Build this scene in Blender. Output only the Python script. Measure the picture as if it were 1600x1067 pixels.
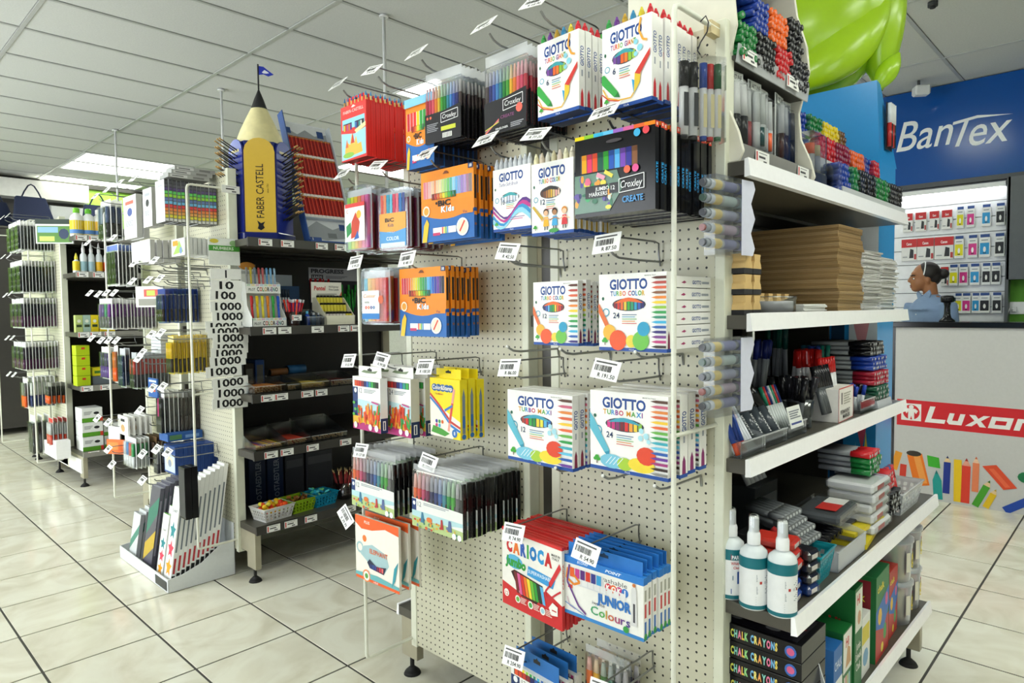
import bpy, bmesh, math, random
from mathutils import Matrix, Vector
random.seed(7)
for o in list(bpy.data.objects): bpy.data.objects.remove(o)
scene = bpy.context.scene
COL = scene.collection
R90 = -math.pi/2          # turns a thing built facing -Y so that it faces -X (the gondola ends)

# ------------------------------------------------------------------ camera
# X runs along the gondolas, Y across the aisles, Z up; the camera stands at the origin, eye height 1.5 m
yaw, pitch, roll = 0.7624473, 0.0472290, 0.0104113
fw = Vector((math.cos(yaw)*math.cos(pitch), math.sin(yaw)*math.cos(pitch), -math.sin(pitch)))
rt = Vector((math.sin(yaw), -math.cos(yaw), 0)); dn = fw.cross(rt)
r2 = rt*math.cos(roll)+dn*math.sin(roll); d2 = dn*math.cos(roll)-rt*math.sin(roll)
cam_d = bpy.data.cameras.new('camera'); cam = bpy.data.objects.new('camera', cam_d); COL.objects.link(cam)
M = Matrix((r2, -d2, -fw)).transposed().to_4x4(); M.translation = (0, 0, 1.5)
cam.matrix_world = M
cam_d.sensor_width = 36; cam_d.lens = 1054.633*36/1600; cam_d.clip_start = .02
scene.camera = cam

# ------------------------------------------------------------------ world, daylight, exposure
w = bpy.data.worlds.new('world'); scene.world = w; w.use_nodes = True
w.node_tree.nodes['Background'].inputs[0].default_value = (.80, .88, 1, 1)
w.node_tree.nodes['Background'].inputs[1].default_value = 1.5
def area(name, loc, rot, sx, sy, power, col=(1, 1, 1)):
    l = bpy.data.lights.new(name, 'AREA'); l.shape = 'RECTANGLE'; l.size = sx; l.size_y = sy; l.energy = power; l.color = col
    o = bpy.data.objects.new(name, l); COL.objects.link(o); o.location = loc; o.rotation_euler = rot; return o
# daylight entering through the shop front behind and left of the camera
area('shopfront_daylight', (-2.70, 6.6, 1.55), (0, -math.pi/2, 0), 2.3, 7.0, 390, (.96, .98, 1))
area('shopfront_daylight_near', (-2.70, -.2, 1.55), (0, -math.pi/2, 0), 2.3, 3.0, 54, (.98, .99, 1))
TROFFER = 11.0            # emission of the ceiling light diffusers
vs = scene.view_settings
vs.view_transform = 'Standard'; vs.look = 'None'; vs.exposure = 0.06; vs.gamma = 1; vs.use_curve_mapping = False

# ------------------------------------------------------------------ colours and materials
def hx(s):
    s = s.lstrip('#')
    if len(s) == 3: s = ''.join(c*2 for c in s)
    v = [int(s[i:i+2], 16)/255 for i in (0, 2, 4)]
    return tuple(c/12.92 if c <= .04045 else ((c+.055)/1.055)**2.4 for c in v)
_h = {}
def C(c):
    if isinstance(c, tuple): return c
    if c not in _h: _h[c] = hx(c)
    return _h[c]
MAT = {}
def node_mat(name):
    m = bpy.data.materials.new(name); m.use_nodes = True; MAT[name] = m
    nt = m.node_tree; return m, nt, nt.nodes['Principled BSDF'], nt.nodes, nt.links
def coloured(name, rough, metallic=0, var=.05, scale=60, bump=0, spec=.5, coat=0):
    """surface whose ink or paint colour is stored per face; a noise gives fine unevenness"""
    m, nt, b, N, L = node_mat(name)
    a = N.new('ShaderNodeAttribute'); a.attribute_name = 'col'
    tc = N.new('ShaderNodeTexCoord'); nz = N.new('ShaderNodeTexNoise'); nz.inputs['Scale'].default_value = scale; nz.inputs['Detail'].default_value = 3
    L.new(tc.outputs['Object'], nz.inputs['Vector'])
    mr = N.new('ShaderNodeMapRange'); mr.inputs[1].default_value = .3; mr.inputs[2].default_value = .7; mr.inputs[3].default_value = 1-var; mr.inputs[4].default_value = 1+var*.4
    L.new(nz.outputs['Fac'], mr.inputs[0])
    mx = N.new('ShaderNodeMix'); mx.data_type = 'RGBA'; mx.blend_type = 'MULTIPLY'; mx.inputs[0].default_value = 1
    L.new(a.outputs['Color'], mx.inputs[6]); L.new(mr.outputs[0], mx.inputs[7]); L.new(mx.outputs[2], b.inputs['Base Color'])
    b.inputs['Roughness'].default_value = rough; b.inputs['Metallic'].default_value = metallic; b.inputs['Specular IOR Level'].default_value = spec
    b.inputs['Coat Weight'].default_value = coat; b.inputs['Coat Roughness'].default_value = .08
    if bump:
        bp = N.new('ShaderNodeBump'); bp.inputs['Strength'].default_value = bump; bp.inputs['Distance'].default_value = .002
        L.new(nz.outputs['Fac'], bp.inputs['Height']); L.new(bp.outputs[0], b.inputs['Normal'])
    return m
coloured('card', .42, var=.03, spec=.35)                  # printed cartons and tickets
coloured('gloss', .18, var=.02, spec=.34)       # glossy plastics, laminated cards
coloured('matte', .75, var=.10, scale=35)
coloured('paint', .38, var=.06, scale=18)       # powder coated steel
coloured('metal', .30, metallic=1, var=.08)
coloured('cloth', .9, var=.12, scale=90, bump=.3)
coloured('skin', .5, var=.06, scale=30)
coloured('wood', .6, var=.10, scale=22, bump=.1)
coloured('foil', .26, var=.0, spec=.55, coat=.15) # inflated foil
def clear(name, tint, amount, rough, k=1.0):
    m, nt, b, N, L = node_mat(name)
    t = N.new('ShaderNodeBsdfTransparent'); t.inputs[0].default_value = (*tint, 1)
    if rough < .25: g = N.new('ShaderNodeBsdfGlossy'); g.inputs['Color'].default_value = (.95, .97, .98, 1); g.inputs['Roughness'].default_value = rough
    else: g = N.new('ShaderNodeBsdfPrincipled'); g.inputs['Base Color'].default_value = (.90, .92, .93, 1); g.inputs['Roughness'].default_value = rough
    fr = N.new('ShaderNodeFresnel'); fr.inputs[0].default_value = 1.45
    ad = N.new('ShaderNodeMath'); ad.operation = 'ADD'; ad.use_clamp = True; ad.inputs[1].default_value = amount
    mk = N.new('ShaderNodeMath'); mk.operation = 'MULTIPLY'; mk.inputs[1].default_value = k; L.new(fr.outputs[0], mk.inputs[0]); L.new(mk.outputs[0], ad.inputs[0])
    mx = N.new('ShaderNodeMixShader'); L.new(ad.outputs[0], mx.inputs[0]); L.new(t.outputs[0], mx.inputs[1]); L.new(g.outputs[0], mx.inputs[2])
    L.new(mx.outputs[0], N['Material Output'].inputs[0]); N.remove(b)
clear('clear', (.97, .98, .98), .06, .10, .8)
clear('film', (.985, .985, .985), .035, .14, .55)
clear('wrap', (.985, .988, .988), .045, .26, .35)
clear('frost', (.92, .94, .95), .30, .30)
def emit(name, col, k):
    m, nt, b, N, L = node_mat(name)
    b.inputs['Base Color'].default_value = (*C(col), 1); b.inputs['Emission Color'].default_value = (*C(col), 1); b.inputs['Emission Strength'].default_value = k
emit('diffuser', '#f8fcf1', TROFFER)
emit('strip_light', '#ffffff', 9.0)
def pegboard():
    """cream painted steel sheet punched with rows of small square-spaced holes (25 mm pitch)"""
    m, nt, b, N, L = node_mat('pegboard')
    tc = N.new('ShaderNodeTexCoord'); sp = N.new('ShaderNodeSeparateXYZ'); L.new(tc.outputs['Object'], sp.inputs[0])
    def cell(sock):
        d = N.new('ShaderNodeMath'); d.operation = 'DIVIDE'; d.inputs[1].default_value = .0262; L.new(sock, d.inputs[0])
        f = N.new('ShaderNodeMath'); f.operation = 'FRACT'; L.new(d.outputs[0], f.inputs[0])
        s = N.new('ShaderNodeMath'); s.operation = 'SUBTRACT'; s.inputs[1].default_value = .5; L.new(f.outputs[0], s.inputs[0])
        p = N.new('ShaderNodeMath'); p.operation = 'POWER'; p.inputs[1].default_value = 2; L.new(s.outputs[0], p.inputs[0]); return p
    a, c = cell(sp.outputs['X']), cell(sp.outputs['Z'])
    s = N.new('ShaderNodeMath'); s.operation = 'ADD'; L.new(a.outputs[0], s.inputs[0]); L.new(c.outputs[0], s.inputs[1])
    lt = N.new('ShaderNodeMath'); lt.operation = 'LESS_THAN'; lt.inputs[1].default_value = .0165; L.new(s.outputs[0], lt.inputs[0])
    nz = N.new('ShaderNodeTexNoise'); nz.inputs['Scale'].default_value = 6; L.new(tc.outputs['Object'], nz.inputs['Vector'])
    cr = N.new('ShaderNodeValToRGB'); cr.color_ramp.elements[0].color = (*C('#c6c3aa'), 1); cr.color_ramp.elements[1].color = (*C('#d2d0ba'), 1); L.new(nz.outputs['Fac'], cr.inputs[0])
    mx = N.new('ShaderNodeMix'); mx.data_type = 'RGBA'; L.new(lt.outputs[0], mx.inputs[0]); L.new(cr.outputs[0], mx.inputs[6]); mx.inputs[7].default_value = (.004, .004, .004, 1)
    L.new(mx.outputs[2], b.inputs['Base Color']); b.inputs['Roughness'].default_value = .4
pegboard()
def tile_mats():
    m, nt, b, N, L = node_mat('floor_tile')
    gm = N.new('ShaderNodeNewGeometry'); oi = N.new('ShaderNodeObjectInfo')
    ad = N.new('ShaderNodeVectorMath'); ad.operation = 'MULTIPLY_ADD'; ad.inputs[1].default_value = (1, 1, 1)
    cx = N.new('ShaderNodeCombineXYZ'); mu = N.new('ShaderNodeMath'); mu.operation = 'MULTIPLY'; mu.inputs[1].default_value = 40; L.new(oi.outputs['Random'], mu.inputs[0]); L.new(mu.outputs[0], cx.inputs[2])
    L.new(gm.outputs['Position'], ad.inputs[0]); L.new(cx.outputs[0], ad.inputs[2])
    nz = N.new('ShaderNodeTexNoise'); nz.inputs['Scale'].default_value = 3.2; nz.inputs['Detail'].default_value = 6; nz.inputs['Distortion'].default_value = 1.6; L.new(ad.outputs[0], nz.inputs['Vector'])
    cr = N.new('ShaderNodeValToRGB'); e = cr.color_ramp.elements; e[0].position = .30; e[0].color = (*C('#d8d3bd'), 1); e[1].position = .62; e[1].color = (*C('#ecead9'), 1)
    v = e.new(.47); v.color = (*C('#e4e0cd'), 1); L.new(nz.outputs['Fac'], cr.inputs[0])
    L.new(cr.outputs[0], b.inputs['Base Color']); b.inputs['Roughness'].default_value = .13; b.inputs['Specular IOR Level'].default_value = .5
    m, nt, b, N, L = node_mat('ceiling_tile')
    tc = N.new('ShaderNodeTexCoord'); nz = N.new('ShaderNodeTexNoise'); nz.inputs['Scale'].default_value = 90; nz.inputs['Detail'].default_value = 4; L.new(tc.outputs['Object'], nz.inputs['Vector'])
    cr = N.new('ShaderNodeValToRGB'); cr.color_ramp.elements[0].color = (*C('#c3c5c2'), 1); cr.color_ramp.elements[1].color = (*C('#d6d8d5'), 1); L.new(nz.outputs['Fac'], cr.inputs[0]); L.new(cr.outputs[0], b.inputs['Base Color'])
    bp = N.new('ShaderNodeBump'); bp.inputs['Strength'].default_value = .25; bp.inputs['Distance'].default_value = .003; L.new(nz.outputs['Fac'], bp.inputs['Height']); L.new(bp.outputs[0], b.inputs['Normal']); b.inputs['Roughness'].default_value = .85
tile_mats()

# ------------------------------------------------------------------ mesh building
class MB:
    def __init__(s): s.V = []; s.F = []; s.K = []; s.S = []
    def add(s, vs, fs, col, smooth=False):
        n = len(s.V); s.V += [tuple(v) for v in vs]; col = C(col)
        for f in fs: s.F.append([i+n for i in f]); s.K.append(col); s.S.append(smooth)
        return s
    def box(s, x0, x1, y0, y1, z0, z1, col):
        return s.add([(x, y, z) for z in (z0, z1) for y in (y0, y1) for x in (x0, x1)], [(0, 2, 3, 1), (4, 5, 7, 6), (0, 1, 5, 4), (1, 3, 7, 5), (3, 2, 6, 7), (2, 0, 4, 6)], col)
    def hexa(s, p, col):   # eight corners: bottom ring then top ring, counter-clockwise from above
        return s.add(p, [(3, 2, 1, 0), (4, 5, 6, 7), (0, 1, 5, 4), (1, 2, 6, 5), (2, 3, 7, 6), (3, 0, 4, 7)], col)
    def cyl(s, p0, p1, r0, col, r1=None, n=10, cap=True, smooth=True, capcol=None):
        r1 = r0 if r1 is None else r1; p0 = Vector(p0); p1 = Vector(p1); d = (p1-p0).normalized()
        a = d.orthogonal().normalized(); b = d.cross(a); vs = []
        for p, r in ((p0, r0), (p1, r1)):
            for i in range(n):
                t = 2*math.pi*i/n; vs.append(p+(a*math.cos(t)+b*math.sin(t))*r)
        s.add(vs, [(i, (i+1) % n, n+(i+1) % n, n+i) for i in range(n)], col, smooth)
        if cap:
            m = len(s.V)-2*n
            for f in ([m+i for i in range(n)][::-1], [m+n+i for i in range(n)]): s.F.append(f); s.K.append(C(capcol or col)); s.S.append(False)
        return s
    def tube(s, pts, r, col, n=6):
        pts = [Vector(p) for p in pts]; vs = []; m = len(pts); a = None
        for i, p in enumerate(pts):
            d = (pts[min(i+1, m-1)]-pts[max(i-1, 0)]).normalized()
            a = d.orthogonal().normalized() if a is None else (a-d*a.dot(d)).normalized()
            b = d.cross(a)
            for k in range(n): t = 2*math.pi*k/n; vs.append(p+(a*math.cos(t)+b*math.sin(t))*r)
        fs = [(i*n+k, i*n+(k+1) % n, (i+1)*n+(k+1) % n, (i+1)*n+k) for i in range(m-1) for k in range(n)]
        s.add(vs, fs, col, True); s.add(vs[:n], [tuple(range(n))[::-1]], col); s.add(vs[-n:], [tuple(range(n))], col); return s
    def lathe(s, prof, col, c=(0, 0, 0), n=20, cols=None, sy=1):
        vs = [(c[0]+r*math.cos(2*math.pi*k/n), c[1]+r*sy*math.sin(2*math.pi*k/n), c[2]+z) for r, z in prof for k in range(n)]
        b = len(s.V); s.V += vs
        for i in range(len(prof)-1):
            cc = C(cols[i] if cols else col)
            for k in range(n): s.F.append([b+i*n+k, b+i*n+(k+1) % n, b+(i+1)*n+(k+1) % n, b+(i+1)*n+k]); s.K.append(cc); s.S.append(True)
        return s
    def prism(s, pts, axis, a0, a1, col):   # pts: outline in the other two axes (x: y,z; y: x,z; z: x,y)
        def P(p, a): return {'x': (a, p[0], p[1]), 'y': (p[0], a, p[1]), 'z': (p[0], p[1], a)}[axis]
        n = len(pts); vs = [P(p, a0) for p in pts]+[P(p, a1) for p in pts]
        return s.add(vs, [tuple(range(n))[::-1], tuple(range(n, 2*n))]+[(i, (i+1) % n, n+(i+1) % n, n+i) for i in range(n)], col)
    def ball(s, c, rx, ry, rz, col, n=10, m=7, fn=None):
        vs = []; 
        for j in range(m+1):
            t = math.pi*j/m
            for k in range(n):
                p = 2*math.pi*k/n; v = (math.sin(t)*math.cos(p), math.sin(t)*math.sin(p), math.cos(t))
                q = (1, 1, 1) if not fn else fn(v)
                vs.append((c[0]+rx*v[0]*q[0], c[1]+ry*v[1]*q[1], c[2]+rz*v[2]*q[2]))
        return s.add(vs, [(j*n+k, (j+1)*n+k, (j+1)*n+(k+1) % n, j*n+(k+1) % n) for j in range(m) for k in range(n)], col, True)
    def move(s, d=(0, 0, 0), rz=0, rx=0, start=0):
        Mx = Matrix.Translation(d) @ Matrix.Rotation(rz, 4, 'Z') @ Matrix.Rotation(rx, 4, 'X')
        for i in range(start, len(s.V)): s.V[i] = tuple(Mx @ Vector(s.V[i]))
        return s
    def mesh(s, name, mat, bevel=0, recalc=True):
        me = bpy.data.meshes.new(name); me.from_pydata(s.V, [], s.F)
        at = me.color_attributes.new('col', 'FLOAT_COLOR', 'CORNER'); buf = []
        for f, k in zip(s.F, s.K): buf += [k[0], k[1], k[2], 1.0]*len(f)
        at.data.foreach_set('color', buf); me.polygons.foreach_set('use_smooth', s.S)
        if recalc or bevel:
            bm = bmesh.new(); bm.from_mesh(me)
            if recalc: bmesh.ops.recalc_face_normals(bm, faces=bm.faces)
            if bevel: bmesh.ops.bevel(bm, geom=list(bm.edges), offset=bevel, segments=1, affect='EDGES', clamp_overlap=True)
            bm.to_mesh(me); bm.free()
        me.materials.append(MAT[mat]); return me
    def build(s, name, mat, parent=None, bevel=0, recalc=True, loc=(0, 0, 0), rz=0, **tags):
        return put(name, s.mesh(name, mat, bevel, recalc), parent, loc, rz, **tags)
def put(name, me, parent=None, loc=(0, 0, 0), rz=0, **tags):
    o = bpy.data.objects.new(name, me); COL.objects.link(o); o.parent = parent; o.location = loc
    o.rotation_euler = rz if isinstance(rz, tuple) else (0, 0, rz)
    for k, v in tags.items():
        if v is not None: o[k] = v
    return o
def thing(name, label, category, loc=(0, 0, 0), rz=0, group=None):
    o = put(name, None, None, loc, rz, label=label, category=category, group=group); o.empty_display_size = .05; return o
def dup(o, loc=None, rz=None, label=None, group=None, parent=None):
    c = o.copy(); COL.objects.link(c); c.parent = parent
    if loc is not None: c.location = loc
    if rz is not None: c.rotation_euler = rz if isinstance(rz, tuple) else (0, 0, rz)
    if label: c['label'] = label
    if group: c['group'] = group
    for ch in list(o.children): dup(ch, parent=c)
    return c
def struct(o): o['kind'] = 'structure'; return o

# ------------------------------------------------------------------ flat print: lettering and shapes in the XZ plane facing -Y
_T = {}
def glyphs(t, bold=0, shear=0, res=2):
    k = (t, bold, shear, res)
    if k not in _T:
        c = bpy.data.curves.new('lettering', 'FONT'); c.body = t; c.size = 1; c.resolution_u = res; c.offset = bold; c.shear = shear; c.fill_mode = 'FRONT'
        o = bpy.data.objects.new('lettering', c); COL.objects.link(o)
        me = bpy.data.meshes.new_from_object(o); bpy.data.objects.remove(o); bpy.data.curves.remove(c)
        vs = [(v.co.x, v.co.y) for v in me.vertices]; fs = [tuple(p.vertices) for p in me.polygons]; bpy.data.meshes.remove(me)
        if vs: x0 = min(v[0] for v in vs); vs = [(x-x0, y) for x, y in vs]
        _T[k] = (vs, fs, max((v[0] for v in vs), default=0))
    return _T[k]
class Art(MB):
    def __init__(s, step=.00005): super().__init__(); s.n = 0; s.step = step
    def flat(s, pts, fs, col): s.n += 1; return s.add([(x, -s.step*s.n, z) for x, z in pts], fs, col)
    def rect(s, x0, z0, x1, z1, col): return s.flat([(x0, z0), (x1, z0), (x1, z1), (x0, z1)], [(0, 1, 2, 3)], col)
    def poly(s, pts, col): return s.flat(pts, [tuple(range(len(pts)))], col)
    def ell(s, x, z, rx, rz, col, n=14): return s.poly([(x+rx*math.cos(2*math.pi*i/n), z+rz*math.sin(2*math.pi*i/n)) for i in range(n)], col)
    def line(s, pts, wd, col):
        for (x0, z0), (x1, z1) in zip(pts, pts[1:]):
            l = math.hypot(x1-x0, z1-z0) or 1; a, b = (z1-z0)/l*wd/2, (x1-x0)/l*wd/2
            s.poly([(x0+a, z0-b), (x1+a, z1-b), (x1-a, z1+b), (x0-a, z0+b)], col)
        return s
    def ring(s, x, z, r, wd, col, n=14): return s.line([(x+r*math.cos(2*math.pi*i/n), z+r*math.sin(2*math.pi*i/n)) for i in range(n+1)], wd, col)
    def text(s, t, x, z, h, col, al='l', w=None, bold=.012, shear=0, rot=0, res=2):
        vs, fs, tw = glyphs(t, bold, shear, res); k = h/.70; kx = k if not w else w/max(tw, 1e-6)
        off = {'l': 0, 'c': -tw*kx/2, 'r': -tw*kx}[al]; c, sn = math.cos(rot), math.sin(rot)
        return s.flat([(x+(a*kx+off)*c-b*k*sn, z+(a*kx+off)*sn+b*k*c) for a, b in vs], fs, col)
    def ctext(s, t, x, z, h, cols, w, bold=.03, res=2):   # letters in turning colours, fitted to the width w
        ws = [.42 if ch == ' ' else glyphs(ch, bold, 0, res)[2]+.08 for ch in t]; k = w/sum(ws); px = x
        for i, ch in enumerate(t):
            if ch != ' ':
                vs, fs, tw = glyphs(ch, bold, 0, res); s.flat([(px+a*k, z+b*h/.70) for a, b in vs], fs, cols[i % len(cols)])
            px += ws[i]*k
        return s
    def pens(s, x0, z0, x1, z1, cols, gap=.12):   # upright barrels side by side
        d = (x1-x0)/len(cols)
        for i, c in enumerate(cols): s.rect(x0+d*(i+gap), z0, x0+d*(i+1-gap), z1, c)
        return s
    def greek(s, x, z, w, lh, n, col, gap=1.7):    # lines of small print
        for i in range(n): s.rect(x, z-i*lh*gap, x+w*(1-.25*((i*7) % 3)/2), z-i*lh*gap+lh, col)
        return s
    def side(s, x, y0=0):       # turn the print onto the +X face
        s.V = [(x-v[1], y0+v[0], v[2]) for v in s.V]; return s
    def top(s, z, y0=0):
        s.V = [(v[0], y0+v[2], z-v[1]) for v in s.V]; return s
    def build(s, name, mat, parent=None, **k): k.setdefault('recalc', False); return super().build(name, mat, parent, **k)
RAIN = ['#e8302a', '#f07a1a', '#f6d21c', '#7cc242', '#1f9a48', '#27a9d8', '#1f4fa3', '#6a3a9a', '#d8478f', '#7a4a2a', '#222226']
RAIN12 = ['#d9302c', '#ee6a28', '#f2a51d', '#f4dc25', '#8fce4a', '#2f9f4c', '#2b8b70', '#35b2df', '#2765b4', '#26347f', '#8a4aa6', '#c5428a']
# ================================================================== THE ROOM
U0, U1, V0, V1, HC = -2.6, 6.85, -2.4, 11.3, 3.375
def seen(x, y, z):   # rough test: does the photograph's frame hold this point (used only to choose which tiles stay single objects)
    d = Vector((x, y, z-1.5)); q = d.dot(fw)
    return q > .3 and abs(d.dot(r2)/q) < .82 and abs(d.dot(d2)/q) < .56
# floor: grout bed with single square tiles
fl = struct(MB().box(U0, U1, V0, V1, -.06, -.004, '#4b4a45').build('floor', 'matte'))
TP, TU, TV = .45, .63, 2.445
tm = MB().box(.005, TP-.005, .005, TP-.005, -.004, 0, '#e6e2d0').mesh('tile', 'floor_tile', bevel=.0012)
rest = []
iu = range(math.floor((U0-TU)/TP), math.ceil((U1-TU)/TP)); iv = range(math.floor((V0-TV)/TP), math.ceil((V1-TV)/TP))
cand = []
for i in iu:
    for j in iv:
        x, y = TU+i*TP, TV+j*TP
        if x < U0-.1 or x+TP > U1+.1 or y < V0-.1 or y+TP > V1+.1: continue
        hid = (1.8 < x < 3.1 and (.9 < y < 2.0 or 3.8 < y < 5.0 or 7 < y < 8.3)) or (x > 3.4 and y > 1.9) or x > 6.0
        (cand if seen(x+TP/2, y+TP/2, 0) and not hid else rest).append((x, y))
cand.sort(key=lambda p: p[0]**2+p[1]**2)
for p in cand[:290]: put('tile', tm, fl, (p[0], p[1], 0))
b = MB()
for x, y in cand[290:]+rest: b.box(x+.005, x+TP-.005, y+.005, y+TP-.005, -.004, 0, '#e6e2d0')
b.build('tile_field', 'floor_tile', fl, kind='stuff')
# ceiling: slab, single lay-in panels, exposed T-grid
ce = struct(MB().box(U0, U1, V0, V1, HC+.05, HC+.10, '#b9bab8').build('ceiling', 'matte'))
CU, CV, PU, PV = 1.06, 1.225, 1.25, .60
pm = MB().box(.014, PU-.014, .014, PV-.014, HC+.004, HC+.02, '#cfd1ce').mesh('panel', 'ceiling_tile', bevel=.003)
lights = {(2, 0), (2, 5), (3, 10), (2, -5), (1, 13), (1, 14), (-1, 0), (-1, 5), (-1, 10), (-1, 15), (-1, -5), (0, -3), (1, -4), (4, 3), (1, 16)}  # some out-of-view panels over near aisle and far wall are added for brightness
for i in range(-3, 5):
    for j in range(-7, 17):
        x, y = CU+i*PU, CV+j*PV
        if x > U1-.2 or y > V1-.1 or (i, j) in lights: continue
        put('panel', pm, ce, (x, y, 0))
for i in range(-2, 5): MB().box(CU+i*PU-.012, CU+i*PU+.012, V0, V1, HC-.002, HC+.03, '#b9bbb8').build('grid_runner', 'paint', ce)
for j in range(-6, 17): MB().box(U0, U1, CV+j*PV-.012, CV+j*PV+.012, HC-.0015, HC+.028, '#aeb0ad').build('grid_runner', 'paint', ce)
fm = MB(); 
for a in ((.014, PU-.014, .014, .04), (.014, PU-.014, PV-.04, PV-.014), (.014, .04, .04, PV-.04), (PU-.04, PU-.014, .04, PV-.04)): fm.box(*a, HC-.006, HC+.04, '#f2f4f4')
fm = fm.mesh('frame', 'paint'); dm = MB().box(.04, PU-.04, .04, PV-.04, HC+.012, HC+.02, '#ffffff').mesh('diffuser', 'diffuser')
where = {(2, 0): 'square recessed ceiling light beside the green foil sculpture', (2, 5): 'recessed ceiling light panel showing behind the clear pen wallets', (3, 10): 'small far ceiling light panel beside the red carton of colour pencils',
         (1, 14): 'added recessed ceiling light behind the brighter one over the far aisle', (1, 13): 'recessed ceiling light over the far aisle glaring at upper left'}  # rear far-aisle panel is added to widen the bright zone up there
for k in sorted(lights):
    o = thing('ceiling_light', where.get(k, 'unseen recessed white ceiling light panel outside the picture'), 'light', (CU+k[0]*PU, CV+k[1]*PV, 0), group='recessed ceiling lights')
    put('frame', fm, o); put('diffuser', dm, o)
# walls
def wall(name, x0, x1, y0, y1, z0, z1, col, mat='matte'): return struct(MB().box(x0, x1, y0, y1, z0, z1, col).build(name, mat))
wall('wall_back', U1, U1+.1, V0, V1+.1, 0, HC+.1, '#d9d9d4')
wall('wall_left', U0-.1, U1, V1, V1+.1, 0, HC+.1, '#8fbf45')
wall('wall_right', U0-.1, U1+.1, V0-.1, V0, 0, HC+.1, '#a8a8a2')
wf = MB()
for a in ((V0, V1, 0, .35), (V0, V1, 2.75, HC+.1), (V0, -1.75, .35, 2.75), (1.35, 3.05, .35, 2.75), (10.15, V1, .35, 2.75)): wf.box(U0-.1, U0, a[0], a[1], a[2], a[3], '#a8a8a2')
struct(wf.build('wall_front', 'matte'))
for n, (a, c) in enumerate(((-1.75, 1.35), (3.05, 10.15))):
    wo = struct(put('window_%d' % (n+1), None)); m = MB(); k = round((c-a)/1.55)
    for i in range(k+1): y = a+(c-a)*i/k; m.box(U0-.07, U0-.03, y-.02, y+.02, .35, 2.75, '#9a9d9e')
    m.box(U0-.07, U0-.03, a, c, .35, .40, '#9a9d9e').box(U0-.07, U0-.03, a, c, 2.70, 2.75, '#9a9d9e').build('window_frame', 'paint', wo)
    for i in range(k): MB().box(U0-.053, U0-.047, a+(c-a)*i/k+.02, a+(c-a)*(i+1)/k-.02, .40, 2.70, '#ffffff').build('pane', 'clear', wo)
# far left wall: dark strip under the ceiling, white bulkhead board, grey recess
struct(MB().box(U0, 2.86, V1-.30, V1-.28, 3.07, 3.31, '#f2f0e9').box(U0, 2.86, V1-.28, V1, 3.07, 3.31, '#e6e4dd').build('trim_1', 'paint'))
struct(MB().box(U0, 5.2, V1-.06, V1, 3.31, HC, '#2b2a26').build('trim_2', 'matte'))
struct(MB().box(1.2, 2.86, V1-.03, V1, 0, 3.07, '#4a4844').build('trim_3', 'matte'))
o = thing('wall_board', 'plain white board leaning on the far wall above the black pen packs', 'board', (2.42, V1-.20, 2.60)); MB().box(0, .80, 0, .03, 0, .40, '#e9ebea').build('sheet', 'card', o, bevel=.004); MB().box(-.01, .81, .03, .05, -.01, .41, '#bfc2c2').build('backing', 'paint', o)
wc = thing('wall_cabinet', 'dark grey tall cabinet along the far left wall under the navy bags', 'cabinet', (0, 0, 0)); MB().box(1.3, 3.25, 10.36, 11.26, .08, 2.58, '#45433f').build('cabinet_body', 'matte', wc); MB().box(1.28, 3.27, 10.34, 11.26, 2.58, 2.60, '#55534e').build('cabinet_top', 'paint', wc)
for k in range(3): MB().box(1.31+.65*k, 1.93+.65*k, 10.342, 10.36, .12, 2.56, '#3d3b38').build('cabinet_door', 'paint', wc)
def tote(x, y, z, s, lab):
    o = thing('tote_bag', lab, 'bag', (x, y, z), group='navy bags on the far wall'); m = MB()
    m.hexa([(-.16*s, -.05, 0), (.20*s, -.05, 0), (.20*s, .05, 0), (-.16*s, .05, 0), (-.13*s, -.03, .30*s), (.11*s, -.03, .30*s), (.11*s, .03, .30*s), (-.13*s, .03, .30*s)], '#1b2440').build('bag_body', 'cloth', o, bevel=.012)
    MB().tube([(-.08*s, 0, .29*s)]+[(-.08*s+.16*s*t, 0, .29*s+.13*s*math.sin(math.pi*t)) for t in (.15, .35, .5, .65, .85)]+[(.08*s, 0, .29*s)], .009, '#161d36').build('handle', 'cloth', o)
tote(1.72, 10.66, 2.602, 1.1, 'navy tote bag at the left edge on the far wall'); tote(2.08, 10.5, 2.602, 1.35, 'large navy tote bag with a tall handle on the far wall'); tote(2.86, 10.6, 2.602, 1.3, 'navy bag with a looped handle below the green wall')
# rods hanging from the ceiling to the gondola tops
for x, y, zb, lab in ((2.62, 3.60, 1.95, 'thin white rod hanging from the ceiling behind the red pencil cartons'), (2.50, 5.74, 1.95, 'thin white rod hanging from the ceiling behind the giant pencil'), (2.27, 7.74, 2.25, 'thin white rod hanging in the bright far left corner')):
    o = thing('hanging_rod', lab, 'rod', (x, y, HC-.002), group='ceiling rods'); MB().cyl((0, 0, zb-HC), (0, 0, 0), .011, '#dcdedc', n=8).build('rod', 'paint', o); MB().cyl((0, 0, -.012), (0, 0, 0), .03, '#dcdedc', n=12).build('ceiling_rose', 'paint', o)

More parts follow.
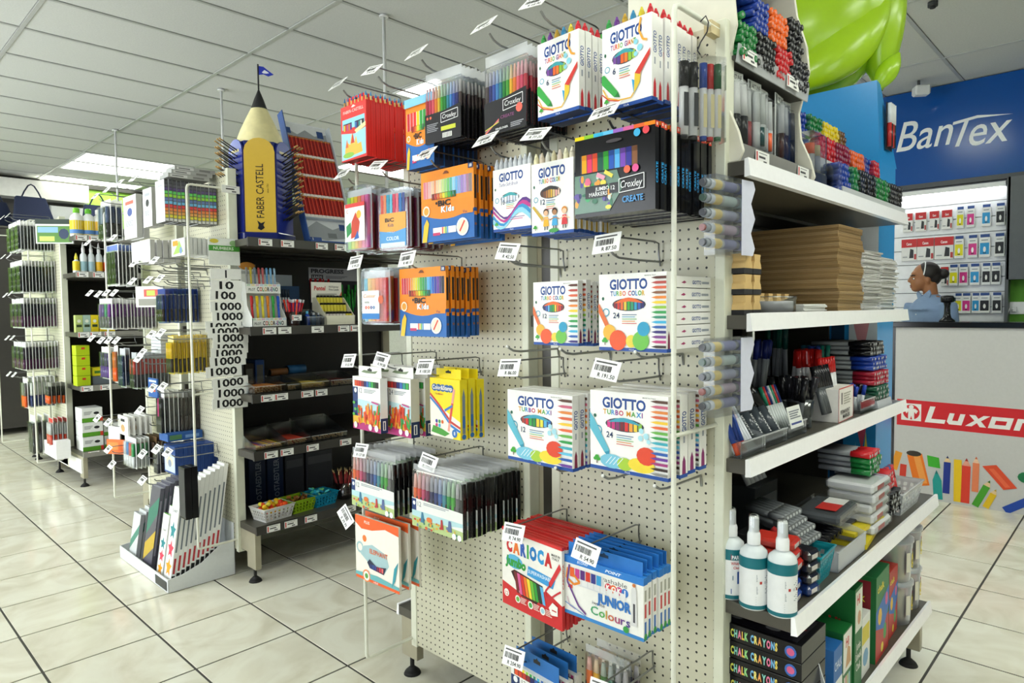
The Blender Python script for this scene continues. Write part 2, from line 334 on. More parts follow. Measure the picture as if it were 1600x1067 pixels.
# ================================================================== GONDOLAS
CREAM, DARK, PUTTY = '#dddfcb', '#4d4a41', '#a39d86'
def foot(b, x, y): b.cyl((x, y, 0), (x, y, .012), .036, '#1c1c1b', r1=.030, n=16).cyl((x, y, .012), (x, y, .03), .030, '#1c1c1b', r1=.010, n=16).cyl((x, y, .03), (x, y, .10), .009, '#262624', n=8)
def leg(g, x0, y_in, y_out, ztop):
    """sheet-steel base bracket with a notch, on a round levelling foot"""
    s = 1 if y_out > y_in else -1; o = [(y_in, .16), (y_out-s*.10, .16), (y_out-s*.10, .075), (y_out, .075), (y_out, ztop), (y_in, ztop)]
    m = MB().prism(o, 'x', x0, x0+.035, PUTTY).build('base_bracket', 'paint', g, bevel=.002)
    b = MB(); foot(b, x0+.018, y_out-s*.045); b.build('levelling_foot', 'matte', m)
def shelf(g, x0, x1, yb, yf, z, rail, railcol, th=.035, labels=()):
    s = MB().box(x0, x1, min(yb, yf), max(yb, yf), z-th, z, DARK)
    d = -1 if yf < yb else 1
    for t in (.3, .6): y = yb+(yf-yb)*t; s.box(x0+.02, x1-.02, y-.012, y+.012, z-th-.012, z-th, '#3d3b34')
    o = s.build('shelf', 'paint', g, bevel=.0015)
    MB().hexa([(x0, yf, z-th-.006), (x0, yf+d*.016, z-th-.004), (x1, yf+d*.016, z-th-.004), (x1, yf, z-th-.006), (x0, yf, z+.004), (x0, yf+d*.010, z+.006), (x1, yf+d*.010, z+.006), (x1, yf, z+.004)], railcol).build('price_rail', 'gloss' if railcol[1] == 'f' else 'paint', o)
    return o
def wire_guard(g, x0, xp, y, z0, z1, mids=()):
    m = MB(); r = .0065
    m.tube([(xp, y, z0), (x0+.012, y, z0), (x0+.003, y, z0+.003), (x0, y, z0+.012), (x0, y, z1-.02), (x0+.005, y, z1-.006), (x0+.02, y, z1), (xp, y, z1)], r, '#e6e7d8', 8)
    for z in mids: m.tube([(x0, y, z), (xp, y, z)], r*.85, '#e6e7d8', 8)
    m.build('wire_guard', 'paint', g)
def pegpanel(g, x, ya, yb, z0, z1):   # board facing -X between ya < yb, folded edges
    o = MB().box(0, yb-ya, 0, .012, 0, z1-z0, CREAM).build('pegboard', 'pegboard', g, loc=(x, yb, z0), rz=R90)
    MB().box(-.002, .032, -.004, .045, -.01, z1-z0+.01, CREAM).box(yb-ya-.026, yb-ya+.002, -.004, .045, -.01, z1-z0+.01, CREAM).build('edge_flange', 'paint', o, bevel=.002)
def gondola(name, label, u0, u1, vc, vr, vl, shelves_r, shelves_l, panels, ztop, railcol, rth):
    g = thing(name, label, 'shelving', (0, 0, 0)); ib = .03
    MB().box(u0+.04, u1, vc-.02, vc+.02, .10, ztop, '#34322c').build('back_panel', 'paint', g)
    for x in (u0+.045, u1-.06): MB().box(x, x+.06, vc-.045, vc+.045, .02, ztop+.02, PUTTY).build('upright', 'paint', g)
    for k, (z, v) in enumerate(shelves_r): shelf(g, u0+.01, u1, vc-ib, v, z, .04, railcol, rth)
    for k, (z, v) in enumerate(shelves_l): shelf(g, u0+.01, u1, vc+ib, v, z, .04, railcol, rth)
    for x in (u0+.012, u1-.05): leg(g, x, vc, vr+.015, shelves_r[-1][0]-rth); leg(g, x, vc, vl-.015, shelves_l[-1][0]-rth)
    for ya, yb, z0, z1 in panels: pegpanel(g, u0, ya, yb, z0, z1)
    return g
G1 = gondola('gondola', 'nearest double sided shelving gondola with cream pegboard ends full of felt pens', 1.65, 3.16, 1.455, .655, 2.255,
             [(1.872, .765), (1.479, .757), (1.103, .758), (.725, .638), (.275, .655)], [(1.872, 2.15), (1.479, 2.15), (1.103, 2.15), (.725, 2.25), (.275, 2.255)], [(.812, 1.40, .02, 2.225), (1.50, 2.152, .155, 2.225)], 2.22, '#ffffff', .036)
wire_guard(G1, 1.43, 1.65, .832, .10, 2.21, (1.192,)); wire_guard(G1, 1.43, 1.65, 2.15, .176, 2.21, (1.19,))
for a_, c_ in ((1.06, 1.40), (1.50, 2.10)): MB().box(3.16, 3.172, a_, c_, .10, 2.22, '#3a3831').build('far_end_panel', 'paint', G1)
MB().box(1.60, 1.652, .826, .846, 2.19, 2.222, '#c9b98c').build('bracket_clip', 'wood', G1)
G2 = gondola('gondola', 'shelving gondola in the middle with the giant pencil on top and stationery pegs', 1.65, 3.2, 4.45, 3.545, 5.36,
             [(1.90, 3.55), (1.416, 3.55), (1.046, 3.55), (.73, 3.55), (.318, 3.545)], [(1.90, 5.30), (1.416, 5.30), (1.046, 5.30), (.73, 5.30), (.318, 5.36)], [(3.735, 4.38, .15, 2.29), (4.50, 5.17, .15, 2.20)], 2.25, '#3b3934', .038)
wire_guard(G2, 1.43, 1.65, 3.744, .214, 2.185, (1.06,)); wire_guard(G2, 1.43, 1.65, 5.175, .23, 2.19, ())
G3 = gondola('gondola', 'farthest shelving gondola at the left hung with black and purple pen packs', 1.60, 3.2, 7.65, 6.665, 8.60,
             [(2.17, 6.67), (1.857, 6.67), (1.341, 6.67), (.876, 6.67), (.304, 6.665)], [(1.9, 8.5), (1.4, 8.5), (1.0, 8.5), (.7, 8.5), (.30, 8.6)], [(7.08, 7.62, .13, 2.36), (7.70, 8.60, .13, 2.36)], 2.36, '#8f8d84', .038)
wire_guard(G3, 1.40, 1.60, 7.28, .16, 2.34, (1.10,)); wire_guard(G3, 1.40, 1.60, 8.85, .145, 2.34, ())
MB().box(1.60, 1.625, 6.69, 8.60, .12, .24, '#f2f2ec').build('kick_plate', 'paint', G3)
for y in (7.52, 8.35): b = MB(); foot(b, 1.62, y); b.build('levelling_foot', 'matte', G3)
# tickets clipped to the dark shelf rails
def rail_ticket(x, y, z, lab, w=.078, h=.037, red=True, grp='shelf edge tickets'):
    o = MB().box(-w/2, w/2, -.0015, 0, 0, h, '#f1f1ec').build('shelf_ticket', 'card', None, loc=(x, y, z), rz=(0, 0, 0), label=lab, category='ticket', group=grp)
    a = Art(); 
    if red: a.rect(-w*.46, h*.10, -w*.37, h*.90, '#c8362e')
    a.rect(-w*.28, h*.45, w*.20, h*.62, '#3a3a3a'); a.greek(-w*.28, h*.80, w*.6, h*.07, 1, '#8a8a8a'); a.rect(w*.05, h*.14, w*.30, h*.30, '#4a4a4a')
    a.V = [(x_, y_-.0015, z_) for x_, y_, z_ in a.V]; a.build('printed_front', 'card', o); return o
for zs, us, nm in ((1.90, (1.755, 1.885, 2.10, 2.225), 'top shelf under the giant pencil'), (1.416, (1.765, 1.855, 2.06, 2.235, 2.32), 'shelf with the coloured pen racks'), (1.046, (1.745, 1.825, 1.985, 2.075, 2.36), 'shelf with trays of wooden pencils'), (.73, (1.755, 1.85, 2.01, 2.23), 'shelf with dim trays of coloured pencils'), (.318, (1.755, 1.86, 1.985, 2.25), 'bottom shelf in front of the plastic baskets')):
    for k, u in enumerate(us):
        rail_ticket(u, 3.531 if zs > .5 else 3.527, zs-.038, ('first', 'second', 'third', 'fourth', 'fifth')[k]+' white ticket from the left on the '+nm, red=(zs, k) not in ((1.416, 1), (1.416, 2)))
for zs, us, nm in ((1.857, (1.66, 1.78, 1.90), 'far shelf of glue bottles'), (2.17, (1.66, 1.76, 1.86), 'top far shelf'), (1.341, (1.65, 1.74, 1.85), 'far shelf of yellow boxes'), (.876, (1.66, 1.80), 'far shelf of lime boxes'), (.304, (1.69, 1.80), 'far bottom shelf of toner boxes')):
    for k, u in enumerate(us): rail_ticket(u, 6.655, zs-.042, ('first', 'second', 'third')[k]+' small ticket from the left on the '+nm, w=.085, h=.045, grp='far shelf edge tickets')
# ================================================================== PEG HOOKS AND TICKETS
def ticket_mesh(price):
    w, h = .082, .052; m = Art(); m.rect(-w/2, -h, w/2, 0, '#fbfbf8')
    m.add([(-w/2, .0012, -h), (w/2, .0012, -h), (w/2, .0012, 0), (-w/2, .0012, 0)], [(3, 2, 1, 0)], '#eeeeea')
    p = Art(); p.rect(-w*.42, -h*.20, w*.36, -h*.12, '#555'); p.V = [(x, y-.0003, z) for x, y, z in p.V]
    random.seed(len(price)*31+sum(map(ord, price))); x = -w*.42
    while x < w*.22:
        d = random.choice((.0012, .002, .003)); p.rect(x, -h*.60, x+d, -h*.30, '#1c1c1c'); x += d+random.choice((.0010, .0018))
    p.text(price or 'R', w*.40, -h*.90, h*.20, '#161616', 'r', bold=.01)
    return m.mesh('price_ticket', 'card', recalc=False), p.mesh('printed_front', 'card', recalc=False)
_tk = {}
def hook(y, z, price, about, xf=1.40, xp=1.65, tilt=.55, roll=0, prong=True, group='peg hooks on the nearest gondola', pr=.0032):
    """double wire hook: lower prong with an upturned tip, upper arm carrying a ticket"""
    L = xp-xf; o = thing('peg_hook', about, 'hook', (xp, y, z), R90, group)
    if prong: MB().tube([(0, 0, -.05), (0, -L*.55, -.05), (0, -L*.82, -.048), (0, -L*.92, -.040), (0, -L*.98, -.026)], pr, '#9c9ea0', 6).build('prong', 'metal', o)
    MB().tube([(0, -.004, -.062), (0, -.012, -.03), (0, -.012, 0), (0, -.03, .004), (0, -L+.005, .004)], pr*.8, '#8b8d8f', 6).build('label_arm', 'metal', o)
    if price not in _tk: _tk[price] = ticket_mesh(price)
    t = put('price_ticket', _tk[price][0], o, (0, -L, .010), (-tilt, roll, 0)); put('printed_front', _tk[price][1], t)
    return o
HK = [  # y, z, price, what hangs on it
 (1.20, 2.315, 'R 68.90', 'wire peg hook over the six pen carton with a ticket at the top edge'), (1.395, 2.312, 'R 34.50', 'wire peg hook with raised ticket over the right clear pen wallets'),
 (1.70, 2.317, 'R 34.50', 'wire peg hook with raised ticket over the left clear pen wallets'), (1.935, 2.322, 'R 47.20', 'wire peg hook with raised ticket over the tall orange pencil carton'),
 (2.15, 2.325, 'R 54.00', 'wire peg hook with raised ticket over the red pencil cartons'),
 (1.00, 1.995, 'R 50.90', 'wire peg hook with ticket below the second six pen carton, over the black marker boxes'), (1.222, 1.982, 'R 77.20', 'wire peg hook with ticket over the skin tone felt pen carton'),
 (1.420, 2.003, 'R 42.50', 'wire peg hook with ticket over the soft brush pen carton'), (1.692, 2.006, 'R 48.10', 'wire peg hook with ticket over the upper orange and blue pen cartons'),
 (1.955, 2.009, 'R 92.00', 'wire peg hook with ticket over the flat clear case of pens'), (2.168, 2.014, 'R 96.50', 'wire peg hook with ticket over the pastel pen cases'),
 (1.00, 1.678, 'R 87.50', 'wire peg hook with ticket below the black marker boxes'), (1.34, 1.680, 'R 42.50', 'wire peg hook with ticket below the soft brush pen carton'),
 (1.81, 1.687, 'R 48.10', 'wire peg hook with ticket over the lower orange and blue pen cartons'), (2.115, 1.692, 'R 99.20', 'wire peg hook with ticket over the second row clear pen cases'),
 (1.00, 1.360, 'R 191.50', 'wire peg hook with ticket over the carton of twenty-four thick felt pens'), (1.343, 1.348, 'R 86.00', 'wire peg hook with ticket over the carton of twelve thick felt pens'),
 (1.725, 1.331, 'R 100.50', 'wire peg hook with ticket over the yellow stamp pen cartons'), (1.96, 1.342, 'R 99.00', 'wire peg hook with ticket over the white carton of twenty-four coral pens'),
 (2.172, 1.331, 'R 55.90', 'wire peg hook with ticket over the white carton of twelve coral pens'),
 (2.105, 1.003, 'R 137.00', 'wire peg hook with ticket over the left clear wallets of twelve pens'), (1.712, 1.017, 'R 137.00', 'wire peg hook with ticket over the right clear wallets of twelve pens'),
 (2.198, .727, 'R 39.90', 'wire peg hook with tilted ticket over the white and orange elephant packs'), (1.333, .869, 'R 74.90', 'wire peg hook with ticket over the red and white jumbo pen packs'),
 (1.066, .876, 'R 54.90', 'wire peg hook with ticket over the blue junior pen packs'), (1.338, .497, 'R 204.90', 'wire peg hook with ticket over the lowest blue and white pen packs'),
 (1.02, .52, 'R 61.00', 'wire peg hook with ticket cut by the bottom edge of the picture')]
for k, (y, z, p, ab) in enumerate(HK):
    hook(y, z, p, ab, xf=1.375 if z > 2.2 else 1.40, tilt=.75 if z > 1.9 else .35, roll=(.75 if k == 22 else .12 if k % 3 == 0 else -.06))
for y, z, ab in ((1.17, 1.375, 'empty wire prong sticking out under the carton of twelve intense felt pens'), (.93, 1.375, 'empty wire prong under the carton of twenty-four intense felt pens'), (1.19, 1.045, 'short wire prong with white tip under the carton of twelve thick pens'), (1.03, 1.050, 'left wire prong with white tip under the carton of twenty-four thick pens'), (.875, 1.050, 'right wire prong with white tip under the carton of twenty-four thick pens'), (1.37, 1.375, 'empty wire prong beside the gap between the pegboards'), (1.36, 1.63, 'empty upper wire prong beside the gap between the pegboards')):
    o = thing('peg_prong', ab, 'hook', (1.65, y, z), R90, 'bare prongs on the nearest gondola')
    MB().tube([(0, 0, -.03), (0, -.006, 0), (0, -.18, 0), (0, -.21, .004), (0, -.235, .016)], .0035, '#a7a9aa', 6).build('prong', 'metal', o); MB().ball((0, -.236, .017), .0048, .0048, .0048, '#e9e9e4', 8, 6).build('tip', 'gloss', o)

# ================================================================== HANGING PACKS ON THE NEAREST GONDOLA
def pack(name, w, h, t, col, front, spine=None, sidecol=None, topcol=None, botcol=None, mat='card', tab=None, tabcol=None, hole='#2a2a2a', extra=None):
    """carton facing -Y: body mesh is the thing, print and tab are its parts"""
    m = MB(); x = w/2
    m.add([(-x, 0, 0), (x, 0, 0), (x, 0, h), (-x, 0, h)], [(0, 1, 2, 3)], col); m.add([(-x, t, 0), (x, t, 0), (x, t, h), (-x, t, h)], [(3, 2, 1, 0)], col)
    for q in ([(x, 0, 0), (x, t, 0), (x, t, h), (x, 0, h)], [(-x, t, 0), (-x, 0, 0), (-x, 0, h), (-x, t, h)]): m.add(q, [(0, 1, 2, 3)], sidecol or col)
    m.add([(-x, 0, h), (x, 0, h), (x, t, h), (-x, t, h)], [(0, 1, 2, 3)], topcol or sidecol or col); m.add([(-x, t, 0), (x, t, 0), (x, 0, 0), (-x, 0, 0)], [(0, 1, 2, 3)], botcol or sidecol or col)
    o = m.build(name, mat, recalc=False)
    if front: a = Art(); front(a, w, h, lambda f: -x+f*w, lambda f: f*h); a.build('printed_front', mat, o)
    if spine: a = Art(); spine(a, t, h); a.side(x).build('printed_spine', mat, o)
    if tab:
        tw, th = tab; ty = t*.55
        b = MB().box(-tw/2, tw/2, ty, ty+.0012, h, h+th, tabcol or col); b.build('hang_tab', mat, o)
        MB().prism([(-.014, h+th*.55), (.014, h+th*.55), (.014, h+th*.75), (.005, h+th*.78), (0, h+th*.9), (-.005, h+th*.78), (-.014, h+th*.75)], 'y', ty-.0006, ty+.0018, hole).build('hang_hole', mat, o)
    if extra: extra(o, w, h, t)
    return o
ORD = 'second third fourth fifth sixth seventh eighth ninth tenth eleventh twelfth thirteenth fourteenth fifteenth sixteenth seventeenth eighteenth nineteenth'.split()
def nth(k): return ORD[k-1]
def stack(o, n, pitch, y, z, front, rest, cat, group, x=1.43, rz=0, jit=.02, sag=0, tilt=0):
    """hang o at the front of a row and copies of it behind"""
    if x == 1.43 and 2.0 < y < 2.4: x, y, z = 1.385, y*.9685, 1.5+(z-1.5)*.9685     # the outermost packs hang in front of the wire guard
    o.location = (x, y, z); o.rotation_euler = (tilt, 0, R90+rz); o['label'] = front; o['category'] = cat
    if n > 1: o['group'] = group
    for k in range(1, n):
        random.seed(int(y*1000)+k*17); j = random.uniform(-jit, jit)
        dup(o, (x+pitch*k, y+random.uniform(-.003, .003), z+random.uniform(-.003, .003)-sag*k), (tilt, 0, R90+rz*(1-k/n)+j*.4), label=rest if n == 2 else nth(k)+' '+rest)
    return o
NAVY = '#1d3f8f'; MULTI = ['#1d3f8f', '#2e8fd0', '#5aa845', '#e0b020', '#e2562a', '#8a3a94', '#c9305f']
def tree(a, x, z, s):
    a.line([(x, z), (x, z+s*.4)], s*.12, '#5a3a1e')
    for dx, dz, q in ((-.25, .5, .25), (.2, .5, .27), (0, .72, .3)): a.ell(x+dx*s, z+dz*s, q*s, q*s*.8, '#3fa535', 8)
def oval_pens(a, x, z, rx, rz, cols, cap=None):
    a.ell(x, z, rx*1.04, rz*1.12, '#3a3f4a', 18); n = len(cols)
    for i, c in enumerate(cols):
        t0 = -1+2*i/n+.03; t1 = -1+2*(i+1)/n-.03; tm_ = (t0+t1)/2; hh = rz*math.sqrt(max(0, 1-min(abs(t0), abs(t1))**2*.9))*.95
        a.rect(x+t0*rx*.96, z-hh, x+t1*rx*.96, z+hh*.8, c)
    if cap: a.poly([(x-rx*.9+1.8*rx*i/8, z+rz*(.25+.95*math.sin(math.pi*i/8))) for i in range(9)]+[(x+rx*.7, z+rz*.28), (x, z+rz*.55), (x-rx*.7, z+rz*.28)], cap)
def giotto(sub, num, pens, cap, edge=True, deco='dots', subcols=None, winz=.60, small=False):
    def f(a, w, h, X, Z):
        a.rect(X(0), Z(0), X(1), Z(.045), '#1f4ea0'); a.text('F.I.L.A.', X(.5), Z(.012), h*.02, '#ffffff', 'c')
        a.text('GIOTTO', X(.17), Z(.80), h*.125, '#1c4690', w=w*.56 if edge else w*.64, bold=.035, res=3)
        (a.text(sub, X(.17), Z(.715), h*.055, subcols, w=w*.5, bold=.0, shear=.25) if isinstance(subcols, str) else a.ctext(sub, X(.18), Z(.715), h*.06, subcols or MULTI, w*.52))
        oval_pens(a, X(.46), Z(winz), w*.24, h*.075, pens, cap)
        a.text(str(num), X(.225), Z(.425), h*.072, '#24365f', bold=.012); 
        for i, c in enumerate(('#5b6a8a', '#4fa0c0', '#7db86a', '#e0912e', '#d2605a')): a.rect(X(.36), Z(.465-.028*i), X(.36+.22*(1-.12*(i % 2))), Z(.475-.028*i), c)
        a.ell(X(.07), Z(.68), w*.02, h*.025, '#22604a', 6); a.ring(X(.115), Z(.50), w*.048, w*.012, '#1793b5', 12)
        if deco == 'dots':
            a.poly([(X(.0), Z(.62)), (X(.02), Z(.60)), (X(.22), Z(.24)), (X(.16), Z(.22)), (X(.0), Z(.50))], '#e2703a')
            for fx, fz, r, c in ((.17, .24, .10, '#f0b43a'), (.30, .14, .13, '#ea5a2a'), (.50, .13, .08, '#ecd44a'), (.64, .14, .12, '#6fbf4c'), (.68, .29, .09, '#2c9cc4')): a.ell(X(fx), Z(fz), r*w, r*w, c, 16)
        elif deco == 'scrib':
            a.poly([(X(.0), Z(.72)), (X(.06), Z(.64)), (X(.27), Z(.26)), (X(.20), Z(.23)), (X(.0), Z(.52))], '#5fb7cc'); a.poly([(X(.20), Z(.23)), (X(.27), Z(.26)), (X(.26), Z(.17))], '#2b8fae')
            for fx, fz, rx_, rz_, c in ((.30, .13, .16, .09, '#7cc4dc'), (.47, .12, .10, .08, '#a8cc3c'), (.68, .14, .17, .09, '#f2d83c'), (.74, .26, .12, .11, '#e2482a')): a.ell(X(fx), Z(fz), rx_*w, rz_*h, c, 14)
            for i in range(4): a.line([(X(.22+.05*i), Z(.09)), (X(.30+.05*i), Z(.19))], w*.008, '#e8f4f8')
            for fx, fz, r in ((.68, .56, .03), (.74, .50, .035), (.67, .47, .03), (.77, .44, .025)): a.ell(X(fx), Z(fz), r*w, r*w, '#a9dce8', 9)
        elif deco == 'giant':
            a.poly([(X(.0), Z(.44)), (X(.05), Z(.45)), (X(.34), Z(.20)), (X(.26), Z(.15)), (X(.0), Z(.34))], '#3aa548'); a.poly([(X(.34), Z(.20)), (X(.26), Z(.15)), (X(.38), Z(.13))], '#1f7a34')
            a.line([(X(.02), Z(.28)), (X(.12), Z(.16)), (X(.35), Z(.10)), (X(.60), Z(.09)), (X(.66), Z(.14))], w*.022, '#e8b23a'); a.line([(X(.0), Z(.22)), (X(.15), Z(.13)), (X(.40), Z(.08))], w*.018, '#d2442e')
            a.poly([(X(.66), Z(.12)), (X(.62), Z(.30)), (X(.78), Z(.24))], '#2f9bd2'); a.poly([(X(.66), Z(.12)), (X(.78), Z(.24)), (X(.80), Z(.38)), (X(.68), Z(.36))], '#e6c23a'); a.poly([(X(.68), Z(.36)), (X(.98), Z(.60)), (X(.97), Z(.52)), (X(.78), Z(.33))], '#d43b34')
            a.line([(X(.80), Z(.98)), (X(.76), Z(.84)), (X(.84), Z(.72)), (X(.92), Z(.70))], w*.035, '#f0a63a')
            for fx, fz, r in ((.70, .72, .045), (.78, .64, .055), (.70, .58, .04)): a.ell(X(fx), Z(fz), r*w, r*w, '#8fd2e2', 9)
        elif deco == 'wave':
            for c, d in (('#5a2f86', 0), ('#c0358c', .045), ('#2f8fc8', .10), ('#8fd0e6', .15)):
                a.poly([(X(i/10), Z(.36-d+.14*math.sin(i*.62+2.6+d*4))) for i in range(11)]+[(X(i/10), Z(.30-d+.12*math.sin(i*.62+2.4+d*6))) for i in range(10, -1, -1)], c)
            a.rect(X(.45), Z(.20), X(.85), Z(.21), '#7a4a9a'); a.rect(X(.45), Z(.17), X(.80), Z(.18), '#c0358c')
        elif deco == 'kids':
            a.poly([(X(.02), Z(.40)), (X(.06), Z(.42)), (X(.30), Z(.24)), (X(.26), Z(.20))], '#caa83a')
            for fx, sk, sh, hr in ((.36, '#e8b48a', '#f0b428', '#4a2a1a'), (.57, '#b07a4e', '#3fa4d8', '#2a1a12'), (.80, '#f0c8a6', '#d8323a', '#d88a2a')):
                a.poly([(X(fx-.07), Z(.12)), (X(fx+.07), Z(.12)), (X(fx+.045), Z(.25)), (X(fx-.045), Z(.25))], sh); a.line([(X(fx-.12), Z(.20)), (X(fx), Z(.23)), (X(fx+.12), Z(.20))], w*.02, sk)
                a.line([(X(fx-.03), Z(.12)), (X(fx-.03), Z(.07))], w*.02, '#2a2a3a'); a.line([(X(fx+.03), Z(.12)), (X(fx+.03), Z(.07))], w*.02, '#2a2a3a'); a.ell(X(fx), Z(.315), w*.065, w*.065, hr, 10); a.ell(X(fx), Z(.30), w*.052, w*.05, sk, 10)
            a.ell(X(.55), Z(.055), w*.12, h*.03, '#3f9a48', 10)
        tree(a, X(.10), Z(.075), w*.10)
        if edge:
            n = 12 if num == 12 else 15
            for i in range(n):
                z = .93-.86*i/(n-1); c = (['#5a2a1a', '#b8463a', '#d8603a', '#8a5a3a', '#e8862a', '#f2cc2a', '#8fc23a', '#2f9a4a', '#2f8a6a', '#3fb0d8', '#2f5fae', '#3a2f7a', '#7a3a8a', '#c03a7a', '#3a2a26'] if deco == 'dots' else ['#5a3a2a', '#c8607a', '#e0863a', '#d8603a', '#f2c83a', '#e86a3a', '#6ab04a', '#2f9a4a', '#3fa8b8', '#6ac2e0', '#2f5fae', '#6a3a9a', '#a03a7a', '#3a2a26', '#8a8a86'])[i % 15]
                q = .018 if num == 12 else .0165
                a.poly([(X(1), Z(z-q)), (X(.86), Z(z-q)), (X(.79), Z(z)), (X(.86), Z(z+q)), (X(1), Z(z+q))], c)
            a.text('MADE IN ITALY', X(.70), Z(.955), h*.014, '#444', w=w*.16)
    return f
def giotto_spine(tip='#d3303a', word=True):
    def f(a, t, h):
        a.rect(0, 0, t, h*.045, '#1f4ea0')
        if word: a.text('GIOTTO', t*.78, h*.55, t*.52, '#1c4690', w=h*.25, rot=math.pi/2, bold=.03); a.rect(t*.4, h*.42, t*.62, h*.50, '#9aa0aa')
        a.poly([(t*.25, h*.045), (t*.75, h*.045), (t*.70, h*.20), (t*.5, h*.27), (t*.30, h*.20)], tip)
    return f
def pen_tops(cols, r=.0075, zl=.05, y=.5, cone=True):
    def f(o, w, h, t):
        m = MB(); n = len(cols)
        for i, c in enumerate(cols):
            x = -w/2+w*(i+.5)/n; m.cyl((x, t*y, h-.004), (x, t*y, h+zl*.45), r, c, n=7, cap=False); m.cyl((x, t*y, h+zl*.45), (x, t*y, h+zl), r, c, r1=r*.3, n=7)
        m.build('pen_caps', 'gloss', o)
    return f
WHT = '#f6f5f0'
# --- top row
def faber(a, w, h, X, Z):
    a.text('FABER-CASTELL', X(.10), Z(.86), h*.055, '#f6d9d2', w=w*.80, bold=.0); a.poly([(X(.42), Z(.95)), (X(.5), Z(.99)), (X(.60), Z(.955)), (X(.5), Z(.94))], '#f6d9d2')
    a.rect(X(.06), Z(.58), X(.94), Z(.76), '#8fd0ee'); a.rect(X(.10), Z(.55), X(.44), Z(.68), '#2a1e28'); a.rect(X(.56), Z(.55), X(.92), Z(.68), '#2a1e28')
    a.pens(X(.11), Z(.55), X(.43), Z(.66), ['#e8c83a', '#d8402a', '#c84a86', '#e8832a', '#6a3a94']); a.pens(X(.57), Z(.55), X(.91), Z(.66), ['#2f6fb8', '#3a2a5a', '#2f9a8a', '#e0e0d8', '#222'])
    a.poly([(X(.02), Z(.02)), (X(.98), Z(.05)), (X(.98), Z(.52)), (X(.55), Z(.46)), (X(.02), Z(.52))], '#9fd4e6'); a.poly([(X(.15), Z(.06)), (X(.85), Z(.10)), (X(.80), Z(.28)), (X(.66), Z(.26)), (X(.60), Z(.42)), (X(.52), Z(.28)), (X(.44), Z(.48)), (X(.36), Z(.28)), (X(.24), Z(.34)), (X(.16), Z(.20))], '#e8b84a')
    a.poly([(X(.40), Z(.30)), (X(.47), Z(.50)), (X(.54), Z(.30))], '#c8402e'); a.poly([(X(.18), Z(.24)), (X(.24), Z(.40)), (X(.30), Z(.24))], '#d86a3a'); a.poly([(X(.55), Z(.52)), (X(.98), Z(.62)), (X(.98), Z(.54)), (X(.62), Z(.46))], '#f4e6a0'); a.ell(X(.30), Z(.10), w*.22, h*.05, '#8fbf4a')
def faber_pencils(o, w, h, t):
    m = MB()
    for i in range(7):
        x = -w*.42+w*.84*i/6; m.cyl((x, t*.5, h-.002), (x, t*.5, h+.018), .0035, '#d9b46a', n=6, cap=False); m.cyl((x, t*.5, h+.018), (x, t*.5, h+.034), .0035, ['#2f86c8', '#3a9ad8', '#2f6fb8'][i % 3], r1=.0008, n=6)
    m.build('pencil_tips', 'wood', o)
p = pack('pencil_carton', .16, .196, .0185, '#e0322e', faber, lambda a, t, h: a.rect(t*.46, 0, t*.54, h, '#b01f22'), sidecol='#d42a28', botcol='#8e1a1c', tab=(.11, .03), extra=faber_pencils)
stack(p, 11, .0205, 2.165, 2.062, 'front red carton of colour pencils with a castle picture', 'red colour pencil carton in the row behind the castle picture carton', 'carton', 'red pencil cartons')
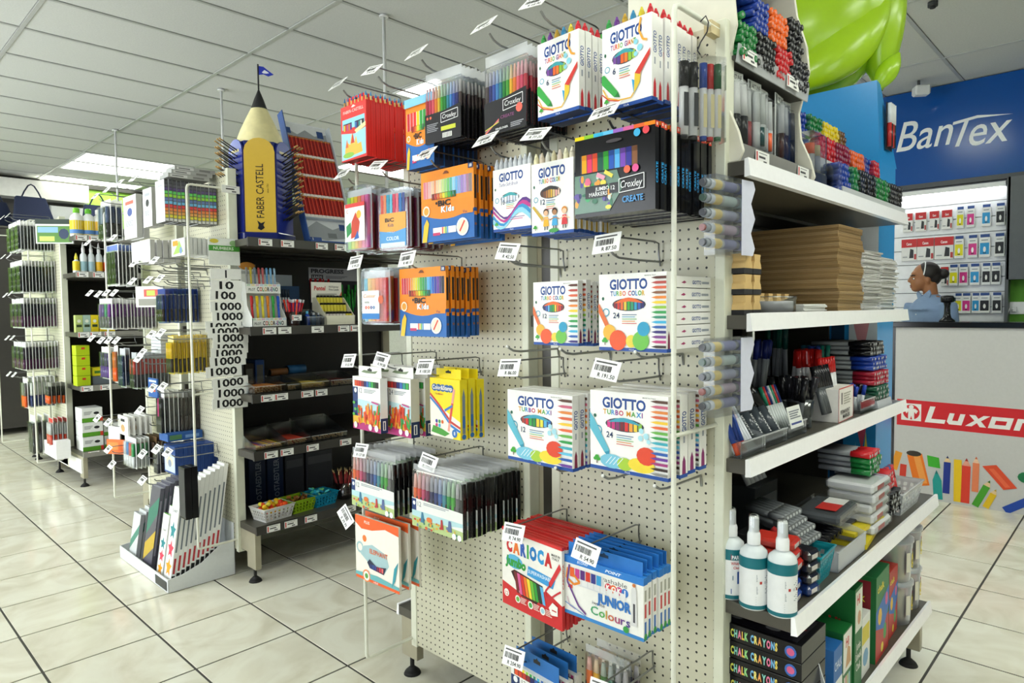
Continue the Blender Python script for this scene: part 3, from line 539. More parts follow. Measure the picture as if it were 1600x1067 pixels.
def bic_kids(num, cols, tall=False):
    def f(a, w, h, X, Z):
        a.poly([(X(0), Z(0)), (X(1), Z(0)), (X(1), Z(.40))]+[(X(1-i/8), Z(.40+.12*math.sin(i/8*2.4)**2)) for i in range(9)]+[(X(0), Z(.28))], '#2368b4')
        a.poly([(X(0), Z(.30))]+[(X(i/8), Z(.40-.10*math.sin(i/8*3.1))) for i in range(9)]+[(X(1), Z(.55)), (X(0), Z(.55))], '#f08a1c')
        z0, z1 = (.62, .86) if not tall else (.55, .80)
        a.rect(X(.05), Z(z0), X(.97), Z(z1), '#d8dde0'); a.pens(X(.05), Z(z0), X(.97), Z(z1), cols, .07); a.pens(X(.22), Z(z0-.03), X(.68), Z(z0+.05), ['#7a1e2a', '#b8302a', '#d8602a', '#e0a02a', '#e8d83a', '#9ac23a', '#4aa84a', '#1f7a3a', '#0f5a3a'], .1)
        a.line([(X(.22), Z(z0-.03)), (X(.22), Z(z0+.05)), (X(.68), Z(z0+.05)), (X(.68), Z(z0-.03)), (X(.22), Z(z0-.03))], w*.006, '#5a3a10')
        a.text('BiC', X(.46), Z(z0-.13), h*.075, '#1a1a1a', 'c', w=w*.24, bold=.04); a.ell(X(.31), Z(z0-.085), w*.02, h*.02, '#1a1a1a', 8); a.ctext('Kids', X(.40), Z(z0-.22), h*.075, ['#ffffff', '#9fd4f0', '#ffffff', '#cfe8f8'], w*.26, bold=.05)
        a.rect(X(.70), Z(.335), X(.99), Z(.395), '#f08a1c'); a.text('Visa', X(.845), Z(.345), h*.038, '#1f2f5a', 'c')
        a.poly([(X(.02), Z(.0)), (X(.11), Z(.0)), (X(.16), Z(.26)), (X(.12), Z(.33)), (X(.06), Z(.24))], '#f4c430'); a.ell(X(.11), Z(.44), w*.07, w*.07, '#f6ead2', 12); a.ell(X(.11), Z(.44), w*.05, w*.05, '#e8a03a', 10)
        a.rect(X(.24), Z(.10), X(.68), Z(.19), '#f4f2ee'); a.rect(X(.24), Z(.08), X(.38), Z(.12), '#c83a6a'); a.pens(X(.41), Z(.10), X(.54), Z(.19), ['#e04a3a', '#f0c83a', '#4aa84a', '#3a8ad0']); a.ell(X(.80), Z(.16), w*.11, w*.11, '#f6f2ea', 16); a.ell(X(.80), Z(.16), w*.09, w*.09, '#f2ddc8', 14); a.line([(X(.75), Z(.10)), (X(.84), Z(.24))], w*.025, '#d8442e')
        a.rect(X(.91), Z(.93), X(1), Z(1), '#22305a'); a.text(str(num), X(.955), Z(.945), h*.04, '#ffffff', 'c', bold=.02)
        a.prism([(X(.44), Z(.925)), (X(.56), Z(.925)), (X(.52), Z(.965)), (X(.48), Z(.965))], 'y', -.0022, -.002, '#7a3a14')
    return f
def bic_spine(a, t, h):
    a.rect(0, 0, t, h*.40, '#1f57a0'); a.rect(t*.15, h*.52, t*.85, h*.84, '#2a1c14'); a.rect(0, h*.30, t, h*.35, '#f08a1c'); a.ell(t*.5, h*.18, t*.36, t*.36, '#8a5a4a', 10)
p = pack('pen_carton', .146, .233, .019, '#f08a1c', bic_kids(12, ['#c8242c', '#d83a2c', '#e0302c', '#f2c81c', '#2f9a3c', '#2f9a3c', '#2f9ad2', '#2458a8'], True), lambda a, t, h: (a.rect(0, 0, t, h*.4, '#20345e'), a.rect(t*.2, h*.1, t*.8, h*.6, '#101a2e')), topcol='#7cc4ea', botcol='#1f3f7a')
a = Art(); a.rect(-.073, .205, .073, .233, '#86c8ea'); a.V = [(x, y-.0045, z) for x, y, z in a.V]; a.build('top_flap', 'card', p)
stack(p, 9, .0215, 1.785, 1.975, 'tall orange and blue pencil carton beside the red pencil cartons', 'tall orange and blue carton behind the clear pen wallets', 'carton', 'tall orange pencil cartons', x=1.435)
def wallet(name, w, h, t, cols, card, hdr=.14, split=.42, lean=0):
    """clear wallet: pens in a row behind a printed card, crimped clear header"""
    o = MB().box(-w/2, w/2, t*.25, t*.8, .004, h*split*1.02, '#17171a').build(name, 'card')
    m = MB(); n = len(cols); r = w/n/2*.92
    for i, c in enumerate(cols):
        x = -w/2+w*(i+.5)/n; y = t*.5
        m.cyl((x, y, h*.05), (x, y, h*.62), r, c, n=7, cap=False); m.cyl((x, y, h*.62), (x, y, h*(.93-hdr)), r*.95, tuple(min(1, q*.55+.40) for q in C(c)), r1=r*.55, n=7)
    k = min(1, t*.42/r); m.V = [(x, t*.5+(y-t*.5)*k, z) for x, y, z in m.V]
    m.build('felt_pens', 'gloss', o)
    MB().box(-w/2, w/2, 0, t, 0, h*(1-hdr), '#ffffff').build('sleeve', 'film', o, bevel=t*.2); MB().box(-w/2, w/2, t*.4, t*.55, h*(1-hdr), h, '#ffffff').build('header', 'wrap', o)
    a = Art(); card(a, w, h*split, lambda f: -w/2+f*w, lambda f: f*h*split); a.V = [(x, y-.0006, z) for x, y, z in a.V]; a.build('printed_card', 'card', o)
    return o
def croxley(sub, flip):
    def f(a, w, h, X, Z):
        a.poly([(X(0), Z(0)), (X(1), Z(0)), (X(1), Z(1.12)), (X(.5), Z(1.0)), (X(0), Z(.98))], '#1d1c20')
        a.line([(X(.46), Z(.62)), (X(.92), Z(.68)), (X(.92), Z(.98)), (X(.46), Z(.92)), (X(.46), Z(.62))], w*.012, '#e8e8e8'); a.text('Croxley', X(.69), Z(.73), h*.15, '#f4f4f4', 'c', w=w*.38, bold=.0, shear=.2)
        if flip:
            for i, c in enumerate(('#d8477a', '#e8a03a', '#8f3aa0', '#d8d83a')): a.line([(X(.02), Z(.05+.04*i)), (X(.36), Z(.42-.03*i))], w*.014, c)
            a.ell(X(.84), Z(.58), w*.075, w*.075, '#e86a5a', 12); a.text('CREATE', X(.40), Z(.40), h*.09, '#8a4a7a', w=w*.32); a.rect(X(.26), Z(.06), X(.60), Z(.22), '#0a0a0c'); a.text('FINELINER', X(.28), Z(.10), h*.06, '#e8e8e8', w=w*.30); a.greek(X(.64), Z(.18), w*.3, h*.03, 3, '#9a9aa0')
        else:
            a.rect(X(.46), Z(.34), X(.86), Z(.48), '#c8cc3a'); a.greek(X(.06), Z(.62), w*.32, h*.035, 5, '#8a8a90'); a.ell(X(.08), Z(.86), w*.03, w*.03, '#d86a4a', 8); a.ell(X(.17), Z(.86), w*.03, w*.03, '#d86a4a', 8); a.rect(X(.50), Z(.10), X(.76), Z(.26), '#e8e8e4')
            for i in range(6): a.rect(X(.52+.04*i), Z(.11), X(.535+.04*i), Z(.25), '#222')
    return f
CR = ['#c03848', '#d84a6a', '#ee6a7a', '#f08a3a', '#f2c83a', '#4fae3e', '#2a8f3e', '#2f8f9a', '#4a90d0', '#3a5ab0', '#2a2f78', '#4a3a3a']
p = wallet('fineliner_wallet', .165, .225, .0125, CR, croxley('', False))
stack(p, 11, .0165, 1.662, 2.040, 'left clear wallet of fineliners in front, with a yellow patch on its black card', 'clear fineliner wallet in the left row behind the front wallet', 'wallet', 'left fineliner wallets', rz=.05)
p = wallet('fineliner_wallet', .178, .235, .0125, CR[::-1], croxley('', True))
stack(p, 11, .0165, 1.385, 2.018, 'right clear wallet of fineliners in front, with an orange dot on its black card', 'clear fineliner wallet in the right row behind the front wallet', 'wallet', 'right fineliner wallets', rz=-.05)
GI = ['#7a4a9a', '#5a3a8a', '#e8642a', '#ee7a2a', '#8fc23a', '#a8cc4a']; TIPS = ['#3a9a4a', '#6a3a8a', '#c8a03a', '#3a8ab8', '#d8c83a', '#d3303a']
p = pack('giant_pen_carton', .152, .207, .024, WHT, giotto('TURBO GIANT', 6, GI, '#3fa0a8', False, 'giant', ['#7a3a94', '#c9305f', '#e2562a', '#d8a020', '#5aa845', '#7a3a94']), giotto_spine(), botcol='#20315e', extra=pen_tops(TIPS, .008, .026))
stack(p, 4, .028, 1.185, 2.024, 'left front carton of six giant felt pens on the top row', 'carton of six giant felt pens behind the left front one', 'carton', 'left giant pen cartons', rz=-.06)
stack(dup(p), 8, .0275, .965, 2.000, 'right front carton of six giant felt pens beside the wire guard', 'carton of six giant felt pens in the long row behind the right front one', 'carton', 'right giant pen cartons', rz=-.06)
# a black carton tucked between the two rows of giant pen cartons
p = pack('marker_carton', .12, .09, .03, '#1a1b1e', lambda a, w, h, X, Z: (a.rect(X(.3), Z(.4), X(.95), Z(.8), '#e8e8e6'), a.text('MARKERS', X(.34), Z(.52), h*.16, '#1a1a1a', w=w*.55), a.rect(X(.02), Z(.5), X(.25), Z(.95), '#3fa545')), sidecol='#d8d8d4')
stack(p, 1, .03, 1.12, 2.195, 'small black carton with a white label tucked behind the giant pen cartons', '', 'carton', '', x=1.60)
# --- second row
def case(name, w, h, t, cols, card):
    o = MB().box(-w/2+.004, w/2-.004, t*.55, t*.9, .006, h-.03, '#8a2a3a').build(name, 'gloss', bevel=.003); m = MB(); n = len(cols)
    for i, c in enumerate(cols): x = -w*.46+w*.92*(i+.5)/n; m.box(x-w*.40/n, x+w*.40/n, t*.25, t*.5, .012, h-.036, c)
    m.build('felt_pens', 'gloss', o)
    r = .018; pts = [(-w/2+r, 0), (w/2-r, 0), (w/2-.005, .005), (w/2, r), (w/2, h-r), (w/2-.005, h-.005), (w/2-r, h), (-w/2+r, h), (-w/2+.005, h-.005), (-w/2, h-r), (-w/2, r), (-w/2+.005, .005)]
    MB().prism(pts, 'y', 0, t, '#fff').build('case_shell', 'clear', o); MB().box(-w/2-.001, w/2+.001, t*.46, t*.54, .01, h-.01, '#fff').build('seam', 'frost', o)
    a = Art(); card(a, w, h, lambda f: -w/2+f*w, lambda f: f*h); a.V = [(x, y-.0008, z) for x, y, z in a.V]; a.build('printed_card', 'card', o); return o
PAST = ['#9ad46a', '#d8e04a', '#f2c83a', '#f08a5a', '#ee7a9a', '#d86aa8']
def card_parrot(a, w, h, X, Z):
    a.rect(X(.04), Z(.16), X(.90), Z(.74), '#eef2ea'); a.rect(X(.06), Z(.68), X(.9), Z(.74), '#d83a3a'); a.poly([(X(.30), Z(.20)), (X(.62), Z(.24)), (X(.70), Z(.44)), (X(.52), Z(.60)), (X(.34), Z(.46))], '#c8442e'); a.poly([(X(.12), Z(.22)), (X(.34), Z(.30)), (X(.30), Z(.46)), (X(.10), Z(.40))], '#2f8a4a'); a.poly([(X(.42), Z(.18)), (X(.66), Z(.20)), (X(.60), Z(.32))], '#2f5fae'); a.ell(X(.66), Z(.56), w*.10, w*.10, '#f0b43a')
    a.text('C', X(.12), Z(.60), h*.05, '#c83a3a')
p = case('pen_case', .146, .235, .040, PAST, card_parrot)
stack(p, 4, .043, 2.165, 1.722, 'front clear case of pastel felt pens with a parrot card', 'clear case of pastel pens behind the parrot card case', 'case', 'pastel pen cases')
def card_bic(a, w, h, X, Z):
    a.pens(X(.10), Z(.56), X(.92), Z(.90), ['#d85a4a', '#e0885a', '#2f9ab8', '#5ab0c8', '#c83a5a', '#d86a7a', '#2f6fae', '#3a4a8a'], .1); a.rect(X(.06), Z(.30), X(.94), Z(.60), '#f0a84a'); a.text('BiC', X(.40), Z(.46), h*.06, '#1a1a1a', 'c', w=w*.3, bold=.04); a.text('Kids', X(.44), Z(.38), h*.055, '#2a3a6a', 'c'); a.poly([(X(.06), Z(.06)), (X(.94), Z(.06)), (X(.94), Z(.34)), (X(.5), Z(.28)), (X(.06), Z(.32))], '#5aa0d8'); a.text('COLOR', X(.5), Z(.16), h*.06, '#eaf4fa', 'c'); a.rect(X(.1), Z(.05), X(.9), Z(.12), '#d8e6ea')
p = case('pen_case', .150, .215, .030, ['#d85a4a', '#2f9ab8', '#c83a5a', '#2f6fae', '#8a3a6a'], card_bic)
stack(p, 5, .034, 1.935, 1.712, 'front flat clear case of pens with an orange and blue card', 'flat clear case of pens behind the orange and blue card', 'case', 'flat clear pen cases', rz=.12)
BC = ['#d8788a', '#e08a8a', '#e8b0a8', '#f0c8a0', '#f0a070', '#f0d0a0', '#f2e0a8', '#c8dc8a', '#a0cc7a', '#70b86a', '#5ab0a0', '#90c8e0', '#6aa8d8', '#8a9ad0', '#9a80c0', '#b090c8', '#a87a90', '#8a7a78']
p = pack('pen_carton', .255, .228, .0125, '#f28f1e', bic_kids(18, BC), bic_spine, sidecol='#ee8a1e', botcol='#1c4684', hole='#7a3a14')
stack(p, 6, .0245, 1.648, 1.724, 'upper front orange and blue carton of eighteen pens below the clear wallets', 'orange and blue carton of eighteen pens behind the upper front one', 'carton', 'upper orange and blue pen cartons')
WV = ['#d8dde8', '#e8eaf0', '#c8d0e0', '#e8e8ee', '#d0d8e8', '#e4e6ee']
p = pack('brush_pen_carton', .150, .182, .018, WHT, giotto('Turbo Soft Brush', 10, WV, '#3fa0a8', False, 'wave', '#5a4a9a', .52), giotto_spine('#3a2f7a'), botcol='#20407e', extra=pen_tops(['#d0d4d8']*8, .008, .032))
stack(p, 7, .024, 1.362, 1.730, 'white carton of ten soft brush pens with a purple and blue wave', 'white brush pen carton behind the purple wave carton', 'carton', 'soft brush pen cartons')
p = pack('skin_pen_carton', .150, .200, .018, WHT, giotto('TURBO COLOR', 12, ['#5a3a2a', '#7a4a2a', '#a8703a', '#c8903a', '#e0b03a', '#e8c88a', '#e8a8a0', '#f0c8b0'], '#33302e', False, 'kids', None, .58), giotto_spine('#c8a23a'), botcol='#20407e', extra=pen_tops(['#e8e2b8', '#e8d8c0', '#e8e6d8', '#d8d0a8', '#e8d8c8', '#e6e2c0', '#e0d8c0'], .008, .030))
stack(p, 7, .024, 1.208, 1.705, 'white carton of twelve skin tone felt pens with three cartoon children', 'white felt pen carton behind the one with three cartoon children', 'carton', 'skin tone pen cartons')
def croxbig(a, w, h, X, Z):
    a.pens(X(0), Z(.955), X(1), Z(1.0), ['#f2d21c', '#8fc23a', '#3fb0d8', '#6ac2e8', '#9a6ac0', '#d86aa0', '#e86a3a', '#f08a2a'], 0)
    a.rect(X(.08), Z(.54), X(.80), Z(.76), '#4a4a50'); a.pens(X(.09), Z(.54), X(.80), Z(.74), ['#f2a81c', '#ee3a6a', '#ee5a2a', '#1f5a4a', '#3aa83a', '#2a5ab8', '#5ab0e8', '#7a4ab8', '#3a3a9a', '#8a5a3a'], .06); a.pens(X(.09), Z(.70), X(.80), Z(.76), ['#d88a1c', '#b82a4a', '#c8442a', '#16443a', '#2a8a2a', '#1f4488', '#3a90c8', '#5a3a8a', '#2a2a7a', '#6a442a'], .06)
    a.poly([(X(0), Z(.05)), (X(.46), Z(.05)), (X(.62), Z(.30)), (X(.55), Z(.52)), (X(0), Z(.52))], '#6a8a7a'); random.seed(5)
    for i in range(38): a.ell(X(random.uniform(.02, .48)), Z(random.uniform(.08, .48)), w*random.uniform(.015, .05), h*random.uniform(.015, .05), random.choice(['#2f9a4a', '#3fae6a', '#5a4a9a', '#2a3a6a', '#e8d84a', '#e06a8a', '#f0a03a', '#cfe0d0', '#1f6a4a']), 7)
    a.line([(X(.30), Z(.50)), (X(.40), Z(.44))], w*.045, '#f0a0b8'); a.line([(X(.40), Z(.52)), (X(.50), Z(.45))], w*.04, '#e8dc5a')
    a.rect(X(.15), Z(.22), X(.44), Z(.37), '#0e0e10'); a.text('JUMBO', X(.28), Z(.30), h*.045, '#f2f2f2'); a.text('MARKERS', X(.20), Z(.24), h*.045, '#f2f2f2'); a.rect(X(.46), Z(.25), X(.57), Z(.37), '#0e0e10'); a.text('12', X(.48), Z(.29), h*.05, '#f2f2f2')
    a.line([(X(.58), Z(.24)), (X(.88), Z(.26)), (X(.88), Z(.43)), (X(.58), Z(.40)), (X(.58), Z(.24))], w*.008, '#f2f2f2'); a.text('Croxley', X(.73), Z(.29), h*.085, '#f6f6f6', 'c', w=w*.26, bold=.0, shear=.2); a.text('CREATE', X(.62), Z(.12), h*.07, '#2f8ac8', w=w*.25, bold=.03)
    for x, z, c in ((.68, .50, '#e86a4a'), (.78, .50, '#e85a9a'), (.80, .90, '#4ab0e0'), (.905, .91, '#e8505a')): a.ell(X(x), Z(z), w*.04, w*.04, c, 12)
    a.ell(X(.52), Z(.865), w*.10, h*.022, '#4a4648', 14)
def crox_spine(a, t, h):
    a.text('CREATE', t*.72, h*.30, t*.5, '#2f9ad8', w=h*.24, rot=math.pi/2, bold=.03); a.rect(t*.05, h*.93, t*.95, h, '#d8442e'); a.rect(t*.3, h*.95, t*.7, h*.985, '#f2c8b8')
p = pack('marker_box', .234, .2025, .0165, '#121214', croxbig, crox_spine, botcol='#242424', mat='gloss')
stack(p, 14, .0195, .960, 1.729, 'front black box of twelve jumbo markers with a picture window', 'black jumbo marker box in the row behind the front one', 'box', 'black jumbo marker boxes', x=1.366, jit=.010)
# --- third row
def card_colour(a, w, h, X, Z):
    a.rect(X(.04), Z(.10), X(.74), Z(.60), '#eef0ea'); a.text('Colour', X(.10), Z(.48), h*.06, '#c8843a', w=w*.5, shear=.2); a.ctext('0000', X(.16), Z(.28), h*.05, ['#d83a2a', '#e86a2a', '#3a3a9a', '#2f6fae'], w*.42, bold=.05); a.text('WATER', X(.14), Z(.38), h*.03, '#444'); a.rect(X(.04), Z(.10), X(.74), Z(.20), '#2f7fc8'); a.ell(X(.80), Z(.44), w*.10, w*.10, '#d8643a')
p = case('pen_case', .150, .200, .034, ['#5ab0c8', '#e8b83a', '#f0a03a', '#ee7a3a', '#e85a3a', '#d8404a'], card_colour)
stack(p, 4, .040, 2.06, 1.450, 'clear case of warm coloured pens with a white and blue card on the third row', 'clear case of red and orange pens behind the white and blue card', 'case', 'third row pen cases')
BC2 = ['#d8404a', '#c8242c', '#e0503a', '#e86a2a', '#f0a03a', '#f2c83a', '#e8dc3a', '#a8cc3a', '#4aa83a', '#2f9a4a', '#2f8a7a', '#5ab0e0', '#3a90d0', '#2a5ab8', '#3a3a9a', '#6a3a9a', '#4a3a6a', '#2a2a3a']
p = pack('pen_carton', .245, .230, .0125, '#f28f1e', bic_kids(18, BC2), bic_spine, sidecol='#ee8a1e', botcol='#1c4684')
stack(p, 7, .0225, 1.780, 1.413, 'lower front orange and blue carton of eighteen bright pens on the third row', 'orange and blue carton of eighteen pens behind the lower front one', 'carton', 'lower orange and blue pen cartons')
INT = ['#2a2a6a', '#3a5ab0', '#5ab0e0', '#2f9a6a', '#3aa83a', '#e8c83a', '#e86a2a', '#d8302a', '#8a1e2a']
p = pack('felt_pen_carton', .160, .176, .020, WHT, giotto('TURBO COLOR', 12, INT, '#ea6a2a'), giotto_spine('#7a1e4a'))
stack(p, 5, .032, 1.200, 1.400, 'front white carton of twelve intense colour felt pens on the third row', 'white felt pen carton behind the front carton of twelve intense colours', 'carton', 'white cartons of twelve intense pens')
p = pack('felt_pen_carton', .200, .196, .020, WHT, giotto('TURBO COLOR', 24, ['#8a1e2a', '#d8302a', '#e86a2a', '#e8c83a', '#3aa83a', '#2f9a6a', '#2aa0c8', '#3a5ab0', '#2a2a6a'], '#ea6a2a'), giotto_spine('#7a1e4a', False))
stack(p, 1, .03, .951, 1.392, 'upright white carton of twenty-four intense colour felt pens beside the wire guard', '', 'carton', '')
for k in range(6):
    o = MB().box(0, .185, -.002, .165, 0, .0285, WHT).build('lying_carton', 'card', bevel=.001, loc=(1.465+.003*(k % 2), .853, 1.398+.0305*k), label=('lowest', 'second', 'third', 'fourth', 'fifth', 'topmost')[k]+' white felt pen carton in the flat pile beside the wire guard'.replace('second', ''), category='carton', group='flat pile of white cartons')
    a = Art(); a.text('GIOTTO', .085, .009, .009, '#1c4690', w=.046, bold=.03); a.rect(.135, .010, .172, .016, '#9aa0aa'); a.poly([(.03, .012), (.045, .010), (.055, .013), (.045, .017)], '#a83a6a'); a.V = [(x, y-.0022, z) for x, y, z in a.V]; a.build('printed_spine', 'card', o)
# --- fourth row
def staed(num, ncol):
    def f(a, w, h, X, Z):
        a.rect(X(0), Z(.0), X(.19), Z(.80), '#1f3a74'); a.rect(X(.03), Z(.66), X(.17), Z(.79), '#16305e'); a.ell(X(.10), Z(.735), w*.05, w*.05, '#f0f2f4', 9); a.text(str(num), X(.24), Z(.70), h*.09, '#444a54', bold=0); a.greek(X(.42), Z(.76), w*.42, h*.015, 3, '#9aa0a6')
        a.rect(X(.07), Z(.82), X(.95), Z(.93), '#3a2a2a'); a.pens(X(.08), Z(.82), X(.94), Z(.925), ['#e8562a', '#d8402a', '#c8302a', '#8a2a3a', '#2a2a6a', '#3a6ab8', '#2f9a8a', '#3aa84a', '#1f5a2a', '#2a2a2a'][:ncol], .08)
        a.poly([(X(.19), Z(.28)), (X(1), Z(.24)), (X(1), Z(.54)), (X(.19), Z(.58))], '#bfe0e6'); a.poly([(X(0), Z(0)), (X(1), Z(0)), (X(1), Z(.16)), (X(0), Z(.20))], '#b8327a'); a.poly([(X(0), Z(.10)), (X(.4), Z(.14)), (X(1), Z(.08)), (X(1), Z(.22)), (X(0), Z(.26))], '#e0b03a'); random.seed(num)
        for i in range(64):
            x, z = random.uniform(.2, .96), random.uniform(.10, .36); a.line([(X(x), Z(z)), (X(x+random.uniform(-.05, .05)), Z(z+random.uniform(.08, .2)))], w*.045, random.choice(['#e8582a', '#d8442a', '#f07a3a', '#c83a2a', '#3aa04a', '#e86a3a', '#f0a030', '#e8582a']))
        for fx, fz in ((.07, .5), (.12, .38), (.06, .28)): a.ell(X(fx), Z(fz), w*.05, h*.03, '#5ab04a', 8)
        for fx, c in ((.12, '#e8e0d8'), (.66, '#f0e0e8'), (.88, '#ffffff')): a.ell(X(fx), Z(.08), w*.065, w*.065, c, 10)
        a.line([(X(.72), Z(.56)), (X(.97), Z(.53))], w*.03, '#c04a8a')
    return f
def staed_spine(a, t, h): a.rect(0, 0, t, h*.27, '#1d3160'); a.rect(t*.3, h*.05, t*.7, h*.22, '#f0f2f4'); a.rect(t*.42, h*.06, t*.58, h*.2, '#1d3160')
tabx = lambda o, w, h, t: MB().prism([(-w*.30, h+.016), (-w*.2, h+.024), (w*.1, h+.020), (w*.28, h+.024), (w*.2, h+.014), (-w*.1, h+.013)], 'y', t*.55-.002, t*.55, '#7a8a6a').build('lizard_print', 'card', o)
p = pack('coral_pen_carton', .182, .193, .030, WHT, staed(12, 10), staed_spine, sidecol='#e4e4e0', tab=(.15, .038), extra=tabx)
stack(p, 3, .055, 2.118, 1.055, 'white carton of twelve pens with red corals and a white hang tab', 'white coral pen carton behind the carton of twelve', 'carton', 'white cartons of twelve coral pens', rz=-.04)
p = pack('coral_pen_carton', .172, .204, .036, WHT, staed(24, 8), staed_spine, sidecol='#d4d4d0', tab=(.15, .038), extra=tabx)
stack(p, 3, .060, 1.932, 1.060, 'white carton of twenty-four pens with red corals and a white hang tab', 'white coral pen carton behind the carton of twenty-four', 'carton', 'white cartons of twenty-four coral pens', rz=-.04)
def stamp(a, w, h, X, Z):
    a.poly([(X(0), Z(0)), (X(.75), Z(.0)), (X(1), Z(.18)), (X(1), Z(.30)), (X(.5), Z(.46)), (X(0), Z(.70))], '#f4efe0'); a.line([(X(0), Z(.72)), (X(.3), Z(.55)), (X(.7), Z(.28)), (X(1), Z(.20))], w*.05, '#c83a3a'); a.line([(X(0), Z(.66)), (X(.3), Z(.50)), (X(.7), Z(.22)), (X(1), Z(.14))], w*.05, '#3a80c8')
    for x in (.16, .30, .44, .58, .70): a.ell(X(x), Z(.84), w*.10, h*.065, '#2a5a9a', 10)
    a.text('Color&Stamp', X(.09), Z(.81), h*.07, '#f4f0e0', w=w*.66, bold=.02); a.text('Fun Markers', X(.20), Z(.72), h*.03, '#c83a3a'); a.line([(X(.62), Z(.12)), (X(.82), Z(.84))], w*.07, '#e8a090'); a.line([(X(.66), Z(.26)), (X(.76), Z(.60))], w*.06, '#d84a3a'); a.line([(X(.50), Z(.46)), (X(.76), Z(.56))], w*.05, '#3a70b8')
    for i, c in enumerate(('#3a3a9a', '#2f9a4a', '#e86a2a', '#c83a7a', '#3ab0d8')): a.ell(X(.22+.10*(i % 3)), Z(.26-.07*(i//3)), w*.04, w*.04, c, 8)
    a.poly([(X(.04), Z(.06)), (X(.5), Z(.02)), (X(.66), Z(.08)), (X(.4), Z(.14)), (X(.1), Z(.18))], '#4a9a3a'); a.ell(X(.82), Z(.10), w*.085, w*.085, '#2f6fb8', 12); a.text('8', X(.82), Z(.07), h*.06, '#f6f4ea', 'c')
def stamp_spine(a, t, h): a.poly([(t*.3, h*.1), (t*.7, h*.1), (t*.7, h*.72), (t*.5, h*.86), (t*.3, h*.72)], '#7a8a9a'); a.rect(t*.3, h*.2, t*.7, h*.4, '#3a70b8'); a.ell(t*.5, h*.05, t*.3, t*.3, '#2f6fb8', 8)
p = pack('stamp_pen_carton', .160, .192, .030, '#f2dc1e', stamp, stamp_spine, tab=(.13, .032))
stack(p, 3, .036, 1.672, 1.085, 'front yellow carton of eight stamp pens with a hang tab', 'yellow stamp pen carton behind the front yellow carton', 'carton', 'yellow stamp pen cartons', rz=-.06)
MX = ['#a83a2a', '#d8302a', '#3aa84a', '#1f8a3a', '#f0d03a', '#e8e04a', '#5ab0e0', '#2a6ab8']
p = pack('thick_pen_carton', .252, .208, .026, WHT, giotto('TURBO MAXI', 12, MX, '#3fa0b8', True, 'scrib', ['#e0a020', '#5aa845', '#2e8fd0', '#8a3a94', '#c9305f', '#e2562a']), giotto_spine('#8a2a4a'))
stack(p, 4, .031, 1.264, 1.056, 'front white carton of twelve thick washable pens with scribbles', 'white thick pen carton behind the front carton of twelve', 'carton', 'white cartons of twelve thick pens', rz=-.03)
p = pack('thick_pen_carton', .238, .208, .036, WHT, giotto('TURBO MAXI', 24, ['#d83a8a', '#c8307a', '#8a2a6a', '#7a1e2a', '#d8302a', '#f0a03a', '#f0d03a', '#8fc23a'], '#3fa0b8', True, 'scrib', ['#e0a020', '#5aa845', '#2e8fd0', '#8a3a94', '#c9305f', '#e2562a']), giotto_spine('#8a2a6a'))
stack(p, 4, .050, .964, 1.078, 'front white carton of twenty-four thick washable pens beside the wire guard', 'white thick pen carton behind the front carton of twenty-four', 'carton', 'white cartons of twenty-four thick pens', rz=-.02)
# --- fifth row
TRI = ['#e86a2a', '#d8402a', '#c83a6a', '#8a2a5a', '#2a2a5a', '#2a3a7a', '#3a6ab0', '#2f8a9a', '#2f9a4a', '#4aae3a', '#6a6a6a', '#2a2a2e']
def triplus(a, w, h, X, Z):
    a.poly([(X(0), Z(0)), (X(1), Z(0)), (X(1), Z(.90)), (X(0), Z(.98))], '#eceee8'); a.rect(X(.0), Z(.55), X(.09), Z(.95), '#1f3a74'); a.ell(X(.045), Z(.80), w*.028, w*.028, '#f0f2f4', 8); a.text('12', X(.12), Z(.72), h*.17, '#4a505a', bold=0); a.greek(X(.24), Z(.86), w*.5, h*.03, 2, '#a0a6ac')
    a.poly([(X(0), Z(.0)), (X(1), Z(.0)), (X(1), Z(.30)), (X(.5), Z(.36)), (X(0), Z(.50))], '#b8cc8a'); a.poly([(X(0), Z(.36)), (X(.5), Z(.30)), (X(1), Z(.44)), (X(1), Z(.56)), (X(0), Z(.56))], '#b8dce0'); random.seed(3)
    for i in range(26): a.ell(X(random.uniform(.02, .98)), Z(random.uniform(.03, .30)), w*random.uniform(.015, .03), h*random.uniform(.03, .06), random.choice(['#d8643a', '#8aa83a', '#e0a83a', '#6a7a9a', '#c8503a', '#4a8a6a', '#d8c05a']), 7)
    a.poly([(X(.18), Z(.20)), (X(.26), Z(.20)), (X(.235), Z(.56)), (X(.205), Z(.56))], '#3a7a9a'); a.ell(X(.36), Z(.36), w*.06, h*.09, '#e07a3a', 9); a.poly([(X(.58), Z(.18)), (X(.64), Z(.18)), (X(.62), Z(.50)), (X(.59), Z(.50))], '#b83a3a'); a.poly([(X(.72), Z(.18)), (X(.80), Z(.18)), (X(.78), Z(.54)), (X(.74), Z(.54))], '#5a6a9a'); a.ell(X(.84), Z(.08), w*.04, w*.04, '#fff', 9); a.ell(X(.94), Z(.08), w*.04, w*.04, '#fff', 9)
def triwallet(w, h, t):
    o = wallet('pen_wallet', w, h, t, TRI, triplus, hdr=.09, split=.47); MB().box(w*.47, w*.50, t*.1, t*.9, .003, h*.86, '#121214').build('black_spine', 'gloss', o); return o
p = triwallet(.262, .215, .0145)
stack(p, 9, .0225, 2.092, .757, 'left front clear wallet of twelve pens with a seaside card', 'clear wallet of twelve pens in the left row behind the front one', 'wallet', 'left twelve pen wallets', jit=.03)
p = triwallet(.250, .205, .0165)
stack(p, 13, .0203, 1.645, .790, 'right front clear wallet of twelve pens with a seaside card', 'clear wallet of twelve pens in the right row behind the front one', 'wallet', 'right twelve pen wallets', x=1.366, jit=.03)
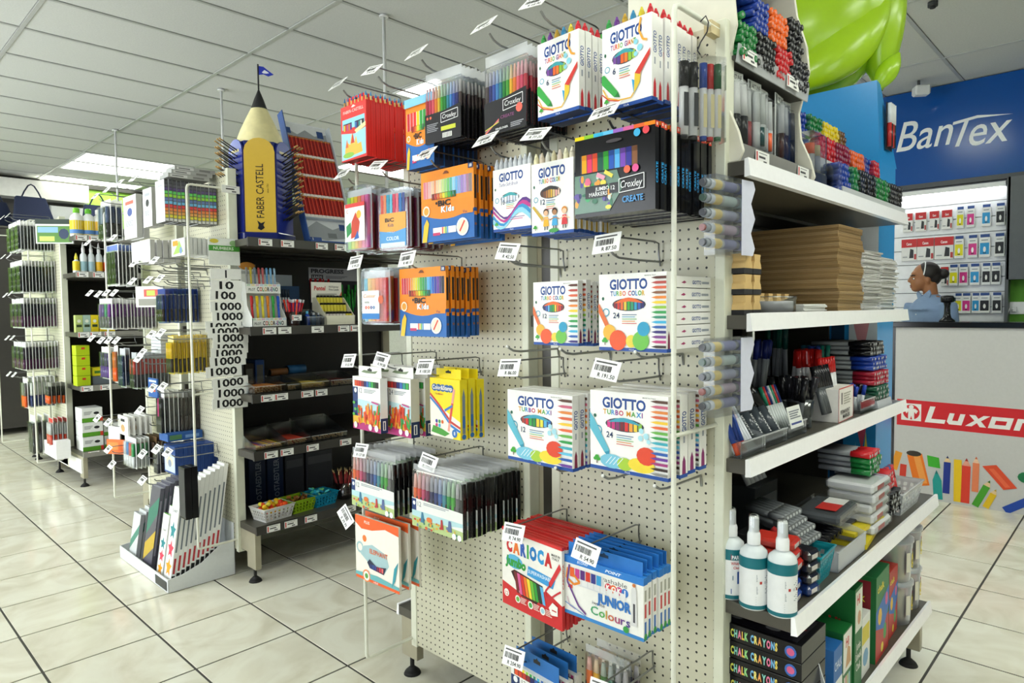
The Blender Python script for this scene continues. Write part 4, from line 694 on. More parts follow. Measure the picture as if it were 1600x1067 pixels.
def elephant(a, w, h, X, Z):
    a.poly([(X(0), Z(1)), (X(1), Z(1)), (X(1), Z(.86)), (X(.7), Z(.90)), (X(.4), Z(.82)), (X(.15), Z(.80)), (X(0), Z(.88))], '#f0642a'); a.text('PLUS', X(.22), Z(.90), h*.045, '#f8e8dc', bold=.02); a.rect(X(0), Z(0), X(1), Z(.05), '#f0642a'); a.ell(X(.22), Z(.66), w*.05, w*.05, '#f0803a', 10)
    a.poly([(X(.12), Z(.40)), (X(.20), Z(.54)), (X(.40), Z(.60)), (X(.72), Z(.52)), (X(.78), Z(.36)), (X(.66), Z(.20)), (X(.40), Z(.24))], '#a8c8cc'); a.ring(X(.11), Z(.50), w*.07, w*.03, '#a8c8cc'); a.ctext('ELEPHANT', X(.34), Z(.46), h*.07, ['#e07a4a', '#d8643a'], w*.42); a.poly([(X(.28), Z(.30)), (X(.34), Z(.22)), (X(.66), Z(.20)), (X(.72), Z(.32)), (X(.50), Z(.28)), (X(.34), Z(.36))], '#1a2440')
    a.pens(X(.34), Z(.22), X(.66), Z(.29), ['#2a3a7a', '#2a4a9a', '#3a3a8a', '#8a2a4a', '#d83a4a', '#e86a6a']); a.poly([(X(0), Z(.05)), (X(1), Z(.05)), (X(1), Z(.10)), (X(.5), Z(.14)), (X(0), Z(.10))], '#6ab4b8'); a.ell(X(.26), Z(.08), w*.09, w*.09, '#f08a4a', 12); a.ell(X(.26), Z(.08), w*.07, w*.07, '#f6f2e8', 12); a.ell(X(.26), Z(.08), w*.04, w*.04, '#5aa04a', 8); a.text('+ PLUS', X(.42), Z(.012), h*.028, '#fff')
    a.poly([(X(.84), Z(.05)), (X(.92), Z(.18)), (X(.99), Z(.48)), (X(.90), Z(.36))], '#3a9aa8')
p = pack('elephant_pen_pack', .255, .235, .010, '#f4efe2', elephant, sidecol='#e8e2d4')
stack(p, 3, .045, 2.072, .482, 'front white and orange pen pack with a pale elephant', 'white and orange pen pack behind the elephant pack', 'carton', 'elephant pen packs', rz=.03)
# --- sixth row
def carioca(a, w, h, X, Z):
    a.poly([(X(0), Z(0)), (X(1), Z(0)), (X(1), Z(.30)), (X(.75), Z(.40)), (X(.45), Z(.20)), (X(0), Z(.30))], '#cf2a2e'); a.rect(X(0), Z(.96), X(1), Z(1), '#d8302e'); a.ctext('CARIOCA', X(.08), Z(.72), h*.15, ['#c8282c', '#e8752a', '#2a5ab0', '#3aa84a', '#1f7ac0', '#2a9ad8', '#c8282c'], w*.78, bold=.07)
    a.text('MADE IN', X(.84), Z(.86), h*.03, '#222', w=w*.13); a.text('ITALY', X(.85), Z(.82), h*.03, '#222', w=w*.11); a.ell(X(.22), Z(.60), w*.15, h*.09, '#5ab0d8', 12); a.text('Jumbo', X(.06), Z(.54), h*.11, '#2f9a3a', w=w*.36, bold=.06, shear=.1); a.poly([(X(.44), Z(.50)), (X(.86), Z(.46)), (X(.90), Z(.58)), (X(.46), Z(.62))], '#3a9ad8'); a.text('SUPERWASHABLE', X(.46), Z(.535), h*.045, '#e8f4fa', w=w*.40)
    a.poly([(X(.16), Z(.46)), (X(.22), Z(.50)), (X(.70), Z(.44)), (X(.66), Z(.30)), (X(.60), Z(.18)), (X(.34), Z(.20))], '#3a1a14')
    for i, c in enumerate(('#7a2a2a', '#e0609a', '#d8302a', '#ee7a2a', '#f2d83a', '#6ab83a', '#2f9a3a', '#1a3a2a', '#5ab0e0')):
        x = .20+.055*i; a.poly([(X(x+.06), Z(.22)), (X(x+.105), Z(.215)), (X(x+.06), Z(.475-.006*i)), (X(x+.01), Z(.48-.006*i))], c)
    a.line([(X(.82), Z(.50)), (X(.745), Z(.40)), (X(.735), Z(.345)), (X(.775), Z(.325)), (X(.85), Z(.36)), (X(.92), Z(.42)), (X(.985), Z(.47))], w*.022, '#c8303a'); a.poly([(X(.80), Z(.52)), (X(.835), Z(.48)), (X(.99), Z(.74)), (X(.965), Z(.80))], '#d8343a'); a.poly([(X(.80), Z(.52)), (X(.835), Z(.48)), (X(.80), Z(.46))], '#8a1e22')
    a.ell(X(.08), Z(.16), w*.045, w*.045, '#f2efe6', 12); a.text('12', X(.08), Z(.13), h*.05, '#c8282c', 'c')
    for x, c in ((.28, '#6ab04a'), (.50, '#3aa04a'), (.70, '#9ac8d8')): a.ell(X(x), Z(.14), w*.045, w*.045, '#f0ede4', 12); a.ell(X(x), Z(.14), w*.03, w*.03, c, 10); a.greek(X(x+.05), Z(.17), w*.10, h*.012, 4, '#f0c8c0')
    a.poly([(X(.84), Z(.14)), (X(.94), Z(.16)), (X(.94), Z(.27)), (X(.86), Z(.30)), (X(.80), Z(.22))], '#f4efe8'); a.rect(X(.85), Z(.20), X(.92), Z(.215), '#c8282c')
p = pack('jumbo_pen_pack', .258, .236, .010, '#f2efe6', carioca, lambda a, t, h: (a.rect(0, 0, t, h*.3, '#c8282c'), a.rect(0, h*.96, t, h, '#c8282c'), a.text('CARIOCA', t*.8, h*.5, t*.6, '#c8282c', w=h*.3, rot=math.pi/2)), sidecol='#e8e4da', topcol='#d2302e')
stack(p, 11, .0175, 1.300, .605, 'front red and white pack of jumbo washable pens with coloured lettering', 'red and white jumbo pen pack in the row behind the front one', 'pack', 'red and white jumbo pen packs', rz=-.10, jit=.01)
def koki(a, w, h, X, Z):
    a.rect(X(0), Z(.88), X(1), Z(1), '#2f7fd0'); a.text('ECONO', X(.18), Z(.915), h*.045, '#eaf4ff', w=w*.14, shear=.3); a.text('POINT', X(.54), Z(.915), h*.045, '#eaf4ff', w=w*.20, shear=.3, bold=.03); a.rect(X(0), Z(0), X(1), Z(.06), '#3a86c8')
    a.text('washable', X(.46), Z(.755), h*.075, '#4a4a4a', w=w*.35, bold=0)
    for i, (ch, c) in enumerate(zip('KOKI', ('#d83a4a', '#e8703a', '#c83a7a', '#3a7ac8'))): a.ell(X(.58+.068*i), Z(.675), w*.042, h*.07, c, 14); a.text(ch, X(.58+.068*i), Z(.64), h*.075, '#f8f4ee', 'c', bold=.05)
    a.rect(X(.06), Z(.54), X(.52), Z(.82), '#d8dadc'); a.pens(X(.08), Z(.56), X(.80), Z(.66), ['#e8e8e6']*9, .08); a.pens(X(.08), Z(.66), X(.50), Z(.82), ['#e8642a', '#c83a8a', '#5a2a7a', '#d83a2a', '#3a3a8a', '#3aa0d8'], .08); a.rect(X(.06), Z(.46), X(.12), Z(.52), '#d84a3a')
    a.text('JUNIOR', X(.44), Z(.38), h*.15, '#2f74c0', w=w*.42, bold=.05); a.text('iwrite', X(.38), Z(.32), h*.06, '#6a6a70', w=w*.16, bold=0); a.ctext('Colours', X(.36), Z(.15), h*.14, ['#3aa06a', '#4aa84a', '#c89a3a', '#c8603a', '#a83a6a', '#6a3a8a', '#4a3a8a'], w*.50, bold=.01)
    a.line([(X(.06), Z(.80)), (X(.04), Z(.62)), (X(.14), Z(.54)), (X(.22), Z(.60)), (X(.14), Z(.70))], w*.025, '#e88a2a'); a.line([(X(.08), Z(.86)), (X(.05), Z(.56)), (X(.20), Z(.20)), (X(.30), Z(.10))], w*.02, '#6a3a8a'); a.line([(X(.05), Z(.30)), (X(.08), Z(.16)), (X(.16), Z(.12))], w*.01, '#c8a0b0')
    a.poly([(X(.86), Z(.20)), (X(.93), Z(.20)), (X(.925), Z(.78)), (X(.895), Z(.86)), (X(.865), Z(.78))], '#dcdcda'); a.rect(X(.885), Z(.26), X(.91), Z(.56), '#4a4a50'); a.ell(X(.895), Z(.85), w*.02, h*.03, '#c8743a', 8); a.ell(X(.80), Z(.10), w*.035, w*.035, '#3a9a4a', 10); a.line([(X(.02), Z(.20)), (X(.30), Z(.07))], w*.008, '#3a86c8')
def koki_spine(a, t, h):
    a.rect(0, h*.88, t, h, '#2a74c0'); a.rect(0, 0, t, h*.05, '#2a74c0'); a.rect(t*.25, h*.10, t*.7, h*.30, '#3a70b8'); a.rect(t*.25, h*.36, t*.7, h*.58, '#c84a4a'); a.rect(t*.25, h*.62, t*.7, h*.80, '#a8a89a'); a.ell(t*.5, h*.06, t*.38, t*.5, '#3a9a4a', 8)
p = pack('junior_pen_pack', .258, .163, .019, '#f0efe8', koki, koki_spine, topcol='#2f7fd0', tab=(.24, .036), tabcol='#2c78c8', hole='#1a3a5a')
stack(p, 6, .0235, 1.046, .657, 'front blue and white pack of junior washable pens', 'blue and white junior pen pack behind the front one', 'pack', 'junior pen packs', rz=0, jit=.01)
p = pack('blue_tab_pen_pack', .200, .17, .024, '#f0f0ea', lambda a, w, h, X, Z: (staed(12, 10)(a, w, h, X, Z), a.pens(X(.02), Z(.95), X(.98), Z(1.0), RAIN12, .2)), staed_spine, tab=(.18, .05), tabcol='#2c70b8')
stack(p, 3, .040, 1.292, .262, 'lowest white pen pack with a blue hang tab at the bottom edge', 'white pen pack with a blue tab behind the lowest front pack', 'pack', 'lowest blue tab pen packs', rz=-.08)
p = wallet('chalk_pen_wallet', .15, .19, .016, ['#e8742a', '#e8b03a', '#4a7a3a', '#3a6a5a', '#4a4a6a', '#5a4a5a'], lambda a, w, h, X, Z: a.rect(X(0), Z(0), X(1), Z(.7), '#c8c08a'), hdr=.12)
stack(p, 2, .05, 1.10, .34, 'clear wallet of muted coloured pens beside the lowest blue tab packs', 'clear wallet of muted pens behind the lowest one', 'wallet', 'lowest clear wallets', x=1.52)
# ================================================================== PEGS ON THE MIDDLE AND FAR GONDOLAS
def blister(name, w, h, t, pens, card='#f2f2ee', hdr=.16, hdrcol=None, low=None, npen=4, mat='gloss'):
    """carded blister: white card, pens with darker caps, clear bubble"""
    o = MB().box(-w/2, w/2, t*.93, t, 0, h, card).build(name, 'card')
    m = MB(); z0, z1 = h*.05, h*(1-hdr)
    for i in range(npen):
        x = -w*.46+w*.92*(i+.5)/npen; r = w*.44/npen; c = pens[i % len(pens)]
        m.cyl((x, t*.46, z0), (x, t*.46, z0+(z1-z0)*.45), r, low or c, n=8); m.cyl((x, t*.46, z0+(z1-z0)*.45), (x, t*.46, z1*.97), r*.95, c, r1=r*.8, n=8)
    k = t*.44/(w*.44/npen); m.V = [(x, t*.46+(y-t*.46)*k, z) for x, y, z in m.V]
    m.build('pens', mat, o)
    MB().box(-w*.45, w*.45, 0, t*.86, h*.02, z1, '#fff').build('bubble', 'film', o)
    MB().box(-w*.46, w*.46, t*.90, t*.93, z1, h*.985, hdrcol or card).build('header_print', 'card', o)
    return o
def row(o, n, pitch, y, z, lab, cat, group, x=1.43, jit=.03, rz=0):
    return stack(o, n, pitch, y, z, 'frontmost '+lab, lab+' from the front', cat, group, x=x, jit=jit, rz=rz)
GREY = '#d9dad8'
SP = ['#4a4a50', '#5a5a62', '#5a4a7a', '#6ad06a', '#9ad84a', '#6a80b8', '#7ac0e8', '#e0484a', '#ee8a4a', '#e8a85a', '#e8dc4a', '#dcdcd8']
def bands(a, t, h):
    for i, c in enumerate(SP): a.rect(t*.06, h*(.985-.081*(i+1)), t*.94, h*(.985-.081*i)-h*.013, c)
p = pack('marker_set_box', .133, .226, .0190, '#e2e4e6', lambda a, w, h, X, Z: (a.rect(X(.08), Z(.35), X(.92), Z(.8), '#c8d4e4'), a.text('COLOUR', X(.5), Z(.85), h*.05, '#4a5a7a', 'c'), a.rect(X(.08), Z(.04), X(.92), Z(.28), '#eef0f2')), bands, sidecol='#1c1c20', topcol='#1a1a1c', botcol='#26262a')
row(p, 13, .0215, 3.936, 1.994, 'black marker set box with rainbow bands on its side', 'box', 'rainbow sided marker boxes', x=1.362, jit=.01)
for k in range(3):
    o = MB().box(0, .22, 0, .13, 0, .022, '#a9aaa8').build('flat_box', 'card', loc=(1.385+.02*k, 3.872+.006*k, 2.235+.023*k), label=('lowest', 'middle', 'topmost')[k]+' flat grey box lying on top of the rainbow sided boxes', category='box', group='flat grey boxes', bevel=.001)
    a = Art(); a.rect(.01, .004, .10, .018, '#d8d8d6'); a.rect(.02, .008, .08, .013, '#5a5a5a'); a.rect(.13, .005, .19, .016, '#7a7a78'); a.V = [(x, y-.0002, z) for x, y, z in a.V]; a.build('printed_side', 'card', o)
inkp = lambda c1, c2: (lambda a, w, h, X, Z: (a.ell(X(.5), Z(.62), w*.2, h*.10, c1, 10), a.rect(X(.15), Z(.80), X(.8), Z(.88), c2), a.greek(X(.15), Z(.40), w*.6, h*.02, 4, '#9aa0a8')))
p = pack('white_box', .145, .225, .030, '#f0f1f2', inkp('#3a3a40', '#b8bcc4'), sidecol='#b8b8b4'); row(p, 2, .034, 4.34, 2.013, 'slim white box beside the rainbow sided boxes', 'box', 'slim white boxes')
p = pack('white_box', .235, .265, .034, '#f2f3f4', inkp('#4a5a9a', '#d86a5a'), sidecol='#c2c2be'); row(p, 2, .038, 4.655, 1.968, 'large white box left of the slim white boxes', 'box', 'large white boxes')
row(blister('blister_pack', .22, .27, .030, ['#4a5a7a', '#8a94a8', '#3a3a44'], low='#1c1c20'), 3, .034, 5.235, 2.005, 'white and grey blister pack on the upper left pegs', 'pack', 'upper left blister packs')
p = pack('white_box', .32, .130, .026, '#f6f6f6', None, sidecol='#c4c4c0', botcol='#6a6a66'); row(p, 5, .036, 4.39, 1.80, 'blank white box in the bright second row', 'box', 'blank white boxes', x=1.40)
p = pack('small_white_box', .19, .094, .018, '#eceeea', lambda a, w, h, X, Z: (a.poly([(X(.1), Z(.1)), (X(.9), Z(.2)), (X(.6), Z(.9))], '#a8c86a'), a.rect(X(.1), Z(.6), X(.5), Z(.9), '#e8a03a'), a.ell(X(.7), Z(.3), w*.1, w*.1, '#7a9ac8')), sidecol='#cfd0cc'); row(p, 9, .0235, 3.89, 1.813, 'small white box with a green picture beside the wire guard', 'box', 'small green picture boxes')
row(blister('blister_pack', .25, .275, .019, ['#16161a', '#1c1c22'], low='#121216', hdrcol='#6a80c0'), 6, .023, 5.09, 1.687, 'black pen blister pack with a blue and white header', 'pack', 'black pen blister packs')
row(blister('blister_pack', .265, .203, .0185, ['#6a3a8a', '#5a2f86', '#3a8a6a', '#7a3a94'], low='#5a5060', hdrcol='#e8e8ea'), 13, .0218, 5.02, 1.3975, 'purple pen blister pack in the long third row', 'pack', 'purple pen blister packs', x=1.36, jit=.06)
p = pack('craft_card', .20, .125, .012, '#dcdcd4', lambda a, w, h, X, Z: (a.rect(X(.3), Z(.5), X(.9), Z(.85), '#c8402e'), a.rect(X(.4), Z(.55), X(.7), Z(.8), '#b8c83a'), a.rect(X(.1), Z(.08), X(.9), Z(.4), '#8a8a7a')))
stack(p, 1, .01, 4.36, 1.537, 'grey craft card with red and green print between the pen packs', '', 'card', '', rz=.5)
row(blister('blister_pack', .12, .200, .0195, ['#1c2a5a', '#26346a'], low='#2a1e12', hdrcol='#1f3a8a', card='#1f3f8f'), 9, .0225, 4.215, 1.442, 'navy and gold pen blister pack on the third row', 'pack', 'navy and gold blister packs')
row(blister('blister_pack', .20, .225, .021, ['#3a2a5a', '#2a1e3a', '#4a2f6a'], low='#5a2f86', hdrcol='#f0f0f0'), 3, .024, 5.32, 1.043, 'white blister pack with dark purple pens at the left', 'pack', 'dark purple blister packs')
row(blister('blister_pack', .08, .26, .022, ['#d86a2a', '#b86a3a'], low='#e8622a', npen=2), 1, .03, 5.10, 1.03, 'slim blister pack with an orange pen', 'pack', None) ['label'] = 'slim blister pack with an orange pen between purple and navy packs'
row(blister('blister_pack', .11, .26, .021, ['#2a3a5a', '#1f2f4a'], low='#24344e', card='#c8ccd0'), 2, .026, 4.965, 1.009, 'narrow navy blister pack on the fourth row', 'pack', 'narrow navy blister packs')
row(blister('blister_pack', .09, .235, .0195, ['#b8322e', '#3a3a40', '#7a2a2a'], low='#2a2a30', card='#b8bcc0'), 9, .0235, 4.735, 1.016, 'red and black pen blister pack on the fourth row', 'pack', 'red and black blister packs')
row(blister('blister_pack', .09, .222, .0195, ['#e0c022', '#d8b41e'], low='#2a1c0e', hdrcol='#e8dca0', card='#e2c42a'), 9, .0225, 4.095, 1.149, 'yellow and black pen blister pack beside the wire guard', 'pack', 'yellow and black blister packs')
for k in range(6):
    MB().box(0, .10, 0, .16, 0, .017, '#d2d6da').build('note_pad', 'card', loc=(1.45, 4.26+.004*(k % 2), 1.262+.019*k), bevel=.001, label=('lowest', 'second', 'third', 'fourth', 'fifth', 'topmost')[k]+' pale note pad in the pile above the red and black packs', category='pad', group='pile of pale pads')
row(blister('blister_pack', .10, .268, .022, ['#16161a', '#d83a8a', '#16161a'], low='#121214', hdrcol='#f4f4f2'), 4, .026, 4.285, .776, 'black and pink pen blister pack on the fifth row', 'pack', 'black and pink blister packs')
row(blister('blister_pack', .10, .262, .022, ['#3a2c26', '#2c2622'], low='#332824', hdrcol='#d8d8d6', card='#4a423c'), 6, .024, 4.270, .772, 'dark brown pencil pack on the fifth row', 'pack', 'dark brown pencil packs', x=1.535, rz=.05)
p = pack('blue_card', .15, .115, .008, '#2f5fa8', lambda a, w, h, X, Z: (a.rect(X(.3), Z(.3), X(.8), Z(.7), '#d86a3a'), a.rect(X(.1), Z(.8), X(.9), Z(.9), '#dce6f0'))); stack(p, 1, .01, 4.36, .995, 'small blue card with an orange patch above the pink pens', '', 'card', '')
p = pack('white_card_pack', .20, .125, .012, '#f2f2f0', lambda a, w, h, X, Z: (a.rect(X(.3), Z(.7), X(.7), Z(.85), '#2a2a2c'), a.ell(X(.5), Z(.35), w*.2, h*.2, '#c8a06a'))); row(p, 5, .034, 4.945, .697, 'white card pack with a black stripe on the sixth row', 'card', 'white card packs', jit=.12)
for k in range(3):
    o = MB().box(0, .20, 0, .13, 0, .045, '#2a5aa0').build('blue_box', 'card', loc=(1.44, 4.17+.02*k, .745-.0), rz=.02) if k == 0 else None
    if o: o['label'] = 'blue box with a green picture lying above the large blue boxes'; o['category'] = 'box'; a = Art(); a.rect(.01, .008, .08, .036, '#5a8a5a'); a.rect(.10, .012, .18, .03, '#7aa0d0'); a.build('printed_side', 'card', o)
row(blister('blister_pack', .22, .20, .021, ['#c8ccd0', '#3a80c0', '#c03a3a', '#3a9a5a'], low='#d0d4d4', card='#e4e6e4'), 4, .026, 4.87, .49, 'clear blister pack of mixed pens on the seventh row', 'pack', 'mixed pen blister packs', jit=.08)
row(blister('blister_pack', .20, .20, .021, ['#3a2c20', '#4a3626'], low='#2a1e14', card='#6a5236'), 6, .024, 4.82, .49, 'brown pencil pack behind the mixed pens', 'pack', 'brown pencil packs', x=1.54, jit=.08)
row(blister('blister_pack', .075, .165, .02, ['#2c2c30', '#8a8a8a'], low='#3a3a3e', card='#c8c8c4'), 5, .03, 4.365, .525, 'black clip pack left of the large blue boxes', 'pack', 'black clip packs')
p = pack('blue_box', .169, .162, .021, '#2a4f96', lambda a, w, h, X, Z: (a.rect(X(.04), Z(.06), X(.96), Z(.70), '#c8d4dc'), a.ell(X(.5), Z(.42), w*.3, h*.18, '#e8d8b8', 12), a.ell(X(.5), Z(.36), w*.16, h*.14, '#8a98b0', 10), a.text('SET', X(.1), Z(.80), h*.08, '#f0f4f8')), lambda a, t, h: a.rect(t*.2, h*.1, t*.8, h*.9, '#21407e'), sidecol='#24468a')
row(p, 10, .0235, 4.123, .572, 'large blue box of drawing pencils on the lower pegs', 'box', 'large blue boxes', jit=.01)
p = pack('orange_envelope', .16, .10, .006, '#e86a22', lambda a, w, h, X, Z: a.rect(X(.1), Z(.3), X(.6), Z(.8), '#f08a3a')); stack(p, 1, .01, 5.10, .545, 'orange envelope hanging at the left of the lower pegs', '', 'envelope', '', rz=.5)
p = pack('white_card_pack', .12, .13, .006, '#f4f4f2', None); stack(p, 1, .01, 5.14, .60, 'blank white card hanging above the orange envelope', '', 'card', '', rz=.3)
# hooks with blank looking tickets
T2 = [(5.32, 1.999), (4.77, 1.989), (4.40, 1.807), (4.06, 1.806), (4.44, 1.703), (4.17, 1.701), (3.99, 1.703), (5.32, 1.654), (5.12, 1.643), (4.95, 1.647), (4.79, 1.643), (5.32, 1.343), (5.10, 1.334), (4.94, 1.338), (4.78, 1.341), (4.15, 1.390), (4.00, 1.401), (4.31, 1.280), (4.38, 1.243), (4.16, 1.082), (4.00, 1.101), (4.39, 0.931), (5.26, 0.791), (5.02, 0.790), (5.04, 0.607), (4.97, 0.515), (4.37, 0.670), (4.13, 0.732), (3.96, 0.735), (4.39, 0.507), (4.60, 2.31), (4.85, 2.30), (5.10, 2.29), (4.35, 2.30)]
zn = lambda z: 'top row' if z > 2.1 else 'upper row' if z > 1.9 else 'second row' if z > 1.75 else 'third row' if z > 1.55 else 'fourth row' if z > 1.2 else 'fifth row' if z > 1.0 else 'sixth row' if z > .75 else 'lower row'
cnt = {}
for y, z in sorted(T2, key=lambda p: -p[0]):
    k = zn(z); cnt[k] = cnt.get(k, 0)+1; nm = ('first', 'second', 'third', 'fourth', 'fifth', 'sixth', 'seventh', 'eighth', 'ninth', 'tenth')[cnt[k]-1]
    hook(y, z, 'R', nm+' ticketed peg hook from the left on the '+k+' of the middle gondola', xf=1.38, tilt=.7, roll=.10, group='peg hooks on the middle gondola')
def bare_prong(x, y, z, L, lab, grp):
    o = thing('peg_prong', lab, 'hook', (x, y, z), R90, grp); MB().tube([(0, 0, -.03), (0, -.006, 0), (0, -L*.8, 0), (0, -L*.95, .006), (0, -L, .018)], .0035, '#8a8c8d', 6).build('prong', 'metal', o)
for k, (y, z) in enumerate(((3.86, 1.76), (3.95, 1.755), (4.05, 1.75), (4.15, 1.74), (4.25, 1.735), (3.90, 1.68), (4.10, 1.67))): bare_prong(1.65, y, z, .21, ('first', 'second', 'third', 'fourth', 'fifth', 'sixth', 'seventh')[k]+' empty prong from the wire guard below the small green picture boxes', 'empty prongs on the middle gondola')
for k, (y, z) in enumerate(((4.55, .97), (4.50, .80), (4.45, .46), (4.40, .44))): bare_prong(1.65, y, z, .20, ('uppermost', 'second', 'third', 'lowest')[k]+' empty dark prong low on the middle pegboard', 'empty low prongs on the middle gondola')
# ticket on the cream upright of the middle gondola
rail_ticket(1.66, 3.728, 2.16, 'white ticket clipped on the cream upright beside the rainbow sided boxes', w=.10, h=.042, red=False)
# --- strip of number cards hanging at the corner of the middle gondola
st = thing('number_strip', 'hanging strip of overlapping white number cards with a green header', 'strip', (1.60, 3.690, .96))
MB().box(-.09, .09, .012, .013, .0, .94, '#fff').build('backing_film', 'film', st)
o = MB().box(-.085, .085, .004, .006, .80, .945, '#e8ece6').build('header_card', 'card', st); a = Art(); a.rect(-.085, .875, .085, .905, '#4a9a3a'); a.text('NUMBERS', -.06, .882, .016, '#e8f2e0', w=.11); a.ell(.05, .92, .022, .016, '#8ab07a', 9); a.ell(-.055, .928, .025, .012, '#d8c84a', 8); a.V = [(x, y+.003, z) for x, y, z in a.V]; a.build('printed_front', 'card', o)
random.seed(11); zc = .795
CARDS = [('1', .0, .07), ('10', .0, .062), ('100', -.008, .055), ('1000', .004, .06), ('1000', .016, .055), ('1000', -.022, .055), ('1000', -.012, .028), ('1000', .012, .035), ('1000', .014, .055), ('1000', .004, .03), ('1000', -.004, .04), ('1000', -.03, .055), ('1000', .01, .065), ('1000', .01, .058), ('1000', .0, .055)]
for k, (t, dx, dz) in enumerate(CARDS):
    zc -= dz; w2 = .098 if len(t) > 3 else .085
    o = MB().box(-w2, w2, -.002, .0, -.004, .054, '#f2f3ee').build('number_card', 'card', st, loc=(dx, -.004-.0035*(k % 4), zc), rz=(0, random.uniform(-.05, .05), 0))
    a = Art(); a.text(t, 0, .006, .040, '#1c1c1c', 'c', w=(.033*len(t)+.012) if len(t) > 1 else None, bold=.03); a.V = [(x, y-.0022, z) for x, y, z in a.V]; a.build('printed_number', 'card', o)
# --- white cardboard tray of wall charts on the floor
o = thing('display_tray', 'white cardboard floor tray holding slim chart packs before the middle gondola', 'display', (0, 0, 0))
TW = '#dfe3e4'
MB().box(1.285, 1.645, 3.79, 4.58, .002, .006, TW).build('tray_bottom', 'card', o)
for y in (3.785, 4.575): MB().prism([(1.285, .004), (1.645, .004), (1.645, .21), (1.56, .19), (1.46, .12), (1.36, .085), (1.285, .075)], 'y', y, y+.004, TW).build('side_wall', 'card', o)
MB().box(1.282, 1.286, 3.785, 4.579, .004, .075, TW).build('front_wall', 'card', o); MB().box(1.643, 1.646, 3.785, 4.579, .004, .30, TW).build('back_wall', 'card', o)
MB().box(1.2800, 1.2818, 3.80, 3.97, .012, .06, '#3a3c3c').build('dark_print', 'card', o)
star = lambda a, w, h, X, Z: [a.poly([(X(.5+.42*s*math.cos(t)), Z(z+.10*s*math.sin(t))) for t, s in [(i*math.pi/5+.3, 1 if i % 2 == 0 else .5) for i in range(10)]], c) for z, c in ((.55, '#2a8a94'), (.36, '#d8365a'), (.17, '#f0a422'))]+[a.text('CHART', X(.5), Z(.74), h*.03, '#4a505a', 'c')]
SPW = lambda a, t, h: (a.rect(t*.1, 0, t*.9, h*.10, '#2a2a2a'), a.rect(t*.25, h*.12, t*.75, h*.28, '#b83a42'), a.rect(t*.3, h*.34, t*.7, h*.80, '#7a828a'))
def lean(o, n, y0, dy, x0, dx, z0, dz, lab, group):
    for k in range(n):
        q = o if k == 0 else dup(o); q.location = (x0+dx*k, y0+dy*k, z0+dz*k); q.rotation_euler = (-.15, 0, R90+.0)
        q['label'] = (nth(k) if k else 'frontmost')+' '+lab; q['category'] = 'pack'; q['group'] = group
p = pack('chart_pack', .10, .52, .023, '#eff0ee', star, SPW, topcol='#e8e8e4', mat='gloss'); lean(p, 10, 3.86, .0, 1.300, .0262, .03, .011, 'white chart pack with coloured stars at the right of the floor tray', 'white chart packs')
p = pack('chart_pack', .09, .36, .012, '#eceee8', star, None, topcol='#6ab04a', mat='gloss'); lean(p, 6, 3.985, .0, 1.302, .034, .02, .035, 'shorter white chart pack with a green top in the floor tray', 'green topped chart packs')
p = pack('chart_pack', .14, .48, .022, '#5a5866', lambda a, w, h, X, Z: (a.poly([(X(0), Z(.1)), (X(1), Z(.3)), (X(1), Z(.5)), (X(0), Z(.3))], '#c8a83a'), a.poly([(X(0), Z(.4)), (X(1), Z(.7)), (X(1), Z(.9)), (X(0), Z(.7))], '#3a7a6a')), lambda a, t, h: a.rect(t*.3, h*.2, t*.7, h*.85, '#8a8894'), topcol='#c8c8d4', sidecol='#56545f', mat='gloss'); lean(p, 10, 4.18, .0, 1.300, .0262, .02, .010, 'dark grey chart pack in the middle of the floor tray', 'dark grey chart packs')
p = pack('chart_pack', .12, .28, .022, '#d4d8d8', lambda a, w, h, X, Z: (a.poly([(X(0), Z(.2)), (X(1), Z(.6)), (X(1), Z(.8)), (X(0), Z(.4))], '#4a8a7a'),), None, sidecol='#aeb0b4', mat='gloss'); lean(p, 8, 4.42, .0, 1.298, .031, .02, .012, 'short pale chart pack at the left of the floor tray', 'pale chart packs')
for k in range(2):
    o = MB().box(-.0165, .0165, 0, .085, 0, .275, '#17171a').build('black_folder', 'gloss', loc=(1.352+.036*k, 3.648+.004*k, .415), bevel=.002, label=('left', 'right')[k]+' slim black folder hanging on the wire guard above the floor tray', category='folder', group='slim black folders'); MB().box(-.0172, -.0166, .004, .080, .01, .265, '#3c3c3e').build('page_edge', 'card', o)

# --- far gondola
for z, h, pc, lc, tier in ((2.07, .265, ['#16201a', '#1c2a20'], '#15171a', 'top'), (1.695, .288, ['#16201a', '#18241c'], '#131517', 'second'), (1.378, .268, ['#26262c', '#303038'], '#4a1e44', 'third'), (1.0, .253, ['#2a2230', '#303038'], '#4e2048', 'fourth')):
    for k, y in enumerate((7.33, 7.50, 7.67)):
        row(blister('blister_pack', .145, h, .0225, pc, low=lc, hdrcol='#fff', npen=3), 11 if k == 0 else 3, .0245, y, z, ('black pen' if z > 1.6 else 'black and purple')+' pack on the far '+tier+' row, '+('nearest', 'middle', 'farthest')[k]+' stack,', 'pack', 'far '+tier+' row packs', x=1.325, jit=.04)
row(blister('blister_pack', .20, .28, .026, ['#dfe6da', '#d4dcd0'], low='#2a3a6a', hdrcol='#fff', npen=4), 6, .032, 7.42, .655, 'white and navy pen blister pack on the far fifth row', 'pack', 'far fifth row packs', x=1.38)
row(blister('blister_pack', .18, .28, .026, ['#8a8a84', '#6a6a66'], low='#e8622a', hdrcol='#fff', npen=2), 1, .03, 7.44, .65, 'far orange pen blister pack', 'pack', None, x=1.34)['label'] = 'blister pack with an orange pen on the far fifth row'
